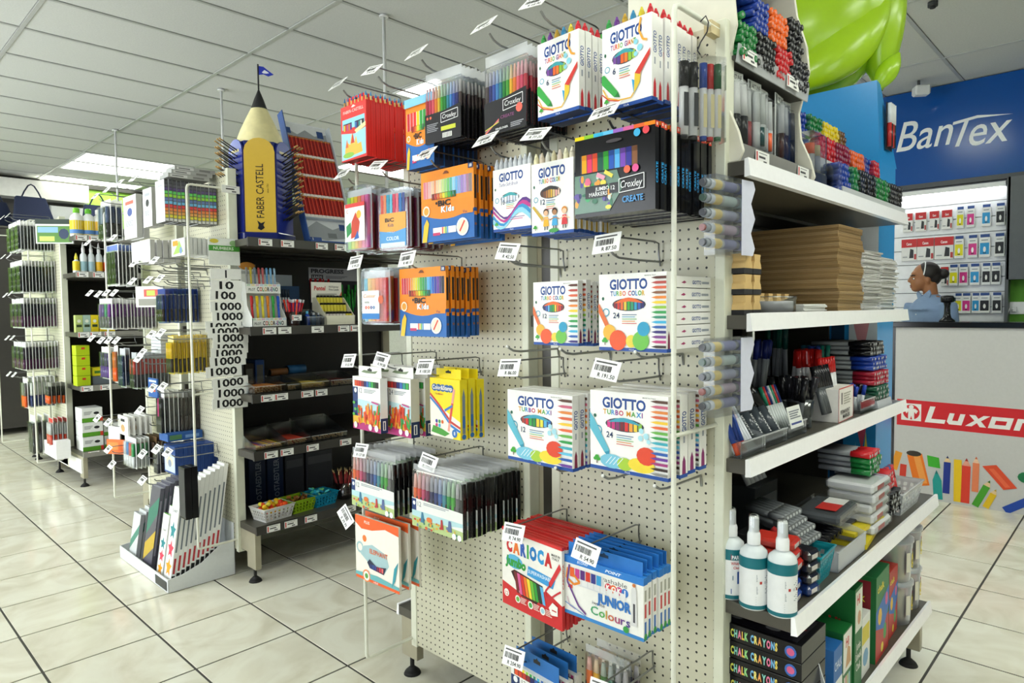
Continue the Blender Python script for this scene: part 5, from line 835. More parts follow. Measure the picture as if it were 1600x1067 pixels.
row(blister('blister_pack', .14, .19, .026, ['#4a4a40', '#3a3c36'], low='#e0602a', card='#8a8a80'), 4, .034, 6.99, .715, 'olive and orange pack low beside the far upright', 'pack', 'olive and orange packs', x=1.43)
row(blister('blister_pack', .15, .24, .026, ['#c8ccc8', '#b8bcb8'], low='#c8442e', hdrcol='#c8302c', card='#d8d8d4'), 4, .034, 6.99, .354, 'red topped pack low beside the far upright', 'pack', 'red topped packs', x=1.43)
row(blister('blister_pack', .22, .36, .03, ['#26282a', '#1e2022'], low='#1c1e20', hdrcol='#f8f8f8', npen=2), 3, .05, 7.42, .22, 'large knife blister pack on the far lowest row', 'pack', 'knife packs', x=1.38, jit=.1)
p = pack('photo_card', .30, .21, .02, '#d8dcd4', lambda a, w, h, X, Z: (a.rect(X(.04), Z(.05), X(.96), Z(.72), '#5a8a3a'), a.rect(X(.06), Z(.45), X(.6), Z(.68), '#8ab8d8'), a.ell(X(.75), Z(.4), w*.14, h*.22, '#2a3a5a', 9), a.rect(X(.1), Z(.1), X(.5), Z(.3), '#c8d86a'), a.rect(X(.0), Z(.8), X(1), Z(1), '#2a3a2e')), sidecol='#b0b4b0'); stack(p, 1, .01, 6.90, 2.11, 'photo card pack with green print hanging on the far upright', '', 'pack', '', x=1.52, rz=.9)
for k in range(4): MB().box(0, .11, 0, .10, 0, .16-.012*k, '#f4f4f2').build('white_packet', 'card', loc=(1.45+.001*k, 6.83+.11*k, .245), rz=.0, bevel=.002, label=('first', 'second', 'third', 'fourth')[k]+' plain white packet standing on the far kick plate ledge', category='packet', group='white packets')
for k, (y, z) in enumerate([(7.60, 2.39), (7.35, 2.385), (7.62, 2.04), (7.36, 2.03), (7.60, 1.69), (7.38, 1.70), (7.60, 1.30), (7.38, 1.305), (7.60, .97), (7.38, .975)]): hook(y, z, 'R', ('left', 'right')[k % 2]+' ticketed peg hook on the '+('topmost', 'second', 'third', 'fourth', 'fifth')[k//2]+' row of the far gondola', xf=1.29, xp=1.60, tilt=.7, group='peg hooks on the far gondola')
# ================================================================== SHELVES OF THE MIDDLE GONDOLA
def pen(name, L, r, col, cap, capfrac=.35, tip=None, clip=True):
    """a pen along +Z with cap, clip and end plug; built once per colour, copied"""
    m = MB().cyl((0, 0, 0), (0, 0, L*(1-capfrac)), r*.92, col, n=8, capcol=tip or col)
    m.cyl((0, 0, L*(1-capfrac)), (0, 0, L), r, cap, n=8, capcol=tip or cap)
    if clip: m.box(r*.8, r*1.25, -r*.25, r*.25, L*.70, L*.97, cap)
    return m.mesh(name, 'gloss')
def lay(me, name, loc, rot, label, cat, group):
    o = bpy.data.objects.new(name, me); COL.objects.link(o); o.location = loc; o.rotation_euler = rot; o['label'] = label; o['category'] = cat; o['group'] = group; return o
# giant pencil dispenser
gp = thing('pencil_display', 'giant yellow and navy pencil dispenser with a black tip and blue flag', 'display', (1.868, 3.79, 1.90), -.50)
RH = .168; hexp = lambda r, z: [(r*math.cos(math.pi/3*i), r*math.sin(math.pi/3*i), z) for i in range(6)]
b = MB(); lo, hi = [(x*1.0, y, z) for x, y, z in hexp(RH-.012, .04)], hexp(RH-.012, .56); b.add(lo+hi, [(i, (i+1) % 6, 6+(i+1) % 6, 6+i) for i in range(6)]+[tuple(range(6))[::-1]], '#1d2a74').build('barrel', 'gloss', gp)
MB().prism([(x, y) for x, y, z in hexp(RH+.018, 0)], 'z', 0, .05, '#1b2568').build('base', 'gloss', gp, bevel=.006)
b = MB(); zs = [.46, .56, .64, .72, .775]; rs = [.140, .137, .108, .071, .044]
b.lathe(list(zip(rs, zs)), '#e3d9a2', n=24).build('wood_cone', 'wood', gp)
MB().lathe([(.046, .772), (.026, .83), (.005, .882), (.001, .884)], '#1b1b1d', n=20).build('lead_tip', 'matte', gp)
for i in range(6):
    ang = math.pi/3*i; yel = i == 0; wd = RH*.97*.5
    pts = [(-wd, .045), (wd, .045), (wd, .50)]+[(wd*math.cos(t), .50+.075*math.sin(t)) for t in (.4, .8, 1.2, 1.57, 1.94, 2.34, 2.74)]+[(-wd, .50)]
    q = MB().prism(pts, 'y', -RH*.866-.006, -RH*.866+.004, '#d9b545' if yel else '#232f86').build('face_panel', 'gloss', gp, rz=ang if i < 4 else ang)
    if yel:
        a = Art(); a.text('FABER CASTELL', .018, .13, .040, '#22242a', w=.30, rot=math.pi/2, bold=.005); a.text('since 1761', .045, .27, .010, '#4a3a1a', w=.05, rot=math.pi/2); a.poly([(-.018, .07), (.0, .06), (.02, .075), (.012, .09), (.022, .11), (0, .10), (-.02, .115), (-.012, .09)], '#22242a'); a.V = [(x, y-RH*.866-.0065, z) for x, y, z in a.V]; a.build('printed_name', 'gloss', q)
    elif i in (1, 5):
        a = Art(); a.poly([(-wd, .46), (wd, .50), (wd, .50)]+[(wd*math.cos(t), .50+.073*math.sin(t)) for t in (.4, .8, 1.2, 1.57, 1.94, 2.34, 2.74)]+[(-wd, .50)], '#5a68b4'); a.rect(-wd*.6, .50, wd*.6, .515, '#d8cfa0'); a.V = [(x, y-RH*.866-.0065, z) for x, y, z in a.V]; a.build('blue_cap_print', 'gloss', q)
fl_ = MB().cyl((0, 0, .88), (0, 0, 1.03), .0045, '#1b1b1d', n=8).build('flag_pole', 'matte', gp)
MB().prism([(.004, 1.02), (.03, 1.018), (.06, .995), (.085, .978), (.055, .965), (.03, .975), (.004, .97)], 'y', -.0012, .0012, '#2436b0').build('flag', 'gloss', fl_)
a = Art(); a.poly([(.02, .985), (.035, 1.0), (.05, .992), (.06, .984), (.045, .98), (.03, .98)], '#e8ecf4'); a.V = [(x, y-.0014, z) for x, y, z in a.V]; a.build('flag_emblem', 'gloss', fl_)
pm_ = MB().cyl((0, 0, 0), (0, 0, .105), .0038, '#2a2620', n=6).cyl((0, 0, .105), (0, 0, .13), .0042, '#b08a4a', n=6, capcol='#d0aa6a').mesh('pencil', 'wood')
random.seed(21)
for side, (s, rows) in enumerate(((-1, 6), (1, 11))):
    for i in range(rows):
        for j in range(3):
            L = Matrix.Rotation(-.50, 4, 'Z'); phi = s*math.radians(62)
            d = Vector((math.sin(phi), -math.cos(phi), .0)); d = Vector((d.x, d.y, 0)).normalized(); base = d*(RH*.80)+Vector((-d.y, d.x, 0))*(-.03+.03*j)*1.0
            z = (.50 if s < 0 else .48)-.036*i+random.uniform(-.006, .006); dd = (d*.80+Vector((0, 0, .42))).normalized()
            w_ = L @ base; q = (L.to_3x3() @ dd).to_track_quat('Z', 'Y').to_euler()
            lay(pm_, 'pencil', (1.868+w_.x, 3.79+w_.y, 1.90+z), tuple(q), (nth(i) if i else 'topmost')+' tier '+('left', 'middle', 'right')[j]+' gold ended pencil stuck in the '+('left', 'right')[side]+' side of the giant pencil', 'pencil', 'pencils in the giant pencil')
# red pencil pack display
rd = thing('card_display', 'leaning card display of red pencil packs beside the giant pencil', 'display', (2.055, 3.63, 1.905))
lz = lambda t: (.0+.28*t, .77*t)   # point at the fraction t up the leaning back: y, z
def leanbox(x0, x1, t0, t1, d0, d1, col, name, parent, mat='card'):
    m = MB(); (ya, za), (yb, zb) = lz(t0), lz(t1); n = (-.94, .34)
    P = lambda x, y, z, d: (x, y+n[0]*d, z+n[1]*d)
    m.hexa([P(x0, ya, za, d1), P(x1, ya, za, d1), P(x1, ya, za, d0), P(x0, ya, za, d0), P(x0, yb, zb, d1), P(x1, yb, zb, d1), P(x1, yb, zb, d0), P(x0, yb, zb, d0)], col); return m.build(name, mat, parent)
leanbox(0, .31, 0, 1, -.004, 0, '#e3e6ea', 'back_card', rd); leanbox(-.006, 0, 0, 1.04, -.004, .055, '#33538f', 'left_wing', rd); leanbox(.31, .316, 0, .98, -.004, .045, '#cdd4dc', 'right_wing', rd)
MB().box(-.006, .316, -.07, .30, 0, .012, '#33538f').build('foot_card', 'card', rd)
def leanprint(name, fn, d):
    a = Art(); fn(a); a.V = [(x, lz(z)[0]-.94*(d-y), lz(z)[1]+.34*(d-y)) for x, y, z in a.V]; a.build(name, 'card', rd)
def hd(a):
    a.rect(.004, .86, .306, .99, '#dcdfe2'); a.poly([(.004, .88), (.05, .93), (.10, .90), (.16, .95), (.22, .91), (.306, .94), (.306, .86), (.004, .86)], '#9a9ea2'); a.rect(.02, .90, .06, .95, '#2a4a86'); a.rect(.24, .90, .285, .96, '#24427c'); a.rect(.004, .0, .306, .20, '#c9ccce'); a.poly([(.004, .10), (.10, .18), (.20, .12), (.306, .17), (.306, .06), (.15, .03), (.004, .05)], '#8d9194'); a.rect(.02, .01, .05, .05, '#24427c'); a.rect(.055, .01, .11, .05, '#2a4a86'); a.rect(.25, .12, .29, .17, '#24427c'); a.rect(.16, .05, .22, .09, '#6a6e70')
leanprint('printed_scene', hd, .0008)
pk = MB().box(-.011, .011, -.006, .006, 0, .135, '#a3241f').box(-.0112, .0112, -.0062, .0062, .0, .016, '#e0d8d0').mesh('pencil_pack', 'gloss'); pkp = MB().box(-.0085, -.003, -.0068, -.006, .02, .13, '#c8402e').box(.003, .008, -.0068, -.006, .02, .13, '#7a1a18').box(-.0112, .0112, -.0064, -.006, .125, .131, '#c8a040').mesh('printed_front', 'gloss')
random.seed(4)
for t in range(4):
    for k in range(12):
        if t == 0 and k > 11: continue
        y0, z0 = lz(.20+.165*t); o = lay(pk, 'pencil_pack', (2.055+.014+.0255*k, 3.63+y0-.012-.016, 1.905+z0+.004+(0 if t < 3 else .0)), (-.34, random.uniform(-.03, .03), 0), (nth(k) if k else 'first')+' red pencil pack from the left on the '+('lowest', 'second', 'third', 'top')[t]+' tier of the card display', 'pack', 'red pencil packs'); put('printed_front', pkp, o)
for t in range(4): leanbox(0, .31, .19+.165*t, .205+.165*t, 0, .032, '#cdd4dc', 'tier_ledge', rd)
# --- second shelf
Z2 = 1.416
d = thing('pen_rack', 'white two tier rack of bright coloured pens at the corner of the shelf', 'display', (1.69, 3.575, Z2))
MB().box(0, .20, .0, .11, 0, .004, '#eef0ea').build('base', 'card', d)
for x in (0, .198): MB().prism([(0, 0), (.13, 0), (.13, .26), (.075, .25), (.06, .12), (0, .05)], 'x', x, x+.003, '#e6e8e2').build('side_panel', 'card', d)
for z, y, nm in ((0, .0, 'lower_front'), (.19, .06, 'upper_front')):
    q = MB().box(0, .20, y, y+.003, z, z+.052, '#eef0ea').build(nm, 'card', d); a = Art(); a.ctext('COLOR-ENO', .06, z+.012, .022, ['#1c1c1c', '#c83a2a', '#3a9a3a', '#c8a03a', '#1c1c1c', '#2a5ab0', '#8a3a8a', '#3a8a8a', '#1c1c1c'], .125, bold=.03); a.text('PILOT', .012, z+.014, .014, '#3a3a3a', w=.038); a.pens(.0, z+.04, .2, z+.05, ['#c8e0c8', '#e8d8a8', '#e0c0d0', '#c8d8e8']*2, .1); a.V = [(x, y_+y-.0002, z_) for x, y_, z_ in a.V]; a.build('printed_name', 'card', q)
MB().box(0, .2, .125, .13, .0, .30, '#e2e6e0').build('back_card', 'card', d)
for t, (z, y, cols) in enumerate(((.03, .03, ['#b8242a', '#e8c81c', '#e8d83a', '#e88a2a', '#3aae4a', '#2a5ac8']), (.215, .085, ['#8a8a8a', '#c8b43a', '#7a8a9a', '#b84a4a', '#c86a6a', '#6aa0d0', '#8ac0e8', '#9ab8d0']))):
    for k, c in enumerate(cols):
        me = pen('pen', .145 if t == 0 else .12, .0075 if t == 0 else .006, c, c, .4); nm = {'#b8242a': 'red', '#e8c81c': 'yellow', '#e8d83a': 'pale yellow', '#e88a2a': 'orange', '#3aae4a': 'green', '#2a5ac8': 'blue'}.get(c)
        lay(me, 'pen', (1.69+.018+(.031 if t == 0 else .0235)*k, 3.575+y, Z2+z), (-.10, 0, 0), (nm+' pen standing in the lower tier of the white pen rack') if nm else (nth(k) if k else 'first')+' pale pen from the left in the upper tier of the white pen rack', 'pen', 'pens in the white rack')
p = pack('hang_card', .10, .055, .004, '#b9c0be', lambda a, w, h, X, Z: a.rect(X(.1), Z(.3), X(.9), Z(.7), '#e0e4e2')); p.location = (1.735, 3.72, Z2+.30); p['label'] = 'pale card with an orange picture sticking up behind the white pen rack'; p['category'] = 'card'; MB().ball((0, -.004, .045), .05, .003, .022, '#b87a2a', 10, 6).build('orange_print', 'card', p)
# dark blue pen box, grey header card
d = thing('pen_box', 'dark blue box of pens with a grey header behind the pen cup', 'display', (1.90, 3.80, Z2)); MB().box(0, .20, 0, .08, 0, .24, '#1c3a5c').build('box_body', 'card', d, bevel=.002); MB().box(.01, .19, .07, .075, .24, .31, '#a9b4bc').build('header_card', 'card', d); MB().box(-.06, .06, .075, .08, .24, .34, '#8f989a').build('second_header', 'card', d)
for k in range(5): lay(pen('pen', .16, .006, '#c9cdd0', '#2a3440', .3), 'pen', (1.955+.017*k, 3.786, Z2+.06), (-.08, 0, 0), (nth(k) if k else 'first')+' silver pen from the left before the dark blue pen box', 'pen', 'silver pens')
for k in range(7): lay(pen('pen', .17, .0075, '#3c4238', '#4a5046', .3), 'pen', (1.82+.019*k, 3.76, Z2+.09), (-.08, 0, 0), (nth(k) if k else 'first')+' dark pen from the left behind the white pen rack', 'pen', 'dark pens')
def cup(x, y, z, r, h, lab, tk=None):
    o = thing('pen_cup', lab, 'cup', (x, y, z)); MB().lathe([(r*.80, .0), (r*.82, .003), (r, h), (r*.96, h), (r*.78, .006), (.001, .006)], '#fff', n=24).build('cup_wall', 'clear', o)
    if tk: rail_ticket(x-.005, y-r*.98, z+h*.40, tk, w=.06, h=.032)
    return o
cup(1.955, 3.615, Z2, .048, .085, 'clear cup packed with red pens on the second shelf', 'white ticket stuck on the clear pen cup')
random.seed(9)
for k in range(16):
    c = ['#c8242a', '#c8242a', '#2a3a8a', '#d8442a', '#b82a4a', '#7a2a8a'][k % 6]; r = .036*math.sqrt((k+.5)/16); t = k*2.4
    lay(pen('pen', .15, .0058, c, '#d8dce0' if k % 3 else c, .12, clip=False), 'pen', (1.955+r*math.cos(t)*.7, 3.615+r*math.sin(t)*.7, Z2+.008), (-.28*math.sin(t)*r/.036, .28*math.cos(t)*r/.036, 0), ('frontmost' if k == 0 else nth(k))+' slim pen counted outward from the middle of the clear cup', 'pen', 'pens in the clear cup')
def bottle(x, y, z, r, h, col, capc, lab, name='ink_bottle', grp=None, sy=1):
    o = thing(name, lab, 'bottle', (x, y, z), 0, grp); MB().lathe([(.001, 0), (r*.92, 0), (r, .004), (r, h*.62), (r*.85, h*.72), (r*.42, h*.80), (r*.42, h*.84)], col, n=16, sy=sy).build('bottle_body', 'gloss', o); MB().lathe([(r*.5, h*.82), (r*.5, h*.97), (r*.3, h), (.001, h)], capc, n=14).build('bottle_cap', 'gloss', o); return o
def tray(x0, x1, y0, y1, z, h, lab, mat='clear', back=None):
    o = thing('acrylic_tray', lab, 'tray', (0, 0, 0)); t = .003; bk = back or h*1.8
    MB().box(x0, x1, y0, y1, z, z+t, '#fff').build('tray_floor', mat, o)
    MB().box(x0, x1, y0, y0+t, z, z+h, '#fff').build('tray_front', mat, o); MB().box(x0, x1, y1-t, y1, z, z+bk, '#fff').build('tray_back', mat, o)
    for x in (x0, x1-t): MB().prism([(y0, z), (y1, z), (y1, z+bk), (y0+.05, z+h*1.25), (y0, z+h)], 'x', x, x+t, '#fff').build('tray_side', mat, o)
    MB().box(x0, x1, y0-.0015, y0, z+h-.004, z+h, '#f2f4f4').build('polished_edge', 'frost', o); return o
tray(2.02, 2.135, 3.58, 3.74, Z2, .055, 'small clear tray of ink bottles beside the pen cup')
bottle(2.045, 3.62, Z2+.003, .016, .085, '#2348a8', '#5ab8e0', 'bright blue ink bottle in the small clear tray'); bottle(2.09, 3.625, Z2+.003, .015, .075, '#34506e', '#b8bcc0', 'grey blue ink bottle left in the small clear tray', ); bottle(2.122, 3.625, Z2+.003, .011, .075, '#2a3c58', '#b8bcc0', 'grey blue ink bottle right in the small clear tray')
# lead display
d = thing('lead_display', 'cream stepped counter display of pencil leads with red brand lettering', 'display', (2.145, 3.575, Z2)); CRM = '#e9e6cf'
for x in (0, .197): MB().prism([(0, 0), (.16, 0), (.16, .17), (.12, .17), (0, .05)], 'x', x, x+.003, CRM).build('side_panel', 'card', d)
MB().box(0, .2, 0, .003, 0, .06, CRM).build('front_panel', 'card', d); MB().box(0, .2, 0, .16, 0, .003, CRM).build('base', 'card', d)
q = MB().box(-.005, .205, .155, .16, .14, .265, '#f0ede0').build('header_card', 'card', d); a = Art(); a.text('Pentel', .012, .215, .026, '#c8302a', w=.08, bold=.03, shear=.1); a.text('Hi-Polymer', .115, .232, .012, '#3a3a3a', w=.07); a.text('Fine Leads', .115, .215, .012, '#3a3a3a', w=.07); a.greek(.03, .19, .14, .004, 2, '#8a8a80'); a.poly([(.17, .15), (.205, .15), (.205, .21)], '#d86a52'); a.V = [(x, y+.1545, z) for x, y, z in a.V]; a.build('printed_name', 'card', q)
lm = MB().box(-.009, .009, -.004, .004, 0, .04, '#e0d24a').box(-.0085, .0085, -.0045, .0045, .04, .052, '#1c1c1c').mesh('lead_tube', 'gloss'); lm2 = MB().box(-.009, .009, -.004, .004, 0, .04, '#d8d0c4').box(-.0085, .0085, -.0045, .0045, .04, .052, '#1c1c1c').mesh('lead_tube', 'gloss')
for t in range(3):
    MB().box(.003, .197, .02+.04*t, .05+.04*t, .0, .045+.045*t-.012, '#d8d4b8').build('step', 'card', d)
    for k in range(8): lay(lm if (t or k > 5) else lm2, 'lead_tube', (2.145+.02+.0225*k, 3.575+.014+.045*t if t == 0 else 3.575+.038+.04*t, Z2+(.03 if t == 0 else .04+.045*t)), (-.15, 0, 0), (nth(k) if k else 'first')+' black capped lead tube from the left on the '+('lowest', 'middle', 'top')[t]+' step', 'lead tube', 'lead tubes')
d = thing('sign_rack', 'grey sign rack with red and green pens hanging behind the lead display', 'display', (2.23, 3.86, Z2)); MB().box(0, .34, .05, .06, 0, .30, '#26262a').build('back_panel', 'card', d); q = MB().box(-.01, .36, .035, .04, .285, .365, '#a6a6aa').build('header_sign', 'card', d); a = Art(); a.text('PROGRESS', .004, .332, .024, '#3a3a40', w=.24, bold=.05); a.rect(.006, .292, .09, .320, '#34343a'); a.text('LEADS', .014, .298, .016, '#c8c8cc', w=.068); a.greek(.11, .31, .16, .004, 3, '#6a6a70'); a.V = [(x, y+.0345, z) for x, y, z in a.V]; a.build('printed_name', 'card', q)
random.seed(8)
for k in range(24):
    red = k < 8; c = '#a81e22' if red else '#2f9a3c'; lay(pen('pen', .15, .0065, c, c, .3), 'pen', (2.235+(.0185*k if red else .10+.0145*(k-8)), 3.893+.006*(k % 2), Z2+(.145 if red else .05+.03*(k % 3))), (0, random.uniform(-.08, .08), 0), (nth(k if red else k-8) if k not in (0, 8) else 'first')+(' red' if red else ' green')+' pen from the left hanging under the grey sign', 'pen', 'pens under the grey sign')
# --- third and fourth shelf: trays of loose pencils
pencil = lambda c, tip, L=.175: MB().cyl((0, 0, 0), (L*.9, 0, 0), .0040, c, n=6, smooth=False).cyl((L*.9, 0, 0), (L, 0, 0), .0040, '#d8b888', r1=.0008, n=6, capcol=tip).mesh('pencil', 'wood')
def heap(name, x0, x1, y0, y1, z, n, cols, lab, rot, L=.175, cat='pencil', rows=3, group=None):
    ms = [pencil(c, t, L) for c, t in cols]; random.seed(int(x0*1000+z*100))
    per = max(1, n//rows)
    for k in range(n):
        r, i = k//per, k % per; f = (i+.5)/per
        lay(random.choice(ms), name, (x0+random.uniform(0, .012), y0+(y1-y0)*f, z+.005+.0082*r), (0, 0, rot+random.uniform(-.05, .05)), (nth(i) if 0 < i < 19 else 'frontmost' if i == 0 else 'rear')+' '+lab+', '+('bottom', 'middle', 'top', 'uppermost')[min(r, 3)]+' layer', cat, group or lab)
def heap2(x0, x1, y0, y1, z, n, cols, lab, rows=3):   # pencils lying front to back, ends to the viewer
    ms = [pencil(c, t, (y1-y0)*.92) for c, t in cols]; random.seed(int(x0*1000+z*100)); per = n//rows
    for k in range(n):
        r, i = k//per, k % per; lay(random.choice(ms), 'pencil', (x0+(x1-x0)*(i+.5)/per, y1-.008, z+.006+.0085*r), (0, 0, -math.pi/2+random.uniform(-.03, .03)), (nth(i) if 0 < i < 19 else 'leftmost' if i == 0 else 'rightmost')+' '+lab+', '+('bottom', 'middle', 'top', 'uppermost')[min(r, 3)]+' layer', 'pencil', lab)
Z3 = 1.046
tray(1.69, 1.875, 3.575, 3.80, Z3, .045, 'clear tray of brown wooden pencils on the third shelf'); heap2(1.698, 1.868, 3.585, 3.79, Z3+.003, 44, [('#b9763a', '#3a2a1a'), ('#c88848', '#4a321c'), ('#a8682e', '#2a1e14')], 'brown wooden pencil in the clear third shelf tray', 4)
tray(1.885, 1.96, 3.575, 3.80, Z3, .04, 'narrow clear tray between brown and yellow pencils'); heap2(1.892, 1.954, 3.585, 3.79, Z3+.003, 21, [('#6a6048', '#2a2a2a'), ('#8a7a4a', '#2a2a2a')], 'olive pencil in the narrow clear tray')
tray(1.97, 2.155, 3.575, 3.82, Z3, .042, 'clear tray of pale yellow pencils on the third shelf'); heap2(1.978, 2.148, 3.585, 3.81, Z3+.003, 36, [('#d9c158', '#1c1c1c'), ('#e0ca6a', '#2a2a2a')], 'pale yellow pencil in the clear third shelf tray')
tray(2.165, 2.36, 3.575, 3.82, Z3, .042, 'clear tray of dark speckled pencils on the third shelf'); heap2(2.173, 2.352, 3.585, 3.81, Z3+.003, 36, [('#5a2a22', '#c8c8c8'), ('#3a3a44', '#d0d0d0'), ('#7a3626', '#1c1c1c')], 'dark speckled pencil in the clear third shelf tray')
def roll(x, y, z, r, L, col, lab, cat='roll', end='#1a1a1a'):
    o = thing('pencil_roll', lab, cat, (x, y, z)); MB().cyl((0, 0, r), (L, 0, r), r, col, n=14).build('wrap', 'card', o); MB().cyl((-.002, 0, r), (0, 0, r), r*.85, end, n=14).cyl((L, 0, r), (L+.002, 0, r), r*.85, end, n=14).build('roll_end', 'card', o)
roll(2.10, 3.98, Z3+.06, .028, .12, '#2f6a9a', 'bright blue wrapped roll at the back of the third shelf'); roll(1.97, 3.95, Z3+.06, .022, .11, '#8a5a30', 'brown wrapped roll at the back of the third shelf')
MB().box(1.93, 2.26, 3.90, 4.05, Z3, Z3+.058, '#2a2a2c').build('dark_carton', 'card', label='low dark carton under the rolls at the back of the third shelf', category='carton', bevel=.002)
for k, (x, h, c, nm) in enumerate(((1.70, .17, '#232321', 'black'), (1.78, .15, '#30281e', 'brown black'), (1.845, .17, '#24457e', 'blue'))): q = MB().box(x, x+.055, 3.88, 4.0, Z3, Z3+h, c).build('carton', 'card', label='upright '+nm+' carton at the dim back of the third shelf', category='carton', bevel=.002); MB().box(x+.008, x+.047, 3.8792, 3.8796, Z3+.03, Z3+h-.03, '#5a5a52').build('printed_label', 'card', q)
Z4 = .73
tray(1.685, 1.865, 3.575, 3.80, Z4, .035, 'clear tray of yellow and red pencils on the fourth shelf', back=.10); heap2(1.692, 1.858, 3.585, 3.79, Z4+.003, 40, [('#c8a82a', '#3a2a1a'), ('#b83a2a', '#3a2a1a'), ('#5a3a6a', '#2a2a2a'), ('#c8a82a', '#3a2a1a')], 'mixed pencil in the left fourth shelf tray', 2)
tray(1.875, 2.02, 3.575, 3.82, Z4, .040, 'clear tray of orange red pencils on the fourth shelf', back=.11); heap2(1.882, 2.012, 3.585, 3.81, Z4+.003, 42, [('#c8442a', '#3a1a14'), ('#b8361f', '#3a1a14')], 'orange red pencil in the middle fourth shelf tray')
tray(2.03, 2.27, 3.575, 3.84, Z4, .040, 'clear tray of black pencils on the fourth shelf', back=.12); heap2(2.038, 2.262, 3.585, 3.83, Z4+.003, 42, [('#1c1c1e', '#8a7a5a'), ('#2a2624', '#a8946a')], 'black pencil in the right fourth shelf tray')
# --- bottom shelf
Z5 = .318
for k in range(3):
    o = MB().box(0, .105, 0, .20, 0, .33, '#1c2d52').build('navy_carton', 'card', loc=(1.715+.118*k-.11*(k == 0)*.6, 3.98, Z5), bevel=.002, label=('left', 'middle', 'right')[k]+' tall navy carton with upright lettering on the bottom shelf', category='carton', group='navy cartons')
    a = Art(); a.text('STAEDTLER', .075, .06, .034, '#8c95a8', w=.20, rot=math.pi/2, bold=.02); a.ring(.060, .038, .013, .005, '#8c95a8'); a.V = [(x, y-.0003, z) for x, y, z in a.V]; a.build('printed_name', 'card', o)
for x, w_ in ((2.08, .13), (2.23, .19)): q = MB().box(x, x+w_, 4.0, 4.15, Z5, Z5+.26, '#3a3c42').build('grey_carton', 'card', bevel=.002, label=('narrow' if w_ < .15 else 'wide')+' dark grey carton at the back of the bottom shelf', category='carton'); MB().box(x+.01, x+w_-.01, 3.9993, 3.9997, Z5+.18, Z5+.23, '#55585e').build('printed_label', 'card', q)
def basket(x, y, col, lab, rz=0, z=None, w=.19, dp=.15, h=.075, slots=True):
    o = thing('plastic_basket', lab, 'basket', (x, y, Z5 if z is None else z), rz); a0 = .82
    for nm, (p0, p1) in (('front', ((-w/2, -dp/2), (w/2, -dp/2))), ('back', ((w/2, dp/2), (-w/2, dp/2))), ('left', ((-w/2, dp/2), (-w/2, -dp/2))), ('right', ((w/2, -dp/2), (w/2, dp/2)))):
        m = MB(); n = 7; P0, P1 = Vector((*p0, 0)), Vector((*p1, 0)); nrm = Vector((p1[1]-p0[1], -(p1[0]-p0[0]), 0)).normalized()
        def pt(f, t): q = P0.lerp(P1, f); s = a0+(1-a0)*t; return Vector((q.x*s, q.y*s, h*t))
        def slab(f0, f1, t0, t1):
            c = [pt(f0, t0), pt(f1, t0), pt(f1, t1), pt(f0, t1)]; m.hexa([c[0], c[1], c[1]-nrm*.003, c[0]-nrm*.003, c[3], c[2], c[2]-nrm*.003, c[3]-nrm*.003], col)
        for t0, t1 in ((0, .16), (.32, .40), (.56, .64), (.80, 1)): slab(0, 1, t0, t1)
        for i in range(n+1): f = i/n; slab(max(0, f-.035), min(1, f+.035), .1, .9)
        m.build('basket_'+nm, 'gloss', o)
    MB().box(-w/2*a0, w/2*a0, -dp/2*a0, dp/2*a0, 0, .003, col).build('basket_bottom', 'gloss', o)
    MB().tube([(-w/2, -dp/2, h), (w/2, -dp/2, h), (w/2, dp/2, h), (-w/2, dp/2, h), (-w/2, -dp/2, h)], .004, col, 6).build('basket_rim', 'gloss', o); return o
def eraser_mesh(c, s): return MB().box(-s, s, -s*.6, s*.6, -s*.4, s*.4, c).mesh('eraser', 'gloss', bevel=s*.25)
def pile(x, y, z, w, dp, n, meshes, lab, name, cat):
    random.seed(int(x*999)); 
    for k in range(n):
        me, cn = random.choice(meshes); lay(me, name, (x+random.uniform(-w, w), y+random.uniform(-dp, dp), z+.014+.050*(k/n)+random.uniform(0, .008)), (random.uniform(-.6, .6), random.uniform(-.6, .6), random.uniform(0, 6)), cn+' '+lab, cat, lab)
basket(1.815, 3.655, '#e6e6e2', 'white slotted basket of orange and yellow sharpeners', .12, w=.20); basket(1.985, 3.685, '#9cc424', 'lime green slotted basket of brown erasers', .12, w=.17); basket(2.145, 3.70, '#1d9ac0', 'turquoise slotted basket of pale blue erasers', .12, w=.17)
pile(1.815, 3.655, Z5+.022, .062, .045, 34, [(MB().ball((0, 0, 0), .016, .016, .013, c, 10, 6).mesh('sharpener', 'gloss'), n) for c, n in (('#f0541e', 'orange'), ('#f2c024', 'golden'), ('#ee3a2a', 'red'), ('#f0a01e', 'amber'), ('#e8e04a', 'yellow'))], 'round sharpener in the white basket', 'sharpener', 'sharpener')
pile(1.985, 3.685, Z5+.022, .052, .045, 30, [(eraser_mesh(c, .013), n) for c, n in (('#7a4a1e', 'brown'), ('#a8682a', 'tan'), ('#5a3a1a', 'dark brown'), ('#8a5a2a', 'mid brown'))], 'eraser in the lime green basket', 'eraser', 'eraser')
pile(2.145, 3.70, Z5+.026, .052, .045, 34, [(eraser_mesh(c, .015), n) for c, n in (('#2aa8c8', 'blue'), ('#5ad0d8', 'pale cyan'), ('#8ae0b0', 'mint'), ('#3ab8a0', 'teal'), ('#1f8ab0', 'deep blue'), ('#7ae08a', 'bright green'))], 'eraser in the turquoise basket', 'eraser', 'eraser')
cup(2.315, 3.69, Z5, .062, .11, 'clear cup of red pencils at the right of the bottom shelf')
random.seed(19)
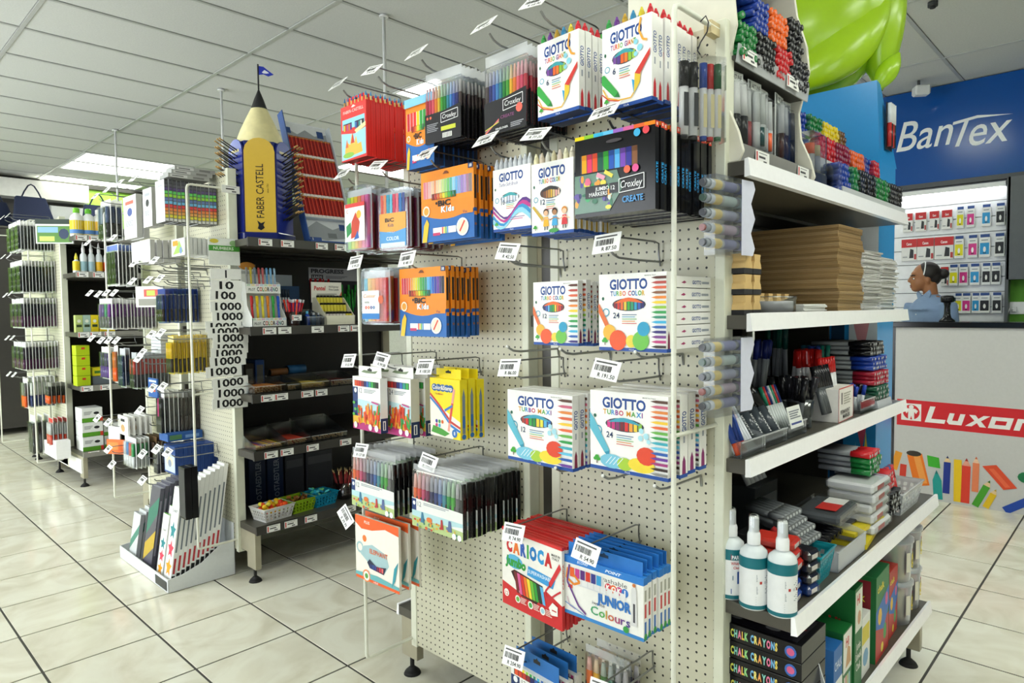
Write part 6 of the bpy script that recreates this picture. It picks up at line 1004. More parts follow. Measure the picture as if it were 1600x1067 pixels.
for k in range(16):
    r = .05*math.sqrt((k+.5)/16); t = k*2.4; lay(MB().cyl((0, 0, 0), (0, 0, .165), .004, '#8e1c1a', n=6).cyl((0, 0, .165), (0, 0, .185), .004, '#e0c48a', r1=.001, n=6).mesh('pencil', 'wood') if k == 0 else bpy.data.objects['cup_pencil_source'].data, 'red_pencil' if k else 'cup_pencil_source', (2.315+r*math.cos(t)*.6, 3.69+r*math.sin(t)*.6, Z5+.008), (-.3*math.sin(t)*r/.05, .3*math.cos(t)*r/.05, 0), ('middle' if k == 0 else nth(k))+' red pencil counted outward from the middle of the bottom shelf cup', 'pencil', 'red pencils in the bottom shelf cup')
bpy.data.objects['cup_pencil_source'].name = 'red_pencil'
# ================================================================== SHELVES OF THE FAR GONDOLA
def far_box(x, y, z, w, h, dp, col, lab, grp, front=None, mat='card'):
    o = MB().box(0, w, 0, dp, 0, h, col).build('carton', mat, loc=(x, y, z), bevel=.002, label=lab, category='carton', group=grp)
    if front: a = Art(); front(a, w, h, lambda f: f*w, lambda f: f*h); a.V = [(q[0], q[1]-.0004, q[2]) for q in a.V]; a.build('printed_front', 'card', o)
    return o
for k, (x, c, cc, nm) in enumerate(((1.665, '#e8c81e', '#7ac83a', 'yellow'), (1.755, '#f0d42a', '#6abf3a', 'second yellow'), (1.835, '#e8b428', '#f2f2f0', 'amber'))):
    o = bottle(x, 6.80, 2.17, .052, .25, '#f0f2ee', cc, 'white glue tub with a '+nm+' label on the far top shelf', 'glue_tub', 'glue tubs'); MB().lathe([(.0525, .02), (.0525, .14)], c, n=18).build('label_band', 'card', o); MB().lathe([(.0528, .025), (.0528, .06)], '#5a8ac8', n=18).build('label_stripe', 'card', o)
for k, (x, c, cc, nm) in enumerate(((1.645, '#e8c81e', '#e8d84a', 'small yellow'), (1.70, '#9ac0c8', '#e8e8e6', 'pale blue'), (1.76, '#a8c8d0', '#e8e8e6', 'second pale blue'), (1.82, '#f0b81e', '#e8e8e6', 'orange yellow'), (1.88, '#e0562a', '#e8e8e6', 'red'))):
    o = bottle(x, 6.78, 1.857, .027, .14 if k == 0 else .22, '#dfe6e6', cc, nm+' nozzle glue bottle on the far second shelf', 'glue_bottle', 'nozzle glue bottles'); MB().lathe([(.0275, .02), (.0275, .10)], c, n=16).build('label_band', 'card', o); MB().lathe([(.012, (.14 if k == 0 else .22)*.98), (.003, (.14 if k == 0 else .22)*1.22)], cc, n=10).build('nozzle', 'gloss', o)
for k, (x, c, nm) in enumerate(((1.615, '#b8c878', 'pale green'), (1.675, '#a9c4b4', 'pale teal'), (1.735, '#e8d024', 'yellow'), (1.80, '#e6cc1e', 'second yellow'), (1.865, '#e2c81c', 'third yellow'))): far_box(x, 6.76, 1.341, .057, .15, .05, c, nm+' glue stick carton on the far third shelf', 'glue stick cartons', lambda a, w, h, X, Z: (a.rect(X(.15), Z(.3), X(.85), Z(.45), '#3a4a2a'), a.ell(X(.5), Z(.65), w*.25, h*.1, '#e8ecd8', 8)))
for k in range(4): far_box(1.605, 6.74, .876+.0885*k, .105, .086, .12, '#b4cc1e', ('lowest', 'second', 'third', 'topmost')[k]+' lime carton in the far fourth shelf pile', 'lime cartons', lambda a, w, h, X, Z: a.rect(X(.4), Z(.6), X(.65), Z(.8), '#c83a2a'))
far_box(1.73, 6.76, .876, .16, .075, .1, '#6a7278', 'grey carton under the crumpled yellow pack on the far fourth shelf', None); far_box(1.73, 6.76, .953, .16, .075, .1, '#d8cc22', 'yellow carton beside the lime pile on the far fourth shelf', None, lambda a, w, h, X, Z: (a.rect(X(.1), Z(.3), X(.5), Z(.6), '#4a7a2a'),))
tn = lambda a, w, h, X, Z: (a.rect(X(0), Z(0), X(1), Z(.30), '#5a9a2a'), a.rect(X(.86), Z(0), X(1), Z(.30), '#c83a2a'), a.ell(X(.7), Z(.62), w*.14, h*.10, '#26282a', 9), a.greek(X(.1), Z(.7), w*.4, h*.05, 3, '#9a9c9a'))
for k in range(3): far_box(1.625, 6.72, .304+.126*k, .16, .123, .2, '#e8eae6', ('lowest', 'middle', 'topmost')[k]+' white and green toner carton in the left far pile', 'left toner cartons', tn)
for k in range(2): far_box(1.80, 6.75, .304+.112*k, .13, .108, .2, '#e4e6e2', ('lower', 'upper')[k]+' white and green toner carton in the right far pile', 'right toner cartons', tn)
for k, (x, r, h) in enumerate(((1.90, .12, .12), (2.02, .15, .10))):
    o = thing('tape_roll', ('left', 'right')[k]+' wide cream roll behind the toner cartons', 'roll', (x, 7.05, .304+.10*k), 0, 'cream rolls'); MB().lathe([(r*.5, 0), (r, 0), (r, h*(1.4 if k == 0 else 1.2)), (r*.5, h*(1.4 if k == 0 else 1.2)), (r*.5, 0)], '#c8c09a', n=24).build('roll_body', 'card', o)
# ================================================================== RIGHT HAND SHELVES OF THE NEAREST GONDOLA
CN = {'#1f7a3a': 'green', '#17171a': 'black', '#c8242a': 'red', '#1f3f9a': 'blue', '#ee6a24': 'orange', '#ead424': 'yellow', '#8e2038': 'maroon', '#6a4a22': 'brown', '#24242a': 'charcoal', '#3a3a9a': 'violet'}
def marker_mesh(c, r, L, barrel=None, dot=None, n=8):
    """marker lying along +Y, cap end at y = 0 towards the aisle"""
    m = MB().cyl((0, L*.36, 0), (0, L, 0), r*.9, barrel or c, n=n); m.cyl((0, 0, 0), (0, L*.36, 0), r, c, n=n, capcol=c); m.cyl((0, -.0006, 0), (0, 0, 0), r*.48, dot or tuple(min(1, q*.6+.22) for q in C(c)), n=n, cap=True); return m.mesh('marker', 'gloss')
FIELD = MB()              # the markers past the first three hundred: real geometry, one object
def bundle(x0, z0, y, cols_n, rows_n, r, c, L, where, barrel=None, dot=None, jit=.004, field=False):
    if field:
        s = 2.06*r; random.seed(int(x0*1000)+int(z0*100))
        for j in range(rows_n):
            for i in range(cols_n):
                X, Y, Z = x0+r+s*i+(r if j % 2 else 0), y+random.uniform(-jit, jit), z0+r+s*.90*j
                FIELD.cyl((X, Y+L*.36, Z), (X, Y+L, Z), r*.9, barrel or c, n=8).cyl((X, Y, Z), (X, Y+L*.36, Z), r, c, n=8).cyl((X, Y-.0006, Z), (X, Y, Z), r*.48, dot or tuple(min(1, q*.6+.22) for q in C(c)), n=8)
        return
    me = marker_mesh(c, r, L, barrel, dot); s = 2.06*r; random.seed(int(x0*1000)+int(z0*100))
    for j in range(rows_n):
        for i in range(cols_n):
            lay(me, 'marker', (x0+r+s*i+(r if j % 2 else 0), y+random.uniform(-jit, jit), z0+r+s*.90*j), (0, 0, random.uniform(-.012, .012)), '%s marker %s, %s row, %s from left' % (CN.get(c, 'dark'), where, ('first' if j == 0 else nth(j)), ('first' if i == 0 else nth(i))), 'marker', CN.get(c, 'dark')+' markers '+where)
T1 = 1.872
# --- curved cream marker stand on the top shelf
ms = thing('marker_stand', 'cream curved tiered stand of markers on the top right shelf', 'display', (0, 0, 0))
prof = [(1.12, 1.874), (.785, 1.874), (.772, 1.90), (.785, 1.95), (.815, 2.02), (.822, 2.10), (.805, 2.17), (.792, 2.22), (.800, 2.30), (.83, 2.40), (.845, 2.50), (.84, 2.56), (1.12, 2.56)]
for x in (1.668, 2.165): MB().prism(prof, 'x', x, x+.012, '#e4e1cf').build('side_panel', 'paint', ms, bevel=.002)
MB().box(1.68, 2.165, 1.10, 1.12, 1.874, 2.56, '#4a4842').build('back_panel', 'paint', ms)
for z, y in ((2.148, .80), (1.893, .79), (2.52, .86)):
    q = MB().box(1.68, 2.165, y, 1.10, z-.010, z, '#3c3b38').build('tier_shelf', 'paint', ms); MB().hexa([(1.68, y-.004, z-.018), (2.165, y-.004, z-.018), (2.165, y, z-.018), (1.68, y, z-.018), (1.68, y-.010, z+.028), (2.165, y-.010, z+.028), (2.165, y-.007, z+.028), (1.68, y-.007, z+.028)], '#8a8984').build('clear_lip', 'frost' if z > 2 else 'paint', q)
    for k, x in enumerate((1.74, 2.03) if z < 2.5 else ()): rail_ticket(x+(.06 if z < 2 else 0), y-.0105, z-.010, ('left' if k == 0 else 'right')+' ticket on the '+('upper' if z > 2 else 'lower')+' lip of the cream marker stand', w=.085, h=.034, grp='marker stand tickets')
for x0, dz, nc, nr, c in ((1.686, 0, 5, 5, '#1f7a3a'), (1.792, 0, 6, 5, '#17171a'), (1.920, 0, 5, 5, '#c8242a'), (2.028, 0, 6, 5, '#24242a'), (1.785, .096, 5, 5, '#1f3f9a'), (1.895, .096, 6, 5, '#ee6a24'), (2.030, .096, 5, 6, '#17171a')): bundle(x0, 2.149+dz*(1 if dz == 0 else 1.02), .790 if dz == 0 else .80, nc, nr, .0096, c, .14, 'on the '+('lower' if dz == 0 else 'upper')+' heap of the cream stand', field=False)
lay(marker_mesh('#1f7a3a', .010, .15), 'marker', (1.70, .79, 2.253), (0, 0, -.35), 'single thick green marker lying slanted over the green heap', 'marker', 'green markers')
for k, (x, c1, c2, spot) in enumerate(((1.73, '#e8eaea', '#2a2c2e', None), (1.79, '#d8dcdc', '#a83a3a', None), (1.85, '#cdd2d0', '#4a5a58', '#2a4a4a'), (1.93, '#e4e8e8', '#5a5e60', '#e2643a'), (2.02, '#b8bcbe', '#3a2a2a', None), (2.09, '#4a4c50', '#1e1e22', None))):
    o = blister('blister_pack', .075, .20, .026, [c1, c1], card='#e9ebe8', low=c2 if spot is None else c1, npen=2, hdrcol='#9aa09a'); o.location = (x, .80+.012*(k % 2), 1.925); o.rotation_euler = (0, 0, (-.10, .06, -.05, .04, .12, -.06)[k]); o['category'] = 'pack'; o['group'] = 'packs in the lower tier of the marker stand'
    o['label'] = ('white blister pack beside the cream upright', 'white and red blister pack', 'pale blister pack with a dark bottle', 'clear blister pack with an orange bottle', 'grey and brown blister pack', 'black blister pack')[k]+' in the lower tier of the cream stand'
    if spot: MB().cyl((0, .010, .02), (0, .010, .07), .014, spot, n=12).build('ink_bottle', 'gloss', o)
    a = Art(); a.rect(-.03, .172, .03, .196, '#cfd4cc'); a.text('ARTLINE' if k != 3 else 'Artline', -.026, .178, .012, '#26282a', w=.05, bold=.03); a.V = [(q[0], q[1]+.0205, q[2]) for q in a.V]; a.build('header_lettering', 'card', o)
# --- marker pouch on an S hook at the wire guard
o = thing('marker_pouch', 'clear pouch of whiteboard markers on an S hook at the wire guard', 'pouch', (1.53, .818, 1.908), -.55)
MB().tube([(0, 0, .285), (.014, 0, .30), (.022, 0, .285), (.018, 0, .262), (.0, 0, .235), (-.008, 0, .215), (.004, 0, .20), (.014, 0, .208)], .0018, '#4a4a4c', 6).build('s_hook', 'metal', o)
for k, (x, c) in enumerate(((-.045, '#17171a'), (-.018, '#17171a'), (.008, '#2a4a9a'), (.028, '#b8282c'), (.047, '#2a5a3a'))):
    r = .0125 if k < 2 else .0095; q = MB().cyl((x, .004*(k % 2), .01), (x, .004*(k % 2), .125), r*.95, '#e6e8e8', n=12).cyl((x, .004*(k % 2), .125), (x, .004*(k % 2), .185), r, c, n=12).cyl((x, .004*(k % 2), .0), (x, .004*(k % 2), .012), r*.9, c, n=12).build('marker', 'gloss', o); a = Art(); a.rect(x-r*.5, .03, x+r*.5, .11, '#3a3c40' if k < 2 else '#d8cfa0'); a.V = [(v[0], v[1]-r-.0006, v[2]) for v in a.V]; a.build('printed_label', 'card', q)
MB().box(-.062, .062, -.015, .017, -.004, .200, '#fff').build('pouch_film', 'film', o)
# --- clip strips of clear tube markers on the near upright
for nm, z0 in (('upper', 1.632), ('lower', 1.232)):
    o = thing('clip_strip', nm+' clip strip of five clear tube markers on the cream upright', 'strip', (1.50, .800, z0), -.10, 'clip strips of tube markers')
    pts = [(.205+.010*math.sin(t*math.pi/2), .0+.19*t/10) for t in range(11)]; MB().prism([(.152, 0)]+pts+[(.152, .19)], 'y', -.0195, -.018, '#d6d8e8').build('wavy_card', 'card', o)
    for k, (c, b_) in enumerate((('#6a6c72', '#8e92b4'), ('#5a6e66', '#b4c4c4'), ('#62646c', '#a4a8bc'), ('#9a6664', '#b0a4b4'), ('#5c5e64', '#9296b4'))):
        z = .170-.036*k; q = MB().cyl((.03, 0, z), (.155, 0, z), .0125, '#b9bfc4', n=12).cyl((.012, 0, z), (.03, 0, z), .011, '#8e959a', n=12).cyl((.004, 0, z), (.012, 0, z), .0085, c, n=12).cyl((.155, 0, z), (.20, 0, z), .0135, b_, n=12).build('tube_marker', 'gloss', o)
        MB().cyl((.045, 0, z), (.075, 0, z), .0128, '#d8c890', n=12, cap=False).cyl((.085, 0, z), (.14, 0, z), .0128, b_, n=12, cap=False).build('label_band', 'card', q)
    MB().box(.035, .205, -.017, .014, -.004, .192, '#fff').build('blister_film', 'film', o)
# --- acrylic stepped organiser with many markers
ao = thing('acrylic_organiser', 'clear stepped acrylic organiser full of markers on the top right shelf', 'display', (0, 0, 0))
BINS = [(1.885, .768, [(2.405, 5, '#1f3f9a', '#dfe3e6'), (2.515, 3, '#1f7a3a', '#dfe3e6'), (2.590, 8, '#17171a', None), (2.760, 8, '#1f7a3a', None), (2.935, 8, '#17171a', None)]), (1.995, .848, [(2.41, 8, '#c8242a', None), (2.585, 7, '#8e2038', None), (2.745, 7, '#ee6a24', None), (2.905, 4, '#1f3f9a', None), (2.995, 4, '#c8242a', None)]), (2.105, .93, [(2.395, 7, '#1f3f9a', None), (2.55, 6, '#1f7a3a', None), (2.685, 8, '#ead424', None), (2.86, 3, '#6a4a22', None)])]
for t, (z, y, bins) in enumerate(BINS):
    MB().box(2.385, 3.15, y, y+.19, z-.006, z-.002, '#fff').build('tier_floor', 'clear', ao); MB().hexa([(2.385, y-.008, z-.028), (3.15, y-.008, z-.028), (3.15, y-.004, z-.028), (2.385, y-.004, z-.028), (2.385, y-.008, z+.012), (3.15, y-.008, z+.012), (3.15, y-.004, z+.012), (2.385, y-.004, z+.012)], '#5a5a58').build('tier_lip', 'frost', ao)
    for x, n, c, bar in bins:
        x = 2.405+(x-2.405)*1.065
        MB().box(x-.006, x-.003, y, y+.15, z-.002, z+.095, '#fff').build('divider', 'clear', ao); bundle(x, z, y+.004+.008*(c in ('#1f3f9a',)), n, 5, .0105, c, .135, 'in the '+('lowest', 'middle', 'top')[t]+' tier of the acrylic organiser', barrel=bar, field=True)
MB().prism([(.79, 1.874), (1.16, 1.874), (1.16, 2.24), (.94, 2.16), (.86, 2.06), (.79, 1.96)], 'x', 2.378, 2.383, '#fff').build('side_panel', 'clear', ao)
o = thing('paint_marker_case', 'clear standing case with two silver paint markers on the top right shelf', 'case', (2.235, .80, T1)); MB().box(0, .12, 0, .055, 0, .06, '#2c3038').build('case_base', 'gloss', o, bevel=.003)
for k, c in enumerate(('#d8644a', '#d8cc9a')): MB().cyl((.035+.05*k, .027, .062), (.035+.05*k, .027, .12), .017, '#a9adb2', n=14).cyl((.035+.05*k, .027, .12), (.035+.05*k, .027, .155), .016, c, n=14).build('paint_marker', 'gloss', o)
MB().box(0, .12, 0, .055, .06, .19, '#fff').build('case_cover', 'clear', o, bevel=.006)
# ------------------------------------------------------------------ second shelf: dusters, folders, pads
S2 = 1.479; WD, WD2 = '#d8b678', '#c9a060'
def duster(x, y, z, L, rz, lab, s=1):
    o = thing('board_duster', lab, 'duster', (x, y, z), rz, 'wooden board dusters'); MB().box(0, .050*s, 0, L, 0, .014*s, '#2a2a2c').build('felt_pad', 'cloth', o)
    MB().prism([(0, .014*s), (.050*s, .014*s), (.047*s, .026*s), (.041*s, .034*s), (.044*s, .048*s), (.046*s, .052*s), (.004*s, .052*s), (.006*s, .048*s), (.009*s, .034*s), (.003*s, .026*s)], 'y', 0, L, WD).build('wooden_handle', 'wood', o)
for l in range(3):
    for k in range(2): duster(1.685+.054*k, .775, S2+.0545*l, .20, 0, ('near', 'far')[k]+' wooden duster on the '+('lowest', 'middle', 'top')[l]+' layer beside the cream upright')
for k in range(4): duster(2.075+.066*k, .905, S2+.02, .09, 0, ('first', 'second', 'third', 'fourth')[k]+' small wooden duster from the left behind the clear tin', .85)
MB().box(2.06, 2.345, .895, 1.0, S2, S2+.019, '#3c3a36').build('dark_board', 'card', label='dark board under the four small dusters', category='board', bevel=.002)
o = thing('tape_tin', 'round clear lidded tin holding a tape roll beside the dusters', 'tin', (2.015, .848, S2)); MB().lathe([(.001, 0), (.072, 0), (.075, .004), (.075, .042), (.078, .044), (.078, .052), (.001, .054)], '#fff', n=28).build('clear_tin', 'clear', o); MB().lathe([(.045, .004), (.068, .004), (.068, .038), (.045, .038), (.045, .004)], '#d4d6d8', n=28).build('tape_roll', 'gloss', o)
random.seed(33)
for k in range(8): MB().box(0, .20, 0, .14, 0, .0034, '#e9e9e4').build('note_pad', 'card', loc=(2.115+random.uniform(-.004, .004), .785+random.uniform(-.004, .004), S2+.0036*k), rz=random.uniform(-.02, .02), label=(nth(k) if k else 'first')+' thin white pad from below in the low pile before the brown folders', category='pad', group='low pile of white pads')
fm_ = [MB().box(0, .25, 0, .34, 0, .0098, c).mesh('folder', 'card', bevel=.0008) for c in ('#b59767', '#a98a5a', '#bfa274', '#9d8052')]; fe = MB().box(.001, .249, -.0008, 0, .0028, .0036, '#6a5230').box(.001, .249, -.0008, 0, .0062, .0070, '#765c38').box(-.0008, 0, .001, .339, .0028, .0036, '#6a5230').box(-.0008, 0, .001, .339, .0062, .007, '#765c38').mesh('sheet_edges', 'card')
for k in range(29):
    wob = .006*math.sin(k*.55); o = lay(fm_[k % 4], 'folder', (2.40+wob+random.uniform(-.003, .003), .775+.004*math.sin(k*.8)+random.uniform(-.002, .002), S2+.0102*k), (0, 0, random.uniform(-.012, .012)), (('lowest', 'second', 'third')[k] if k < 3 else nth(k) if k < 19 else 'tenth upper' if k == 28 else ('first', 'second', 'third', 'fourth', 'fifth', 'sixth', 'seventh', 'eighth', 'ninth')[k-19]+' upper')+' brown card folder counted upward in the tall stack', 'folder', 'tall stack of brown folders'); put('sheet_edges', fe, o)
for s, (x, n, w_) in enumerate(((2.665, 36, .205), (2.885, 34, .20))):
    gm_ = [MB().box(0, w_, 0, .28, 0, .0052, c).mesh('booklet', 'card') for c in ('#f0f0ec', '#d2d0ca', '#fafaf8', '#e2e1dc')]; ge = MB().box(.001, w_-.001, -.0006, 0, .0018, .0030, '#6f6d66').mesh('page_edges', 'card')
    for k in range(n): o = lay(gm_[(k*7+s) % 4], 'booklet', (x+random.uniform(-.008, .008), .775+random.uniform(-.008, .006), S2+.0062*k), (0, 0, random.uniform(-.03, .03)), (('lowest' if k == 0 else nth(k)) if k < 18 else ('first' if k == 18 else nth(k-18))+' upper')+' thin grey booklet counted upward in the '+('left', 'right')[s]+' grey stack', 'booklet', ('left', 'right')[s]+' grey booklet stack'); put('page_edges', ge, o)
# ------------------------------------------------------------------ third shelf: pens in trays and cups
S3 = 1.103
def pens_up(x, y, z, r0, n, cols, L, lab, pr=.006, lean=.2, cap=.35, barrel='#d8dcdc', sq=1):
    ms_ = [pen('pen', L, pr, barrel or c, c, cap) for c in cols]; random.seed(int(x*500)+n)
    for k in range(n):
        r = r0*math.sqrt((k+.5)/n); t = k*2.4; lay(ms_[k % len(ms_)], 'pen', (x+r*math.cos(t), y+r*math.sin(t)*sq, z+.004), (-lean*math.sin(t)*r/r0, lean*math.cos(t)*r/r0, random.uniform(0, 6)), ('innermost' if k == 0 else nth(k) if k < 19 else 'outermost')+' '+lab, 'pen', lab)
def slanted(name, x, y, z, n, dx, cols, L, r, ang, lab, cat='pen', barrel=None, cap=.4, dy=0, mat=None):
    for k in range(n):
        me = pen(name, L, r, barrel or cols[k % len(cols)], cols[k % len(cols)], cap); lay(me, name, (x+dx*k, y+dy*k, z+r*.3), (ang, 0, 0), ('first' if k == 0 else nth(k))+' '+lab+' from the left', cat, lab)
def pouch_tray(x, y, w_, dp, h, lab): return tray(x, x+w_, y, y+dp, S3, h, lab, 'clear', back=h*2.6)
pouch_tray(1.675, .775, .155, .17, .045, 'clear tray of white pens nearest the upright on the third shelf'); slanted('pen', 1.695, .800, S3+.006, 8, .0165, ['#dfe6ee', '#c8d4e8', '#e4d8e4', '#d0dcec'], .15, .0065, -.55, 'pale pen leaning in the nearest clear tray', barrel='#e6eaf0'); slanted('pen', 1.680, .785, S3+.006, 3, .020, ['#24408a', '#1f3a80', '#2a4a98'], .13, .009, -.40, 'blue pen with an orange tip in the nearest clear tray', barrel='#b8482a', cap=.75)
pouch_tray(1.84, .785, .165, .17, .04, 'clear tray of thick black markers on the third shelf')
for k in range(5):
    o = thing('thick_marker', (nth(k) if k else 'first')+' thick black marker from the left leaning on the third shelf', 'marker', (1.785+.048*k, .832-.006*k, S3+.015), (0), 'thick black markers'); o.rotation_euler = (-.62, .10, 0)
    MB().cyl((0, 0, 0), (0, 0, .095), .0195, '#454c52', n=14).build('barrel', 'gloss', o); MB().cyl((0, 0, .095), (0, 0, .200), .0205, '#151517', n=14, r1=.019).build('cap', 'gloss', o); a = Art(); a.text('MARKER', .006, .012, .012, '#d8dcdc', w=.065, rot=math.pi/2); a.V = [(v[0], v[1]-.0202, v[2]) for v in a.V]; a.build('printed_label', 'card', o); MB().cyl((0, 0, .19), (0, 0, .213), .013, ('#c8442a', '#2a8a5a', '#c83a2a', '#3a7a5a', '#b83a3a')[k], n=10).build('coloured_plug', 'gloss', o)
pouch_tray(2.02, .79, .15, .16, .045, 'clear curved tray with a printed slip on the third shelf'); slanted('pen', 2.045, .83, S3+.006, 7, .017, ['#2a8a6a', '#c83a3a', '#2a3a7a', '#d8dcdc'], .15, .007, -.4, 'coloured pen leaning in the curved tray', barrel='#d4dad8')
o = MB().box(0, .10, 0, .0012, 0, .065, '#eceee8').build('slip_card', 'card', loc=(2.03, .784, S3+.03), rz=(-.25, 0, 0), label='small printed slip in front of the curved clear tray', category='card'); a = Art(); a.greek(.01, .048, .08, .004, 4, '#7a7e88'); a.rect(.01, .01, .09, .016, '#3a4a8a'); a.build('printed_front', 'card', o)
cup(2.24, .85, S3, .055, .09, 'frosted cup of black markers in the middle of the third shelf'); pens_up(2.24, .85, S3, .045, 16, ['#1a1a1d', '#26262a'], .165, 'black marker counted outward in the middle third shelf cup', .010, .25, .45, '#5a5e60')
cup(2.56, .935, S3, .065, .13, 'tall cup of red capped pens at the back of the third shelf'); pens_up(2.56, .935, S3+.06, .058, 18, ['#c8201e'], .175, 'red capped pen counted outward in the tall third shelf cup', .0105, .12, .36, '#dcdee0')
cup(2.74, .96, S3, .05, .12, 'cup of teal and blue capped pens at the back of the third shelf'); pens_up(2.74, .96, S3+.05, .042, 8, ['#1f6a8a', '#2a4a9a', '#1f7a6a'], .19, 'teal or blue capped pen counted outward in the back cup', .0095, .15, .3, '#dcdee0')
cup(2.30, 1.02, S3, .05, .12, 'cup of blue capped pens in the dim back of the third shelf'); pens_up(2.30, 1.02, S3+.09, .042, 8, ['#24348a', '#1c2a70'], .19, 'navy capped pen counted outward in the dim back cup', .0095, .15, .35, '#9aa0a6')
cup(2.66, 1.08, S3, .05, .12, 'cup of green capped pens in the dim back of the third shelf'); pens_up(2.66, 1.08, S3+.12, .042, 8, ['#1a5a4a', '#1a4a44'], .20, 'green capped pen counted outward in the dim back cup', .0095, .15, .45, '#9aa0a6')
o = MB().box(0, .185, 0, .10, 0, .115, '#efece4').build('marker_carton', 'card', loc=(2.41, .772, S3), rz=.06, bevel=.0015, label='white open carton with a marker drawing on the third shelf', category='carton'); a = Art(); a.line([(.0, .0), (.185, .0), (.185, .115), (.0, .115), (.0, .0)], .004, '#c83a34'); a.text('PERMANENT', .02, .026, .014, '#2a2a2c', w=.12, bold=.02); a.text('MARKER', .05, .010, .014, '#2a2a2c', w=.09, bold=.02); a.rect(.03, .06, .042, .10, '#3a3a3c'); a.greek(.06, .092, .09, .005, 5, '#a9a89a'); a.V = [(v[0], v[1]-.0003, v[2]) for v in a.V]; a.build('printed_front', 'card', o)
slanted('pen', 2.425, .83, S3+.075, 6, .026, ['#c8201e'], .14, .009, -.1, 'red capped pen standing in the white carton', barrel='#e6e8e8', cap=.4); slanted('pen', 2.355, .80, S3+.03, 7, .020, ['#18181b', '#232327'], .165, .0105, -.25, 'dark marker leaning beside the white carton', barrel='#54585a', cap=.45)
pouch_tray(2.66, .775, .17, .13, .05, 'small clear tray of blue and black pens right of the white carton'); pens_up(2.745, .835, S3, .055, 14, ['#2440a0', '#18181c'], .095, 'short pen counted outward in the small right tray', .0075, .2, .4, '#c8ccd0', .6)
for t, (c, L) in enumerate((('#1f5a44', .2), ('#a82438', .22), ('#1f3f9a', .22), ('#17171a', .22))):
    bundle(2.845-.008*t, S3+.03+.058*t, .775+.005*t, 9, 3, .0095, c, L, 'in the %s layer of the far third shelf pile' % ('lowest', 'second', 'third', 'top')[t], barrel='#8d9294', dot='#b4b8b8', field=True)
MB().hexa([(2.85, .768, S3), (3.04, .768, S3), (3.04, .98, S3), (2.85, .98, S3), (2.85, .775, S3+.028), (3.04, .775, S3+.028), (3.04, .98, S3+.028), (2.85, .98, S3+.028)], '#b9bec2').build('low_tray', 'gloss', label='low grey tray under the far pile of markers on the third shelf', category='tray')
for r in range(4):
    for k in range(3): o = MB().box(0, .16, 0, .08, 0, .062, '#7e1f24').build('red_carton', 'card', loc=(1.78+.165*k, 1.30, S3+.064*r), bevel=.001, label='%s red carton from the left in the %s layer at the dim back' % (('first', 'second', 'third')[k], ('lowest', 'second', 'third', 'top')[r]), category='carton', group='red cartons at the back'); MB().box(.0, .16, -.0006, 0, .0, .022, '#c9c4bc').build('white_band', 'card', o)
# ------------------------------------------------------------------ fourth shelf
S4 = .725
def spray(x, y, lab, rz, first):
    o = thing('spray_bottle', lab, 'bottle', (x, y, S4), rz, 'white spray bottles'); r = .0355; h = .148
    MB().lathe([(.001, 0), (r*.95, 0), (r, .006), (r, h-.012), (r*.93, h), (r*.62, h+.010), (.012, h+.014), (.012, h+.022)], '#dfe6e6', n=28).build('bottle_body', 'gloss', o)
    lb = MB().lathe([(r+.0004, .012), (r+.0004, h-.018)], '#e9ecec', n=28, cols=['#eef0ef']).build('wrap_label', 'card', o); MB().lathe([(r+.0008, h-.040), (r+.0008, h-.012)], '#17707a', n=28).lathe([(r+.0008, .004), (r+.0008, .014)], '#17707a', n=28).build('teal_band', 'card', lb)
    def curl(a): a.V = [((r+.0012-v[1])*math.sin(v[0]/r), -(r+.0012-v[1])*math.cos(v[0]/r), v[2]) for v in a.V]; return a
    a = Art()
    if first: a.rect(-.022, .108, .022, .125, '#c8302c'); a.text('PARROT', -.020, .111, .010, '#ffffff', w=.04, bold=.03); a.text('Whiteboard', -.022, .096, .008, '#c8302c', w=.044); a.text('Cleaning', -.016, .085, .007, '#c8302c', w=.03); a.rect(-.006, .045, .006, .078, '#1f4f9a'); a.rect(-.018, .055, .018, .067, '#1f6f8a'); a.rect(-.022, .018, .022, .032, '#24509a')
    else:
        a.greek(-.02, .092, .036, .0022, 5, '#9aa2a6'); a.rect(-.012, .070, -.006, .077, '#b8362e'); a.rect(.0, .070, .006, .077, '#c8ccd0'); a.rect(.010, .070, .016, .077, '#8a2a2a'); a.greek(-.02, .062, .038, .0020, 6, '#a2a8ac')
        for i in range(4): a.rect(-.022, .018+.006*i, .022, .0186+.006*i, '#9aa0a4')
    curl(a).build('printed_text', 'card', lb)
    MB().lathe([(.0165, h+.016), (.0165, h+.040), (.0145, h+.046), (.0125, h+.050), (.0125, h+.082), (.0105, h+.086), (.001, h+.086)], '#eef0ee', n=20).build('pump_collar', 'gloss', o)
    MB().lathe([(.0135, h+.046), (.0135, h+.088), (.011, h+.092), (.001, h+.092)], '#fff', n=20).build('clear_cap', 'clear', o)
spray(1.694, .812, 'white spray bottle with red lettering farthest left on the fourth shelf', -.5, True); spray(1.674, .740, 'middle white spray bottle with a teal band on the fourth shelf', -.4, False); spray(1.680, .668, 'front white spray bottle with a teal band on the fourth shelf', -.45, False)
def softpack(x, y, z, w_, dp, h, col, lab, grp, rz=0, name='eraser_pack'):
    o = MB().box(-w_/2, w_/2, -dp/2, dp/2, 0, h, col).build(name, 'gloss', loc=(x, y, z), rz=rz, bevel=h*.28, label=lab, category='pack', group=grp); MB().box(-w_*.52, w_*.52, -dp*.52, dp*.52, h*.05, h*.97, '#fff').build('wrapper', 'film', o, bevel=h*.2)
    MB().box(-w_*.30, w_*.2, -dp*.506, -dp*.50, h*.30, h*.7, '#ece6e2').build('white_print', 'card', o); return o
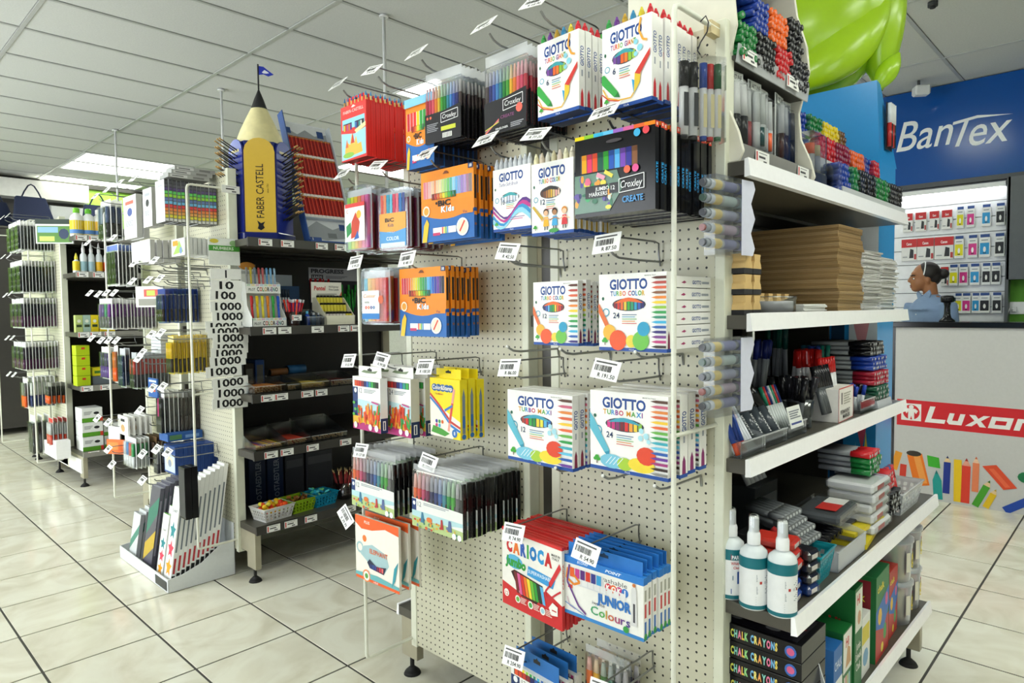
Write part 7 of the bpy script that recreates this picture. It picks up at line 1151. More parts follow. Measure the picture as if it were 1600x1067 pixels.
for k in range(6): softpack(1.765+.006*(k % 2), .715+.004*(k % 3), S4+.0275*k, .075, .11, .026, '#d23a2e' if k > 2 else '#2a4aa0', ('lowest', 'second', 'third', 'fourth', 'fifth', 'topmost')[k]+(' red' if k > 2 else ' blue')+' board eraser pack in the pile behind the spray bottles', 'board eraser pile', .1)
for k in range(4): softpack(1.848, .695, S4+.031*k, .062, .10, .030, '#26282e' if k > 0 else '#24407e', ('lowest', 'second', 'third', 'topmost')[k]+' dark magnetic eraser pack beside the teal basket', 'dark eraser pile', -.1)
softpack(1.74, .86, S4, .12, .10, .11, '#d9dadb', 'crumpled white pack with red print behind the spray bottles', None, .3, 'crumpled_pack')
basket(1.955, .725, '#1f9aa8', 'teal slotted basket of assorted markers on the fourth shelf', .05, S4, .14, .15, .085)
slanted('pen', 1.915, .69, S4+.05, 5, .017, ['#c83a3a', '#e8e8e4', '#1a1a1d'], .13, .0095, -.9, 'stubby marker lying in the teal basket', barrel='#3a3c40')
tray(2.04, 2.30, .65, .82, S4, .06, 'frosted tray heaped with grey markers on the fourth shelf', 'frost', .07)
for t in range(4):
    for k in range(6):
        me = marker_mesh('#7a7e80', .0105, .15, '#5e6264', '#c8cccc'); lay(me, 'marker', (1.915+.0225*k+.010*(t % 2), .70+.02*t, S4+.105+.019*t), (.0, 0, -.35), ('first' if k == 0 else nth(k))+' grey marker from the left, '+('lowest', 'second', 'third', 'top')[t]+' row of the heap above the teal basket', 'marker', 'grey marker heap')
MB().box(1.90, 2.08, .80, .90, S4, S4+.10, '#3a3c3e').build('dark_carton', 'card', label='dark carton propping the grey marker heap on the fourth shelf', category='carton', bevel=.002)
slanted('marker', 2.06, .70, S4+.062, 6, .034, ['#17171a', '#c8242a', '#17171a'], .155, .011, -1.45, 'dark marker lying across the frosted tray', 'marker', barrel='#1e1e22', dy=.0)
o = thing('marker_wallet', 'clear wallet of grey markers with red print on the frosted tray', 'wallet', (2.09, .665, S4+.125), .05); MB().box(0, .21, 0, .13, 0, .026, '#54585c').build('grey_markers', 'gloss', o, bevel=.008); MB().box(-.004, .214, -.004, .134, -.001, .030, '#fff').build('wallet_film', 'film', o); MB().box(.04, .12, .02, .08, .0305, .0312, '#c8342e').box(.12, .19, .02, .08, .0305, .0312, '#d8d8d4').build('printed_label', 'card', o)
o = thing('yellow_card_pack', 'yellow card pack lying under the white wallets on the fourth shelf', 'pack', (2.29, .645, S4+.004), .12); MB().box(0, .26, 0, .17, 0, .014, '#d8c422').build('card', 'card', o); MB().box(.03, .10, .02, .14, .0145, .022, '#2a3a5a').build('blue_item', 'gloss', o, bevel=.003)
o = thing('yellow_card_pack', 'second yellow card pack above the first with a black item', 'pack', (2.27, .675, S4+.04), -.05); MB().box(0, .27, 0, .17, 0, .012, '#e0cc26').build('card', 'card', o); MB().box(.05, .20, .04, .13, .0125, .022, '#2c2c30').build('black_item', 'gloss', o, bevel=.003)
for k in range(5):
    o = MB().box(0, .20, 0, .15, 0, .032, '#e4e6e6').build('white_wallet', 'gloss', loc=(2.40+.006*(k % 2), .655+.004*(k % 3), S4+.016+.034*k), rz=.03*(k % 2), bevel=.008, label=('lowest', 'second', 'third', 'fourth', 'topmost')[k]+' white wallet of whiteboard markers in the pile on the fourth shelf', category='wallet', group='pile of white wallets'); MB().box(.05, .12, -.0008, 0, .008, .022, '#b8322e').build('red_print', 'card', o); MB().box(.125, .18, -.0008, 0, .010, .018, '#8a9a92').build('grey_print', 'card', o); MB().box(-.003, .203, -.003, .153, -.0005, .0335, '#fff').build('wrapper', 'film', o, bevel=.006)
bundle(2.62, S4+.03, .66, 6, 4, .0105, '#17171a', .16, 'in the near fourth shelf bunch', barrel='#d8dcdc', dot='#b4b8b8'); bundle(2.56, S4+.125, .67, 6, 3, .0105, '#c8242a', .16, 'in the top fourth shelf bunch', barrel='#c8ccce', dot='#b4b8b8'); bundle(2.47, S4+.195, .69, 6, 3, .0105, '#1f7a3a', .17, 'in the leaning fourth shelf bunch', barrel='#7a7e82', dot='#b4b8b8'); bundle(2.465, S4+.255, .69, 6, 1, .0105, '#c8242a', .17, 'over the green fourth shelf bunch', barrel='#7a7e82', dot='#b4b8b8')
basket(2.88, .735, '#d4d8d8', 'pale grey slotted basket of red and blue pens far on the fourth shelf', 0, S4, .30, .17, .085); slanted('pen', 2.80, .73, S4+.01, 10, .020, ['#c8242a', '#24408a', '#c8242a'], .13, .009, -.2, 'short pen standing in the pale grey basket', barrel='#c83a3a')
for k in range(3): o = MB().box(0, .16, 0, .12, 0, .05, '#8a8c8a').build('pen_carton', 'card', loc=(2.06, 1.15+.0*k, S4+.052*k), rz=.2, bevel=.001, label=('lowest', 'middle', 'top')[k]+' dim grey pen carton at the back of the fourth shelf', category='carton', group='dim grey cartons'); a = Art(); a.line([(.09, .018), (.145, .026)], .006, '#1a1a1a'); a.rect(.02, .015, .07, .03, '#4a4c4a'); a.V = [(v[0], v[1]-.0003, v[2]) for v in a.V]; a.build('printed_front', 'card', o)
for k in range(4): softpack(1.73, 1.05, S4+.05*k, .13, .13, .045, '#8e9896', ('lowest', 'second', 'third', 'topmost')[k]+' pale shrink wrapped pack in the dim corner behind the upright', 'dim wrapped packs', .2)
slanted('marker', 2.22, 1.0, S4+.16, 5, .032, ['#1f7a3a'], .14, .011, -.5, 'green capped marker leaning at the back of the fourth shelf', 'marker', barrel='#d8dcdc')
o = thing('marker_box', 'open dark box under the green capped markers', 'box', (2.20, .97, S4)); MB().box(0, .19, 0, .12, 0, .16, '#3c4042').build('box_body', 'card', o, bevel=.002); MB().box(.01, .18, -.001, 0, .04, .12, '#6a6e70').build('printed_label', 'card', o)
# ------------------------------------------------------------------ bottom shelf: chalk
S5 = .275
CHK = ['#d8d85a', '#8ad0c0', '#e88aa8', '#f0c85a', '#9ad88a', '#d8d85a', '#7ab8e0', '#f2e27a', '#e8a05a', '#8ad0c0', '#e07a9a', '#7ab8e0', '#f0d86a']
for k in range(8):
    o = MB().box(-.125, .125, 0, .17, 0, .0455, '#131316').build('chalk_crayon_box', 'gloss', loc=(1.685+random.uniform(-.003, .003), .745, S5+.0475*k), rz=R90, bevel=.001, label=('lowest', 'second', 'third', 'fourth', 'fifth', 'sixth', 'seventh', 'topmost')[k]+' black chalk crayon box in the stack at the near end', category='box', group='black chalk crayon boxes')
    a = Art(); a.ctext('CHALK CRAYONS', -.062, .012, .020, CHK, .128, bold=.05); a.ell(.098, .022, .015, .016, '#3a6ab8', 14); a.ell(.098, .022, .010, .010, '#d8608a', 10); a.V = [(v[0], v[1]-.0003, v[2]) for v in a.V]; a.build('printed_spine', 'card', o)
q = Art(); q.rect(-.11, .01, .11, .16, '#26262c'); random.seed(2)
for i in range(14): q.ell(random.uniform(-.10, .10), random.uniform(.02, .15), random.uniform(.01, .022), random.uniform(.006, .012), random.choice(['#8a2a2a', '#4a4a50', '#7a7a80', '#5a4a3a', '#9a9a9a']), 8)
q.V = [(v[0], v[2], .046-v[1]) for v in q.V]; q.build('printed_lid', 'card', o)
for k in range(4): o = MB().box(-.09, .09, 0, .002, 0, .16, '#eceeec').build('folded_leaflet', 'card', loc=(1.875+.014*k, .655, S5+.15-.01*k), rz=(-.25-.05*k, .15, .9), label=('first', 'second', 'third', 'fourth')[k]+' white leaflet standing beside the chalk crayon boxes', category='leaflet', group='white leaflets'); MB().box(-.06, .05, -.0008, 0, .05, .10, '#6a6e78').build('printed_text', 'card', o)
def chalkbox(x, y, w_, h, dp, col, front, lab, side=None, lid=True, grp=None):
    o = thing('chalk_box', lab, 'box', (x, y, S5), .04, grp); m = MB().box(0, w_, 0, dp, 0, h, col).build('carton', 'card', o, bevel=.001)
    if lid: MB().hexa([(0, dp-.002, h), (w_, dp-.002, h), (w_, dp, h), (0, dp, h), (0, dp+.02, h+.07), (w_, dp+.02, h+.07), (w_, dp+.022, h+.07), (0, dp+.022, h+.07)], col).build('open_lid', 'card', o)
    a = Art(); front(a, w_, h, lambda f: f*w_, lambda f: f*h); a.V = [(v[0], v[1]-.0003, v[2]) for v in a.V]; a.build('printed_front', 'card', o)
    if side: a = Art(); side(a, dp, h); a.V = [(v[1]-.0004, dp-v[0], v[2]) for v in a.V]; a.build('printed_side', 'card', o)
GB = '#1c6b34'
f1 = lambda a, w, h, X, Z: (a.rect(X(.03), Z(.45), X(.97), Z(.98), '#e8e8de'), a.text('Hi', X(.30), Z(.78), h*.12, '#c83a2e', w=w*.35, bold=.04), a.poly([(X(.3), Z(.5)), (X(.9), Z(.52)), (X(.8), Z(.72)), (X(.5), Z(.78))], '#c89a6a'), a.pens(X(.1), Z(.08), X(.8), Z(.40), ['#e8e0d0', '#e8a8a0', '#c8d8a0', '#a8c8d8']))
f2 = lambda a, w, h, X, Z: (a.rect(X(.05), Z(.58), X(.95), Z(.97), '#dfe2d4'), a.text('Hi', X(.25), Z(.84), h*.09, '#c83a2e', w=w*.4, bold=.04), a.ell(X(.55), Z(.70), w*.22, h*.07, '#c89a72', 9), a.text('Jumbo', X(.2), Z(.40), h*.07, '#f0f2ea', w=w*.6), a.text('Sidewalk', X(.12), Z(.30), h*.07, '#f0f2ea', w=w*.76), a.text('Chalk', X(.2), Z(.20), h*.07, '#f0f2ea', w=w*.6))
sd = lambda a, t, h: (a.text('Hi', t*.5, h*.6, h*.1, '#b83a2e', 'c', w=t*.3, bold=.04), a.poly([(t*.1, h*.1), (t*.6, h*.06), (t*.3, h*.3)], '#2a5a9a'))
chalkbox(2.03, .655, .085, .22, .13, '#2a6ab0', lambda a, w, h, X, Z: (a.rect(0, 0, w, h*.55, '#eceee8'), a.pens(X(.15), Z(.05), X(.8), Z(.40), ['#d83a6a', '#8a3a8a', '#3a8a3a', '#2a2a6a']), a.text('CHALK', X(.1), Z(.7), h*.12, '#e8f0f8', w=w*.8)), 'blue and white chalk box right of the white leaflets')
chalkbox(2.125, .66, .095, .235, .14, GB, f1, 'green open chalk box with a white front on the bottom shelf', sd); chalkbox(2.235, .66, .085, .335, .12, GB, f2, 'tall green jumbo sidewalk chalk box on the bottom shelf', sd, False)
chalkbox(2.10, .84, .10, .25, .10, GB, f1, 'green open chalk box in the second row behind the first', sd); chalkbox(2.215, .82, .09, .32, .10, GB, f1, 'tall green chalk box in the second row behind the sidewalk chalk', sd, False); chalkbox(1.99, .86, .10, .22, .10, GB, f1, 'short green chalk box in the dim second row', sd)
chalkbox(2.335, .67, .11, .20, .12, '#e6e8e0', lambda a, w, h, X, Z: (a.rect(X(.1), Z(.55), X(.9), Z(.85), '#d8c83a'), a.ell(X(.5), Z(.3), w*.3, h*.15, '#7aa8c8', 10)), 'small white chalk box with yellow print right of the tall green box', None, False)
jb = lambda a, w, h, X, Z: (a.rect(0, 0, w, h*.42, '#b83a32'), a.poly([(X(0), Z(.4)), (X(.6), Z(.3)), (X(1), Z(.5)), (X(1), Z(.75)), (X(0), Z(.6))], '#2a6ab8'), a.ell(X(.3), Z(.5), w*.15, h*.1, '#e8b83a', 9), a.ell(X(.7), Z(.25), w*.12, h*.1, '#3a9a4a', 9), a.ell(X(.8), Z(.62), w*.1, h*.08, '#d85a8a', 9), a.ell(X(.5), Z(.1), w*.1, h*.06, '#e8d84a', 8), a.text('chalk', X(.1), Z(.80), h*.08, '#e8d83a', w=w*.5, bold=.03))
def jside(a, t, h): a.rect(0, 0, t, h, '#1f6a36'); a.rect(t*.1, h*.55, t*.9, h*.95, '#8e2430'); a.rect(t*.1, h*.1, t*.35, h*.25, '#e8e8e0'); a.text('chalk', t*.4, h*.7, h*.1, '#e8d83a', w=t*.4)
chalkbox(2.475, .665, .18, .30, .17, '#2a7a44', jb, 'large colourful jumbo chalk carton on the bottom shelf', jside, False); chalkbox(2.69, .68, .13, .25, .14, '#b8362e', lambda a, w, h, X, Z: (jb(a, w, h, X, Z),), 'smaller colourful chalk carton right of the large one', jside, False)
def tub(x, y, z, lab):
    o = thing('chalk_tub', lab, 'tub', (x, y, z), 0, 'chalk tubs'); r = .070; MB().lathe([(.001, 0), (r*.92, 0), (r, .15)], '#c8d0b8', n=26).build('tub_wall', 'frost', o); m = MB(); random.seed(int(x*100))
    for i in range(9): t = i*.7; m.cyl((r*.62*math.cos(t), r*.62*math.sin(t), .004), (r*.62*math.cos(t), r*.62*math.sin(t), .125), .013, ['#8ac06a', '#e8d87a', '#e8a0a0', '#a0c8e0', '#f0f0e8'][i % 5], n=10)
    m.build('chalk_sticks', 'matte', o); MB().lathe([(r*1.04, .148), (r*1.07, .15), (r*1.07, .162), (r*.98, .166), (.001, .166)], '#dfe3e2', n=26).build('lid', 'frost', o)
    a = Art(); a.rect(-.055, .03, .055, .125, '#4a2c22'); a.text('JUMBO', -.022, .085, .020, '#f0d82a', w=.07, bold=.04); a.text('CHALK', -.022, .055, .020, '#f0d82a', w=.07, bold=.04); a.rect(-.05, .04, -.03, .115, '#d8d4c0'); a.ell(.03, .112, .014, .008, '#d8643a', 8); a.V = [((r+.0015-v[1])*math.sin(v[0]/r+.15), -(r+.0015-v[1])*math.cos(v[0]/r+.15), v[2]) for v in a.V]; a.build('wrap_label', 'card', o)
tub(2.90, .725, S5, 'lower chalk tub with yellow lettering under the upper one'); tub(2.895, .725, S5+.168, 'upper chalk tub with a white lid and yellow lettering'); tub(3.075, .735, S5, 'chalk tub at the far end of the bottom shelf'); tub(3.075, .735, S5+.168, 'upper chalk tub at the far end of the bottom shelf')

FIELD.build('marker_field', 'gloss', label='dense far bunches of coloured markers in the acrylic organiser and far piles', category='markers', kind='stuff')
# ================================================================== BLUE PROMOTIONAL STAND AND GREEN FOIL SCULPTURE AT THE GONDOLA END
bs = thing('promo_stand', 'tall glossy light blue promotional stand at the far end of the nearest gondola', 'stand', (0, 0, 0)); LB = '#2f93d6'
MB().hexa([(3.20, .872, 0), (3.44, .872, 0), (3.44, 1.36, 0), (3.20, 1.36, 0), (3.20, .872, 2.12), (3.44, .872, 2.12), (3.44, 1.36, 2.12), (3.20, 1.36, 2.12)], LB).build('column', 'gloss', bs)
MB().hexa([(3.20, .872, 2.12), (3.46, .872, 2.12), (3.46, 1.36, 2.12), (3.20, 1.36, 2.12), (3.20, .888, 2.462), (3.25, .888, 2.455), (3.25, 1.36, 2.455), (3.20, 1.36, 2.462)], LB).build('head_box', 'gloss', bs)
a = Art(); a.rect(-.10, 1.56, .0, 1.90, '#eef2f4'); a.rect(-.115, 1.30, .0, 1.44, '#dfe9f0'); a.poly([(-.10, 1.44), (-.03, 1.44), (-.06, 1.26)], '#e2a0a8'); a.poly([(-.13, 1.05), (0, 1.22), (0, 1.30), (-.1, 1.2)], '#e8edf0'); a.poly([(-.09, 1.02), (-.03, 1.02), (-.055, .86)], '#d8607a'); a.poly([(-.04, .95), (-.015, .70), (-.03, .55), (-.06, .68)], '#e8d86a'); a.poly([(-.12, .70), (-.08, .90), (-.07, .60)], '#5ab0e0')
a.V = [(3.1995+v[1], .872-v[0], v[2]) for v in a.V]; a.build('printed_panel', 'gloss', bs)
MB().box(3.198, 3.199, 1.005, 1.06, .1, 2.0, '#1f3f5c').build('dark_edge', 'gloss', bs)
o = thing('pen_card', 'card of four pens hanging on the side of the light blue stand', 'pack', (3.31, .866, 2.19), .0); MB().box(-.045, .045, 0, .003, -.01, .19, '#2a3038').build('card', 'card', o)
for k in range(4): MB().cyl((-.033+.022*k, -.009, .0), (-.033+.022*k, -.009, .10), .009, '#22242a' if k % 2 else '#b8322e', n=8).cyl((-.033+.022*k, -.009, .10), (-.033+.022*k, -.009, .185), .009, '#d8dcdc', n=8).build('pen', 'gloss', o)
gl = thing('foil_sculpture', 'big glossy lime green inflated sculpture on top of the blue stand', 'sculpture', (3.34, 1.14, 2.46)); LM = '#a2cc1a'
MB().ball((0, .08, .34), .20, .36, .36, LM, 28, 18, lambda v: (1, 1+.12*v[2], 1)).build('large_lobe', 'foil', gl)
def leaf(c0, c1, wd, th, name, bend=0, col=LM):
    m = MB(); c0, c1 = Vector(c0), Vector(c1); d = (c1-c0); n = 14; kk = 16; side = d.cross(Vector((1, 0, 0))).normalized(); up = side.cross(d).normalized(); vs = []
    for i in range(n+1):
        t = i/n; r = math.sin(math.pi*min(max(t, .02), .98))**.75; p = c0+d*t+side*bend*math.sin(math.pi*t)
        for k in range(kk): a_ = 2*math.pi*k/kk; vs.append(p+side*(wd*r*math.cos(a_))+up*(th*r*math.sin(a_)))
    m.add(vs, [(i*kk+k, i*kk+(k+1) % kk, (i+1)*kk+(k+1) % kk, (i+1)*kk+k) for i in range(n) for k in range(kk)], col, True); m.build(name, 'foil', gl)
leaf((-.20, .14, .02), (-.02, -.27, .42), .12, .07, 'folded_leaf', -.06); leaf((.02, -.22, .0), (.05, -.27, .62), .10, .10, 'tall_leaf', .03); leaf((-.05, -.22, -.02), (.0, -.30, .14), .045, .04, 'small_leaf', 0, '#9cc81a')
MB().box(.02, .06, -.30, -.22, .40, .60, '#55564a').build('grey_strap', 'matte', gl)
# ================================================================== BACK WALL: SIGN, LIT INK DISPLAY, COUNTER
UB = 6.78
fs = thing('sign_fascia', 'glossy royal blue fascia with large white brand lettering above the counter', 'sign', (UB, 3.2, 0), R90); BLU = '#0d4f9e'
for k in range(4): MB().box(.0+1.37*k+.002, 1.37*(k+1)-.002, 0, .06, 2.56, 3.37, BLU).build('fascia_panel', 'gloss', fs, bevel=.002)
a = Art(); x0 = 3.2-1.715
a.text('Ban', x0, 2.865, .255, '#eef2f2', w=.43, bold=.004, shear=.28, res=4); a.text('ex', x0+.545, 2.825, .255*.98, '#eef2f2', w=.29, bold=.004, shear=.25, res=4)
a.poly([(x0+.445, 2.835), (x0+.475, 2.835), (x0+.545, 3.05), (x0+.515, 3.05)], '#eef2f2'); a.poly([(x0+.425, 3.02), (x0+.60, 3.045), (x0+.84, 3.032), (x0+.60, 3.068), (x0+.43, 3.045)], '#eef2f2')
a.V = [(v[0], v[1]-.002, v[2]) for v in a.V]; a.build('brand_lettering', 'card', fs)
MB().box(0, 5.5, -.01, .05, 2.52, 2.56, '#3a3f44').build('lower_trim', 'paint', fs)
sl = thing('slat_wall', 'white lit slat wall niche behind the counter', 'display', (6.82, 2.30, 0), R90)
for k in range(9): MB().box(0, 1.405, 0, .025, 1.36+.125*k, 1.36+.125*k+.119, '#eceef2').build('slat', 'paint', sl, bevel=.002)
MB().box(0, 1.405, .022, .028, 1.3, 2.52, '#8a8d92').build('backing', 'paint', sl)
q = MB().box(.2, 1.39, -.06, -.01, 2.46, 2.50, '#e8eaea').build('light_channel', 'paint', sl); MB().box(.21, 1.38, -.055, -.015, 2.452, 2.46, '#fff').build('strip_light', 'strip_light', q)
struct(MB().box(6.70, 6.85, -.9, .885, 1.70, 2.52, '#54585c').build('trim_4', 'paint')); struct(MB().box(6.70, 6.85, .87, .893, 1.30, 2.52, '#4a4e52').build('trim_5', 'paint')); struct(MB().box(6.81, 6.85, -.9, .87, .9, 1.70, '#4f8a22').build('trim_6', 'matte'))
o = thing('wall_socket', 'white double wall socket with a lead on the green wall', 'socket', (6.81, .80, 1.42), R90); MB().box(-.07, .07, -.012, 0, 0, .10, '#e6e8e8').build('plate', 'gloss', o, bevel=.003); MB().box(-.05, -.02, -.05, -.012, .02, .06, '#d8dada').build('plug', 'gloss', o, bevel=.004); MB().tube([(-.04, -.05, .04), (-.06, -.08, .05), (-.075, -.08, .0), (-.08, -.06, -.1)], .004, '#e0e2e2').build('lead', 'gloss', o)
INK = {'y': ('#e3dc18', 'yellow'), 'm': ('#d8388e', 'magenta'), 'c': ('#2b9ad6', 'cyan'), 'k': ('#23252a', 'black')}
def ink(v, z, w_, h, kind, lab):
    o = thing('ink_pack', lab, 'ink pack', (6.785, v, z), R90, 'ink packs on the slat wall')
    if kind in INK:
        c = INK[kind][0]; MB().box(-w_/2, w_/2, 0, .03, 0, h*.86, '#e9ebea').build('carton', 'card', o, bevel=.001); MB().box(-w_*.42, w_*.42, .012, .015, h*.86, h, '#2a4a8a').build('hang_tab', 'card', o)
        a = Art(); a.rect(-w_*.42, h*.12, w_*.42, h*.62, c); a.ell(0, h*.34, w_*.13, h*.12, '#f2f2f0', 10); a.rect(-w_*.15, h*.16, w_*.15, h*.20, '#2a2c30'); a.rect(-w_*.3, h*.72, w_*.3, h*.76, '#8a9098')
    else:
        MB().box(-w_/2, w_/2, 0, .04, 0, h, '#e6e6e4').build('carton', 'card', o, bevel=.001); a = Art(); a.rect(-w_/2, h*.62, w_/2, h, '#c8282c'); a.text('Canon', 0, h*.72, h*.12, '#f2e8e6', 'c', w=w_*.35, bold=.03); a.poly([(w_*.02, h*.12), (w_*.30, h*.12), (w_*.30, h*.5), (w_*.08, h*.55)], '#2a2c30'); a.rect(-w_*.4, h*.15, -w_*.1, h*.2, '#9a9ea2'); a.rect(w_*.34, h*.05, w_*.48, h*.3, '#b83a3a')
    a.V = [(v_[0], v_[1]-.0004, v_[2]) for v_ in a.V]; a.build('printed_front', 'card', o)
for r, (z, h, ps) in enumerate(((2.15, .18, ((65, 95, 'r'), (192, 105, 'r'), (320, 90, 'r'), (437, 95, 'r'), (557, 66, 'y'), (650, 72, 'm'), (786, 78, 'c'), (906, 78, 'k'))), (1.895, .19, ((82, 150, 'r'), (240, 160, 'r'), (415, 175, 'r'), (552, 85, 'y'), (673, 85, 'm'), (778, 95, 'c'), (905, 85, 'k'))), (1.665, .18, ((425, 70, 'r'), (507, 80, 'y'), (597, 80, 'm'), (697, 85, 'c'), (797, 75, 'k'), (880, 78, 'k'))), (1.43, .17, ((555, 66, 'y'), (627, 78, 'm'), (710, 68, 'c'), (788, 90, 'k'), (893, 82, 'k'))))):
    cnt = {}
    for xz, wz, kd in ps:
        cnt[kd] = cnt.get(kd, 0)+1; nm = INK[kd][1]+' ink pack' if kd in INK else 'red and white cartridge box'
        ink(1.668-.000798*xz, z, wz*.000798, h if kd in INK or r in (1,) else h*.9, kd, ('first ', 'second ', 'third ', 'fourth ')[cnt[kd]-1]+nm+' from the left on the '+('top', 'second', 'third', 'lowest')[r]+' slat row')
# counter with printed front
ct = thing('counter', 'sales counter with a black top and a printed grey front panel', 'counter', (5.95, 1.52, 0), R90)
MB().box(0, 2.4, 0, .20, .03, 1.33, '#3a3b3e').build('carcass', 'paint', ct); MB().box(-.02, 2.42, -.03, .23, 1.33, 1.372, '#18191b').build('worktop', 'gloss', ct, bevel=.004); MB().box(0, .035, -.012, 0, 0, 1.33, '#1b1c1e').build('black_frame', 'gloss', ct)
fp = MB().box(.035, 2.4, -.010, 0, .0, 1.33, '#c9c8c6').build('front_panel', 'card', ct)
a = Art(.00012); X = lambda v: 1.52-v
a.poly([(X(1.468), .560), (X(-.6), .548), (X(-.6), .736), (X(1.468), .765)], '#d3242c'); a.poly([(X(1.437), .602), (X(1.300), .602), (X(1.300), .735), (X(1.437), .735)], '#f2efec'); a.ell(X(1.368), .668, .058, .058, '#d3242c', 24)
a.ell(X(1.368), .708, .017, .016, '#f2efec', 14); a.poly([(X(1.415), .680), (X(1.395), .696), (X(1.341), .696), (X(1.321), .680), (X(1.335), .655), (X(1.347), .672), (X(1.347), .612), (X(1.361), .612), (X(1.368), .640), (X(1.375), .612), (X(1.389), .612), (X(1.389), .672), (X(1.401), .655)], '#f2efec')
def slant(pts, x, s=1): a.poly([(x+(p[0]+.28*p[1])*s, .600+p[1]*s*1.0) for p in pts], '#f2efec')
slant([(0, 0), (.13, 0), (.13, .03), (.035, .03), (.035, .125), (0, .125)], X(1.275)); slant([(0, .085), (0, .02), (.02, 0), (.10, 0), (.10, .085), (.068, .085), (.068, .03), (.032, .03), (.032, .085)], X(1.135)); slant([(0, 0), (.04, 0), (.065, .028), (.09, 0), (.13, 0), (.085, .044), (.13, .085), (.09, .085), (.065, .060), (.04, .085), (0, .085), (.045, .044)], X(1.012))
slant([(0, 0), (.13, 0), (.13, .085), (0, .085), (0, .0), (.032, .028), (.032, .058), (.098, .058), (.098, .028), (.032, .028)], X(.872)); slant([(0, 0), (.035, 0), (.035, .058), (.13, .058), (.13, .085), (0, .085)], X(.720))
def bar(v0, z0, v1, z1, wd, c, tip=None, tc='#e8c89a', tl=.05):
    p0, p1 = Vector((X(v0), z0)), Vector((X(v1), z1)); d = (p1-p0).normalized(); n = Vector((-d.y, d.x))*wd/2; a.poly([tuple(p0+n), tuple(p0-n), tuple(p1-n), tuple(p1+n)][::-1], c)
    if tip: e = p1+d*tl; a.poly([tuple(p1+n), tuple(p1-n), tuple(e)][::-1], tc); f = p1+d*tl*.6; a.poly([tuple(f+n*.4), tuple(f-n*.4), tuple(e)][::-1], tip)
bar(1.485, .20, 1.448, .345, .05, '#e89a2a'); bar(1.42, .15, 1.415, .25, .045, '#d8402e'); bar(1.285, .10, 1.340, .34, .105, '#ee7a1e'); bar(1.272, .12, 1.325, .33, .045, '#f6a04a'); a.ell(X(1.345), .345, .052, .022, '#3a342a', 12)
a.poly([(X(1.255), .345), (X(1.175), .335), (X(1.165), .255), (X(1.245), .260)], '#3fae2e'); bar(1.175, .015, 1.185, .16, .06, '#1f9a94', '#177a78', '#1f9a94', .08); bar(1.125, .07, 1.120, .31, .045, '#23368f', '#1a2668', tl=.05); bar(1.050, .02, 1.053, .34, .05, '#efc61e'); bar(1.003, .02, .998, .30, .055, '#e2422e', '#a82a20', '#e8a08a', .06); bar(.942, .115, .938, .33, .042, '#e8845a', '#c8603a', '#f0c8a8', .05)
a.poly([(X(.900), .315), (X(.815), .335), (X(.690), .185), (X(.770), .160)], '#e2502e'); a.poly([(X(.86), .30), (X(.83), .305), (X(.73), .185), (X(.76), .178)], '#ee6a44'); bar(.940, .01, .870, .17, .045, '#4aa02e', '#2f7a1e', tl=.05); bar(.875, .01, .828, .12, .04, '#e8c022', '#c8a01a', tl=.04); bar(.76, .01, .62, .11, .055, '#234aa8'); bar(.55, .02, .50, .28, .05, '#2f9a5a'); a.ell(X(.64), .27, .05, .04, '#1f7a4a', 12); bar(.35, .05, .30, .3, .06, '#d84a8a')
a.V = [(v[0], v[1]-.0104, v[2]) for v in a.V]; a.build('printed_graphics', 'card', fp)
o = thing('barcode_scanner', 'black barcode scanner on a stand on the counter', 'scanner', (6.09, 1.17, 1.372), .5); MB().lathe([(.001, 0), (.055, 0), (.052, .012), (.030, .03), (.022, .06), (.020, .12), (.026, .145)], '#17181a', n=22).build('stand', 'gloss', o); MB().lathe([(.026, .145), (.045, .152), (.047, .185), (.038, .20), (.001, .203)], '#17181a', n=22).build('scan_head', 'gloss', o); MB().box(-.028, .028, -.048, -.040, .155, .185, '#3a4a52').build('scan_window', 'gloss', o)
o = thing('security_camera', 'small white security camera under the ceiling by the blue fascia', 'camera', (6.52, 1.47, 3.30), .6); MB().box(-.045, .045, -.06, .06, -.05, .03, '#e4e6e6').build('housing', 'gloss', o, bevel=.012); MB().cyl((0, -.060, -.012), (0, -.066, -.012), .024, '#1a1a1c', n=14).build('lens', 'gloss', o); MB().cyl((0, .02, .03), (0, .02, .074), .012, '#4a4c4e', n=10).build('bracket', 'paint', o)
o = thing('smoke_detector', 'tiny dark detector on the ceiling beside the square light', 'detector', (4.90, 1.05, HC-.03)); MB().cyl((0, 0, 0), (0, 0, .028), .028, '#3a3c3c', n=14).build('housing', 'matte', o); MB().cyl((0, 0, -.01), (0, 0, 0), .016, '#2a2c2c', n=12).build('sensor', 'matte', o)
# ================================================================== PERSON BEHIND THE COUNTER
def plain(name, col, rough):
    m, nt, b, N, L = node_mat(name); nz = N.new('ShaderNodeTexNoise'); nz.inputs['Scale'].default_value = 45; tc = N.new('ShaderNodeTexCoord'); L.new(tc.outputs['Object'], nz.inputs['Vector']); cr = N.new('ShaderNodeValToRGB'); c = C(col)
    cr.color_ramp.elements[0].color = (*[q*.9 for q in c], 1); cr.color_ramp.elements[1].color = (*c, 1); L.new(nz.outputs['Fac'], cr.inputs[0]); L.new(cr.outputs[0], b.inputs['Base Color']); b.inputs['Roughness'].default_value = rough
plain('brown_skin', '#a06a44', .45); plain('blue_shirt', '#7f97b8', .85); plain('dark_trousers', '#23262e', .85); plain('dark_hair', '#1c1614', .5)
pr = thing('person', 'person in a blue shirt with a white headband and hair bun, looking left', 'person', (6.46, 1.372, 0), 0)
HR = Matrix.Rotation(math.pi+.42, 4, 'Z'); BR = Matrix.Rotation(math.pi+.95, 4, 'Z')
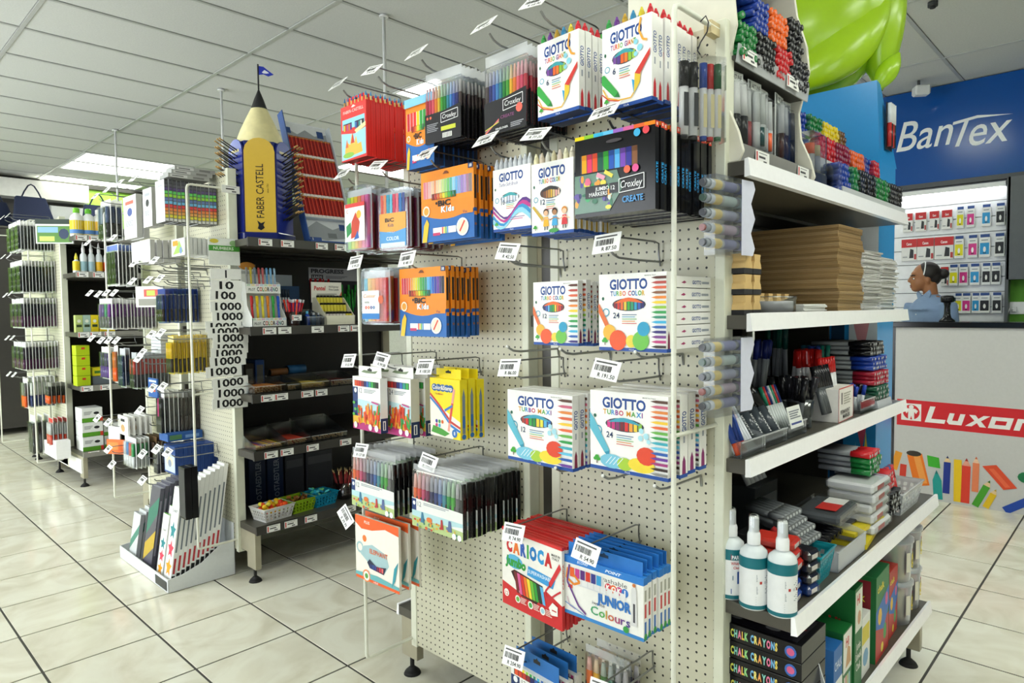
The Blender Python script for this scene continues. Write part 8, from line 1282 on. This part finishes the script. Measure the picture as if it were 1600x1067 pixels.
def fused(name, mat, parts, vox, parent, smooth=6):
    """overlapping volumes fused into one continuous skin"""
    m = MB()
    for kind, Mx, *a_ in parts:
        n0 = len(m.V)
        if kind == 'b': m.ball(*a_, '#888', 20, 14)
        else: m.cyl(*a_[:3], '#888', r1=a_[3], n=18)
        for i in range(n0, len(m.V)): m.V[i] = tuple(Mx @ Vector(m.V[i]))
    o = m.build(name, mat, parent); r = o.modifiers.new('fuse', 'REMESH'); r.mode = 'VOXEL'; r.voxel_size = vox; r.use_smooth_shade = True
    s = o.modifiers.new('soften', 'SMOOTH'); s.iterations = smooth; s.factor = .5; return o
hd_ = Matrix.Translation((0, .045, 0)) @ HR
fused('body', 'brown_skin', [('b', hd_, (0, .012, 1.752), .074, .092, .098), ('b', hd_, (0, -.030, 1.690), .058, .062, .072), ('b', hd_, (0, -.052, 1.640), .034, .034, .028), ('b', hd_, (0, -.098, 1.705), .013, .020, .015), ('c', hd_, (0, -.082, 1.755), (0, -.104, 1.708), .008, .012), ('b', hd_, (0, -.080, 1.666), .024, .014, .010), ('b', hd_, (0, -.078, 1.650), .022, .013, .009), ('b', hd_, (0, -.062, 1.765), .052, .026, .022), ('b', hd_, (.074, .018, 1.705), .009, .018, .030), ('b', hd_, (-.074, .018, 1.705), .009, .018, .030),
    ('c', BR, (0, .02, 1.56), (0, .0, 1.69), .056, .052), ('b', BR, (0, .01, 1.40), .175, .105, .20), ('b', BR, (0, .01, 1.05), .150, .105, .22), ('c', BR, (.19, .01, 1.50), (.23, .0, 1.17), .048, .040), ('c', BR, (-.19, .01, 1.50), (-.23, .0, 1.17), .048, .040), ('c', BR, (.23, .0, 1.17), (.17, -.16, 1.0), .038, .027), ('c', BR, (-.23, .0, 1.17), (-.17, -.16, 1.0), .038, .027), ('b', BR, (.16, -.20, .985), .036, .055, .016), ('b', BR, (-.16, -.20, .985), .036, .055, .016)]
    +[('c', BR, (s*(.132+.018*k), -.235, .985), (s*(.130+.02*k), -.235-.062+.012*abs(k-1.3), .972), .0085, .007) for s in (1, -1) for k in range(4)]+[('c', BR, (s*.135, -.18, .985), (s*.095, -.225, .975), .010, .008) for s in (1, -1)]
    +[('c', BR, (s*.085, .01, .92), (s*.095, .0, .48), .082, .055) for s in (1, -1)]+[('c', BR, (s*.095, .0, .48), (s*.095, .015, .06), .052, .036) for s in (1, -1)]+[('b', BR, (s*.095, -.05, .04), .042, .115, .04) for s in (1, -1)], .0075, pr)
sh = fused('shirt', 'blue_shirt', [('b', BR, (0, .01, 1.42), .19, .122, .17), ('b', BR, (0, .01, 1.12), .172, .122, .26), ('c', BR, (0, .015, 1.47), (0, .008, 1.590), .165, .066), ('c', BR, (.18, .01, 1.515), (.238, .0, 1.26), .066, .062), ('c', BR, (-.18, .01, 1.515), (-.238, .0, 1.26), .066, .062)], .011, pr)
for s in (-1, 1): m = MB().prism([(s*.006, -.002), (s*.060, .040), (s*.074, .010), (s*.050, -.050)], 'y', -.006, .004, '#8ba2c2'); m.V = [tuple(BR @ Vector((x, y-.060-.25*abs(x)*-1*.6, z+1.585))) for x, y, z in m.V]; m.build('collar', 'cloth', sh)
m = MB()
for k in range(4): m.ball((0, -.128+.010*abs(k-1.5), 1.50-.075*k), .006, .003, .006, '#e8ecf0', 8, 5)
m.V = [tuple(BR @ Vector(v)) for v in m.V]; m.build('buttons', 'gloss', sh)
fused('trousers', 'dark_trousers', [('b', BR, (0, .01, .95), .160, .118, .14)]+[('c', BR, (s*.085, .01, .93), (s*.095, .0, .48), .092, .066) for s in (1, -1)]+[('c', BR, (s*.095, .0, .48), (s*.095, .012, .09), .064, .054) for s in (1, -1)], .013, pr)
hr = fused('hair', 'dark_hair', [('b', hd_, (0, .035, 1.778), .082, .090, .084), ('b', hd_, (0, .070, 1.730), .072, .062, .070), ('b', hd_, (0, .145, 1.758), .046, .044, .044), ('b', hd_, (.055, .03, 1.765), .030, .055, .050), ('b', hd_, (-.055, .03, 1.765), .030, .055, .050)], .008, pr, 4)
m = MB().tube([(.086*math.cos(t), -.012+.02*math.sin(t), 1.765+.100*math.sin(t)) for t in [math.pi*i/14-.15 for i in range(16)]], .0045, '#eceef0', 6); m.V = [tuple(hd_ @ Vector(v)) for v in m.V]; m.build('headband', 'gloss', hr)
m = MB()
for s in (-1, 1): m.ball((s*.034, -.077, 1.722), .013, .008, .0075, '#efe9e2', 10, 7).ball((s*.034, -.0835, 1.722), .006, .004, .006, '#2a1a12', 8, 6)
m.V = [tuple(hd_ @ Vector(v)) for v in m.V]; m.build('eyes', 'gloss', pr)
m = MB()
for s in (-1, 1): m.tube([(s*.014, -.088, 1.744), (s*.034, -.086, 1.752), (s*.056, -.070, 1.744)], .0042, '#1c1412', 6)
m.V = [tuple(hd_ @ Vector(v)) for v in m.V]; m.build('eyebrows', 'matte', pr)
m = MB().ball((0, -.092, 1.666), .022, .006, .006, '#8a4a40', 10, 6).ball((0, -.089, 1.653), .020, .006, .007, '#96544a', 10, 6); m.V = [tuple(hd_ @ Vector(v)) for v in m.V]; m.build('lips', 'skin', pr)
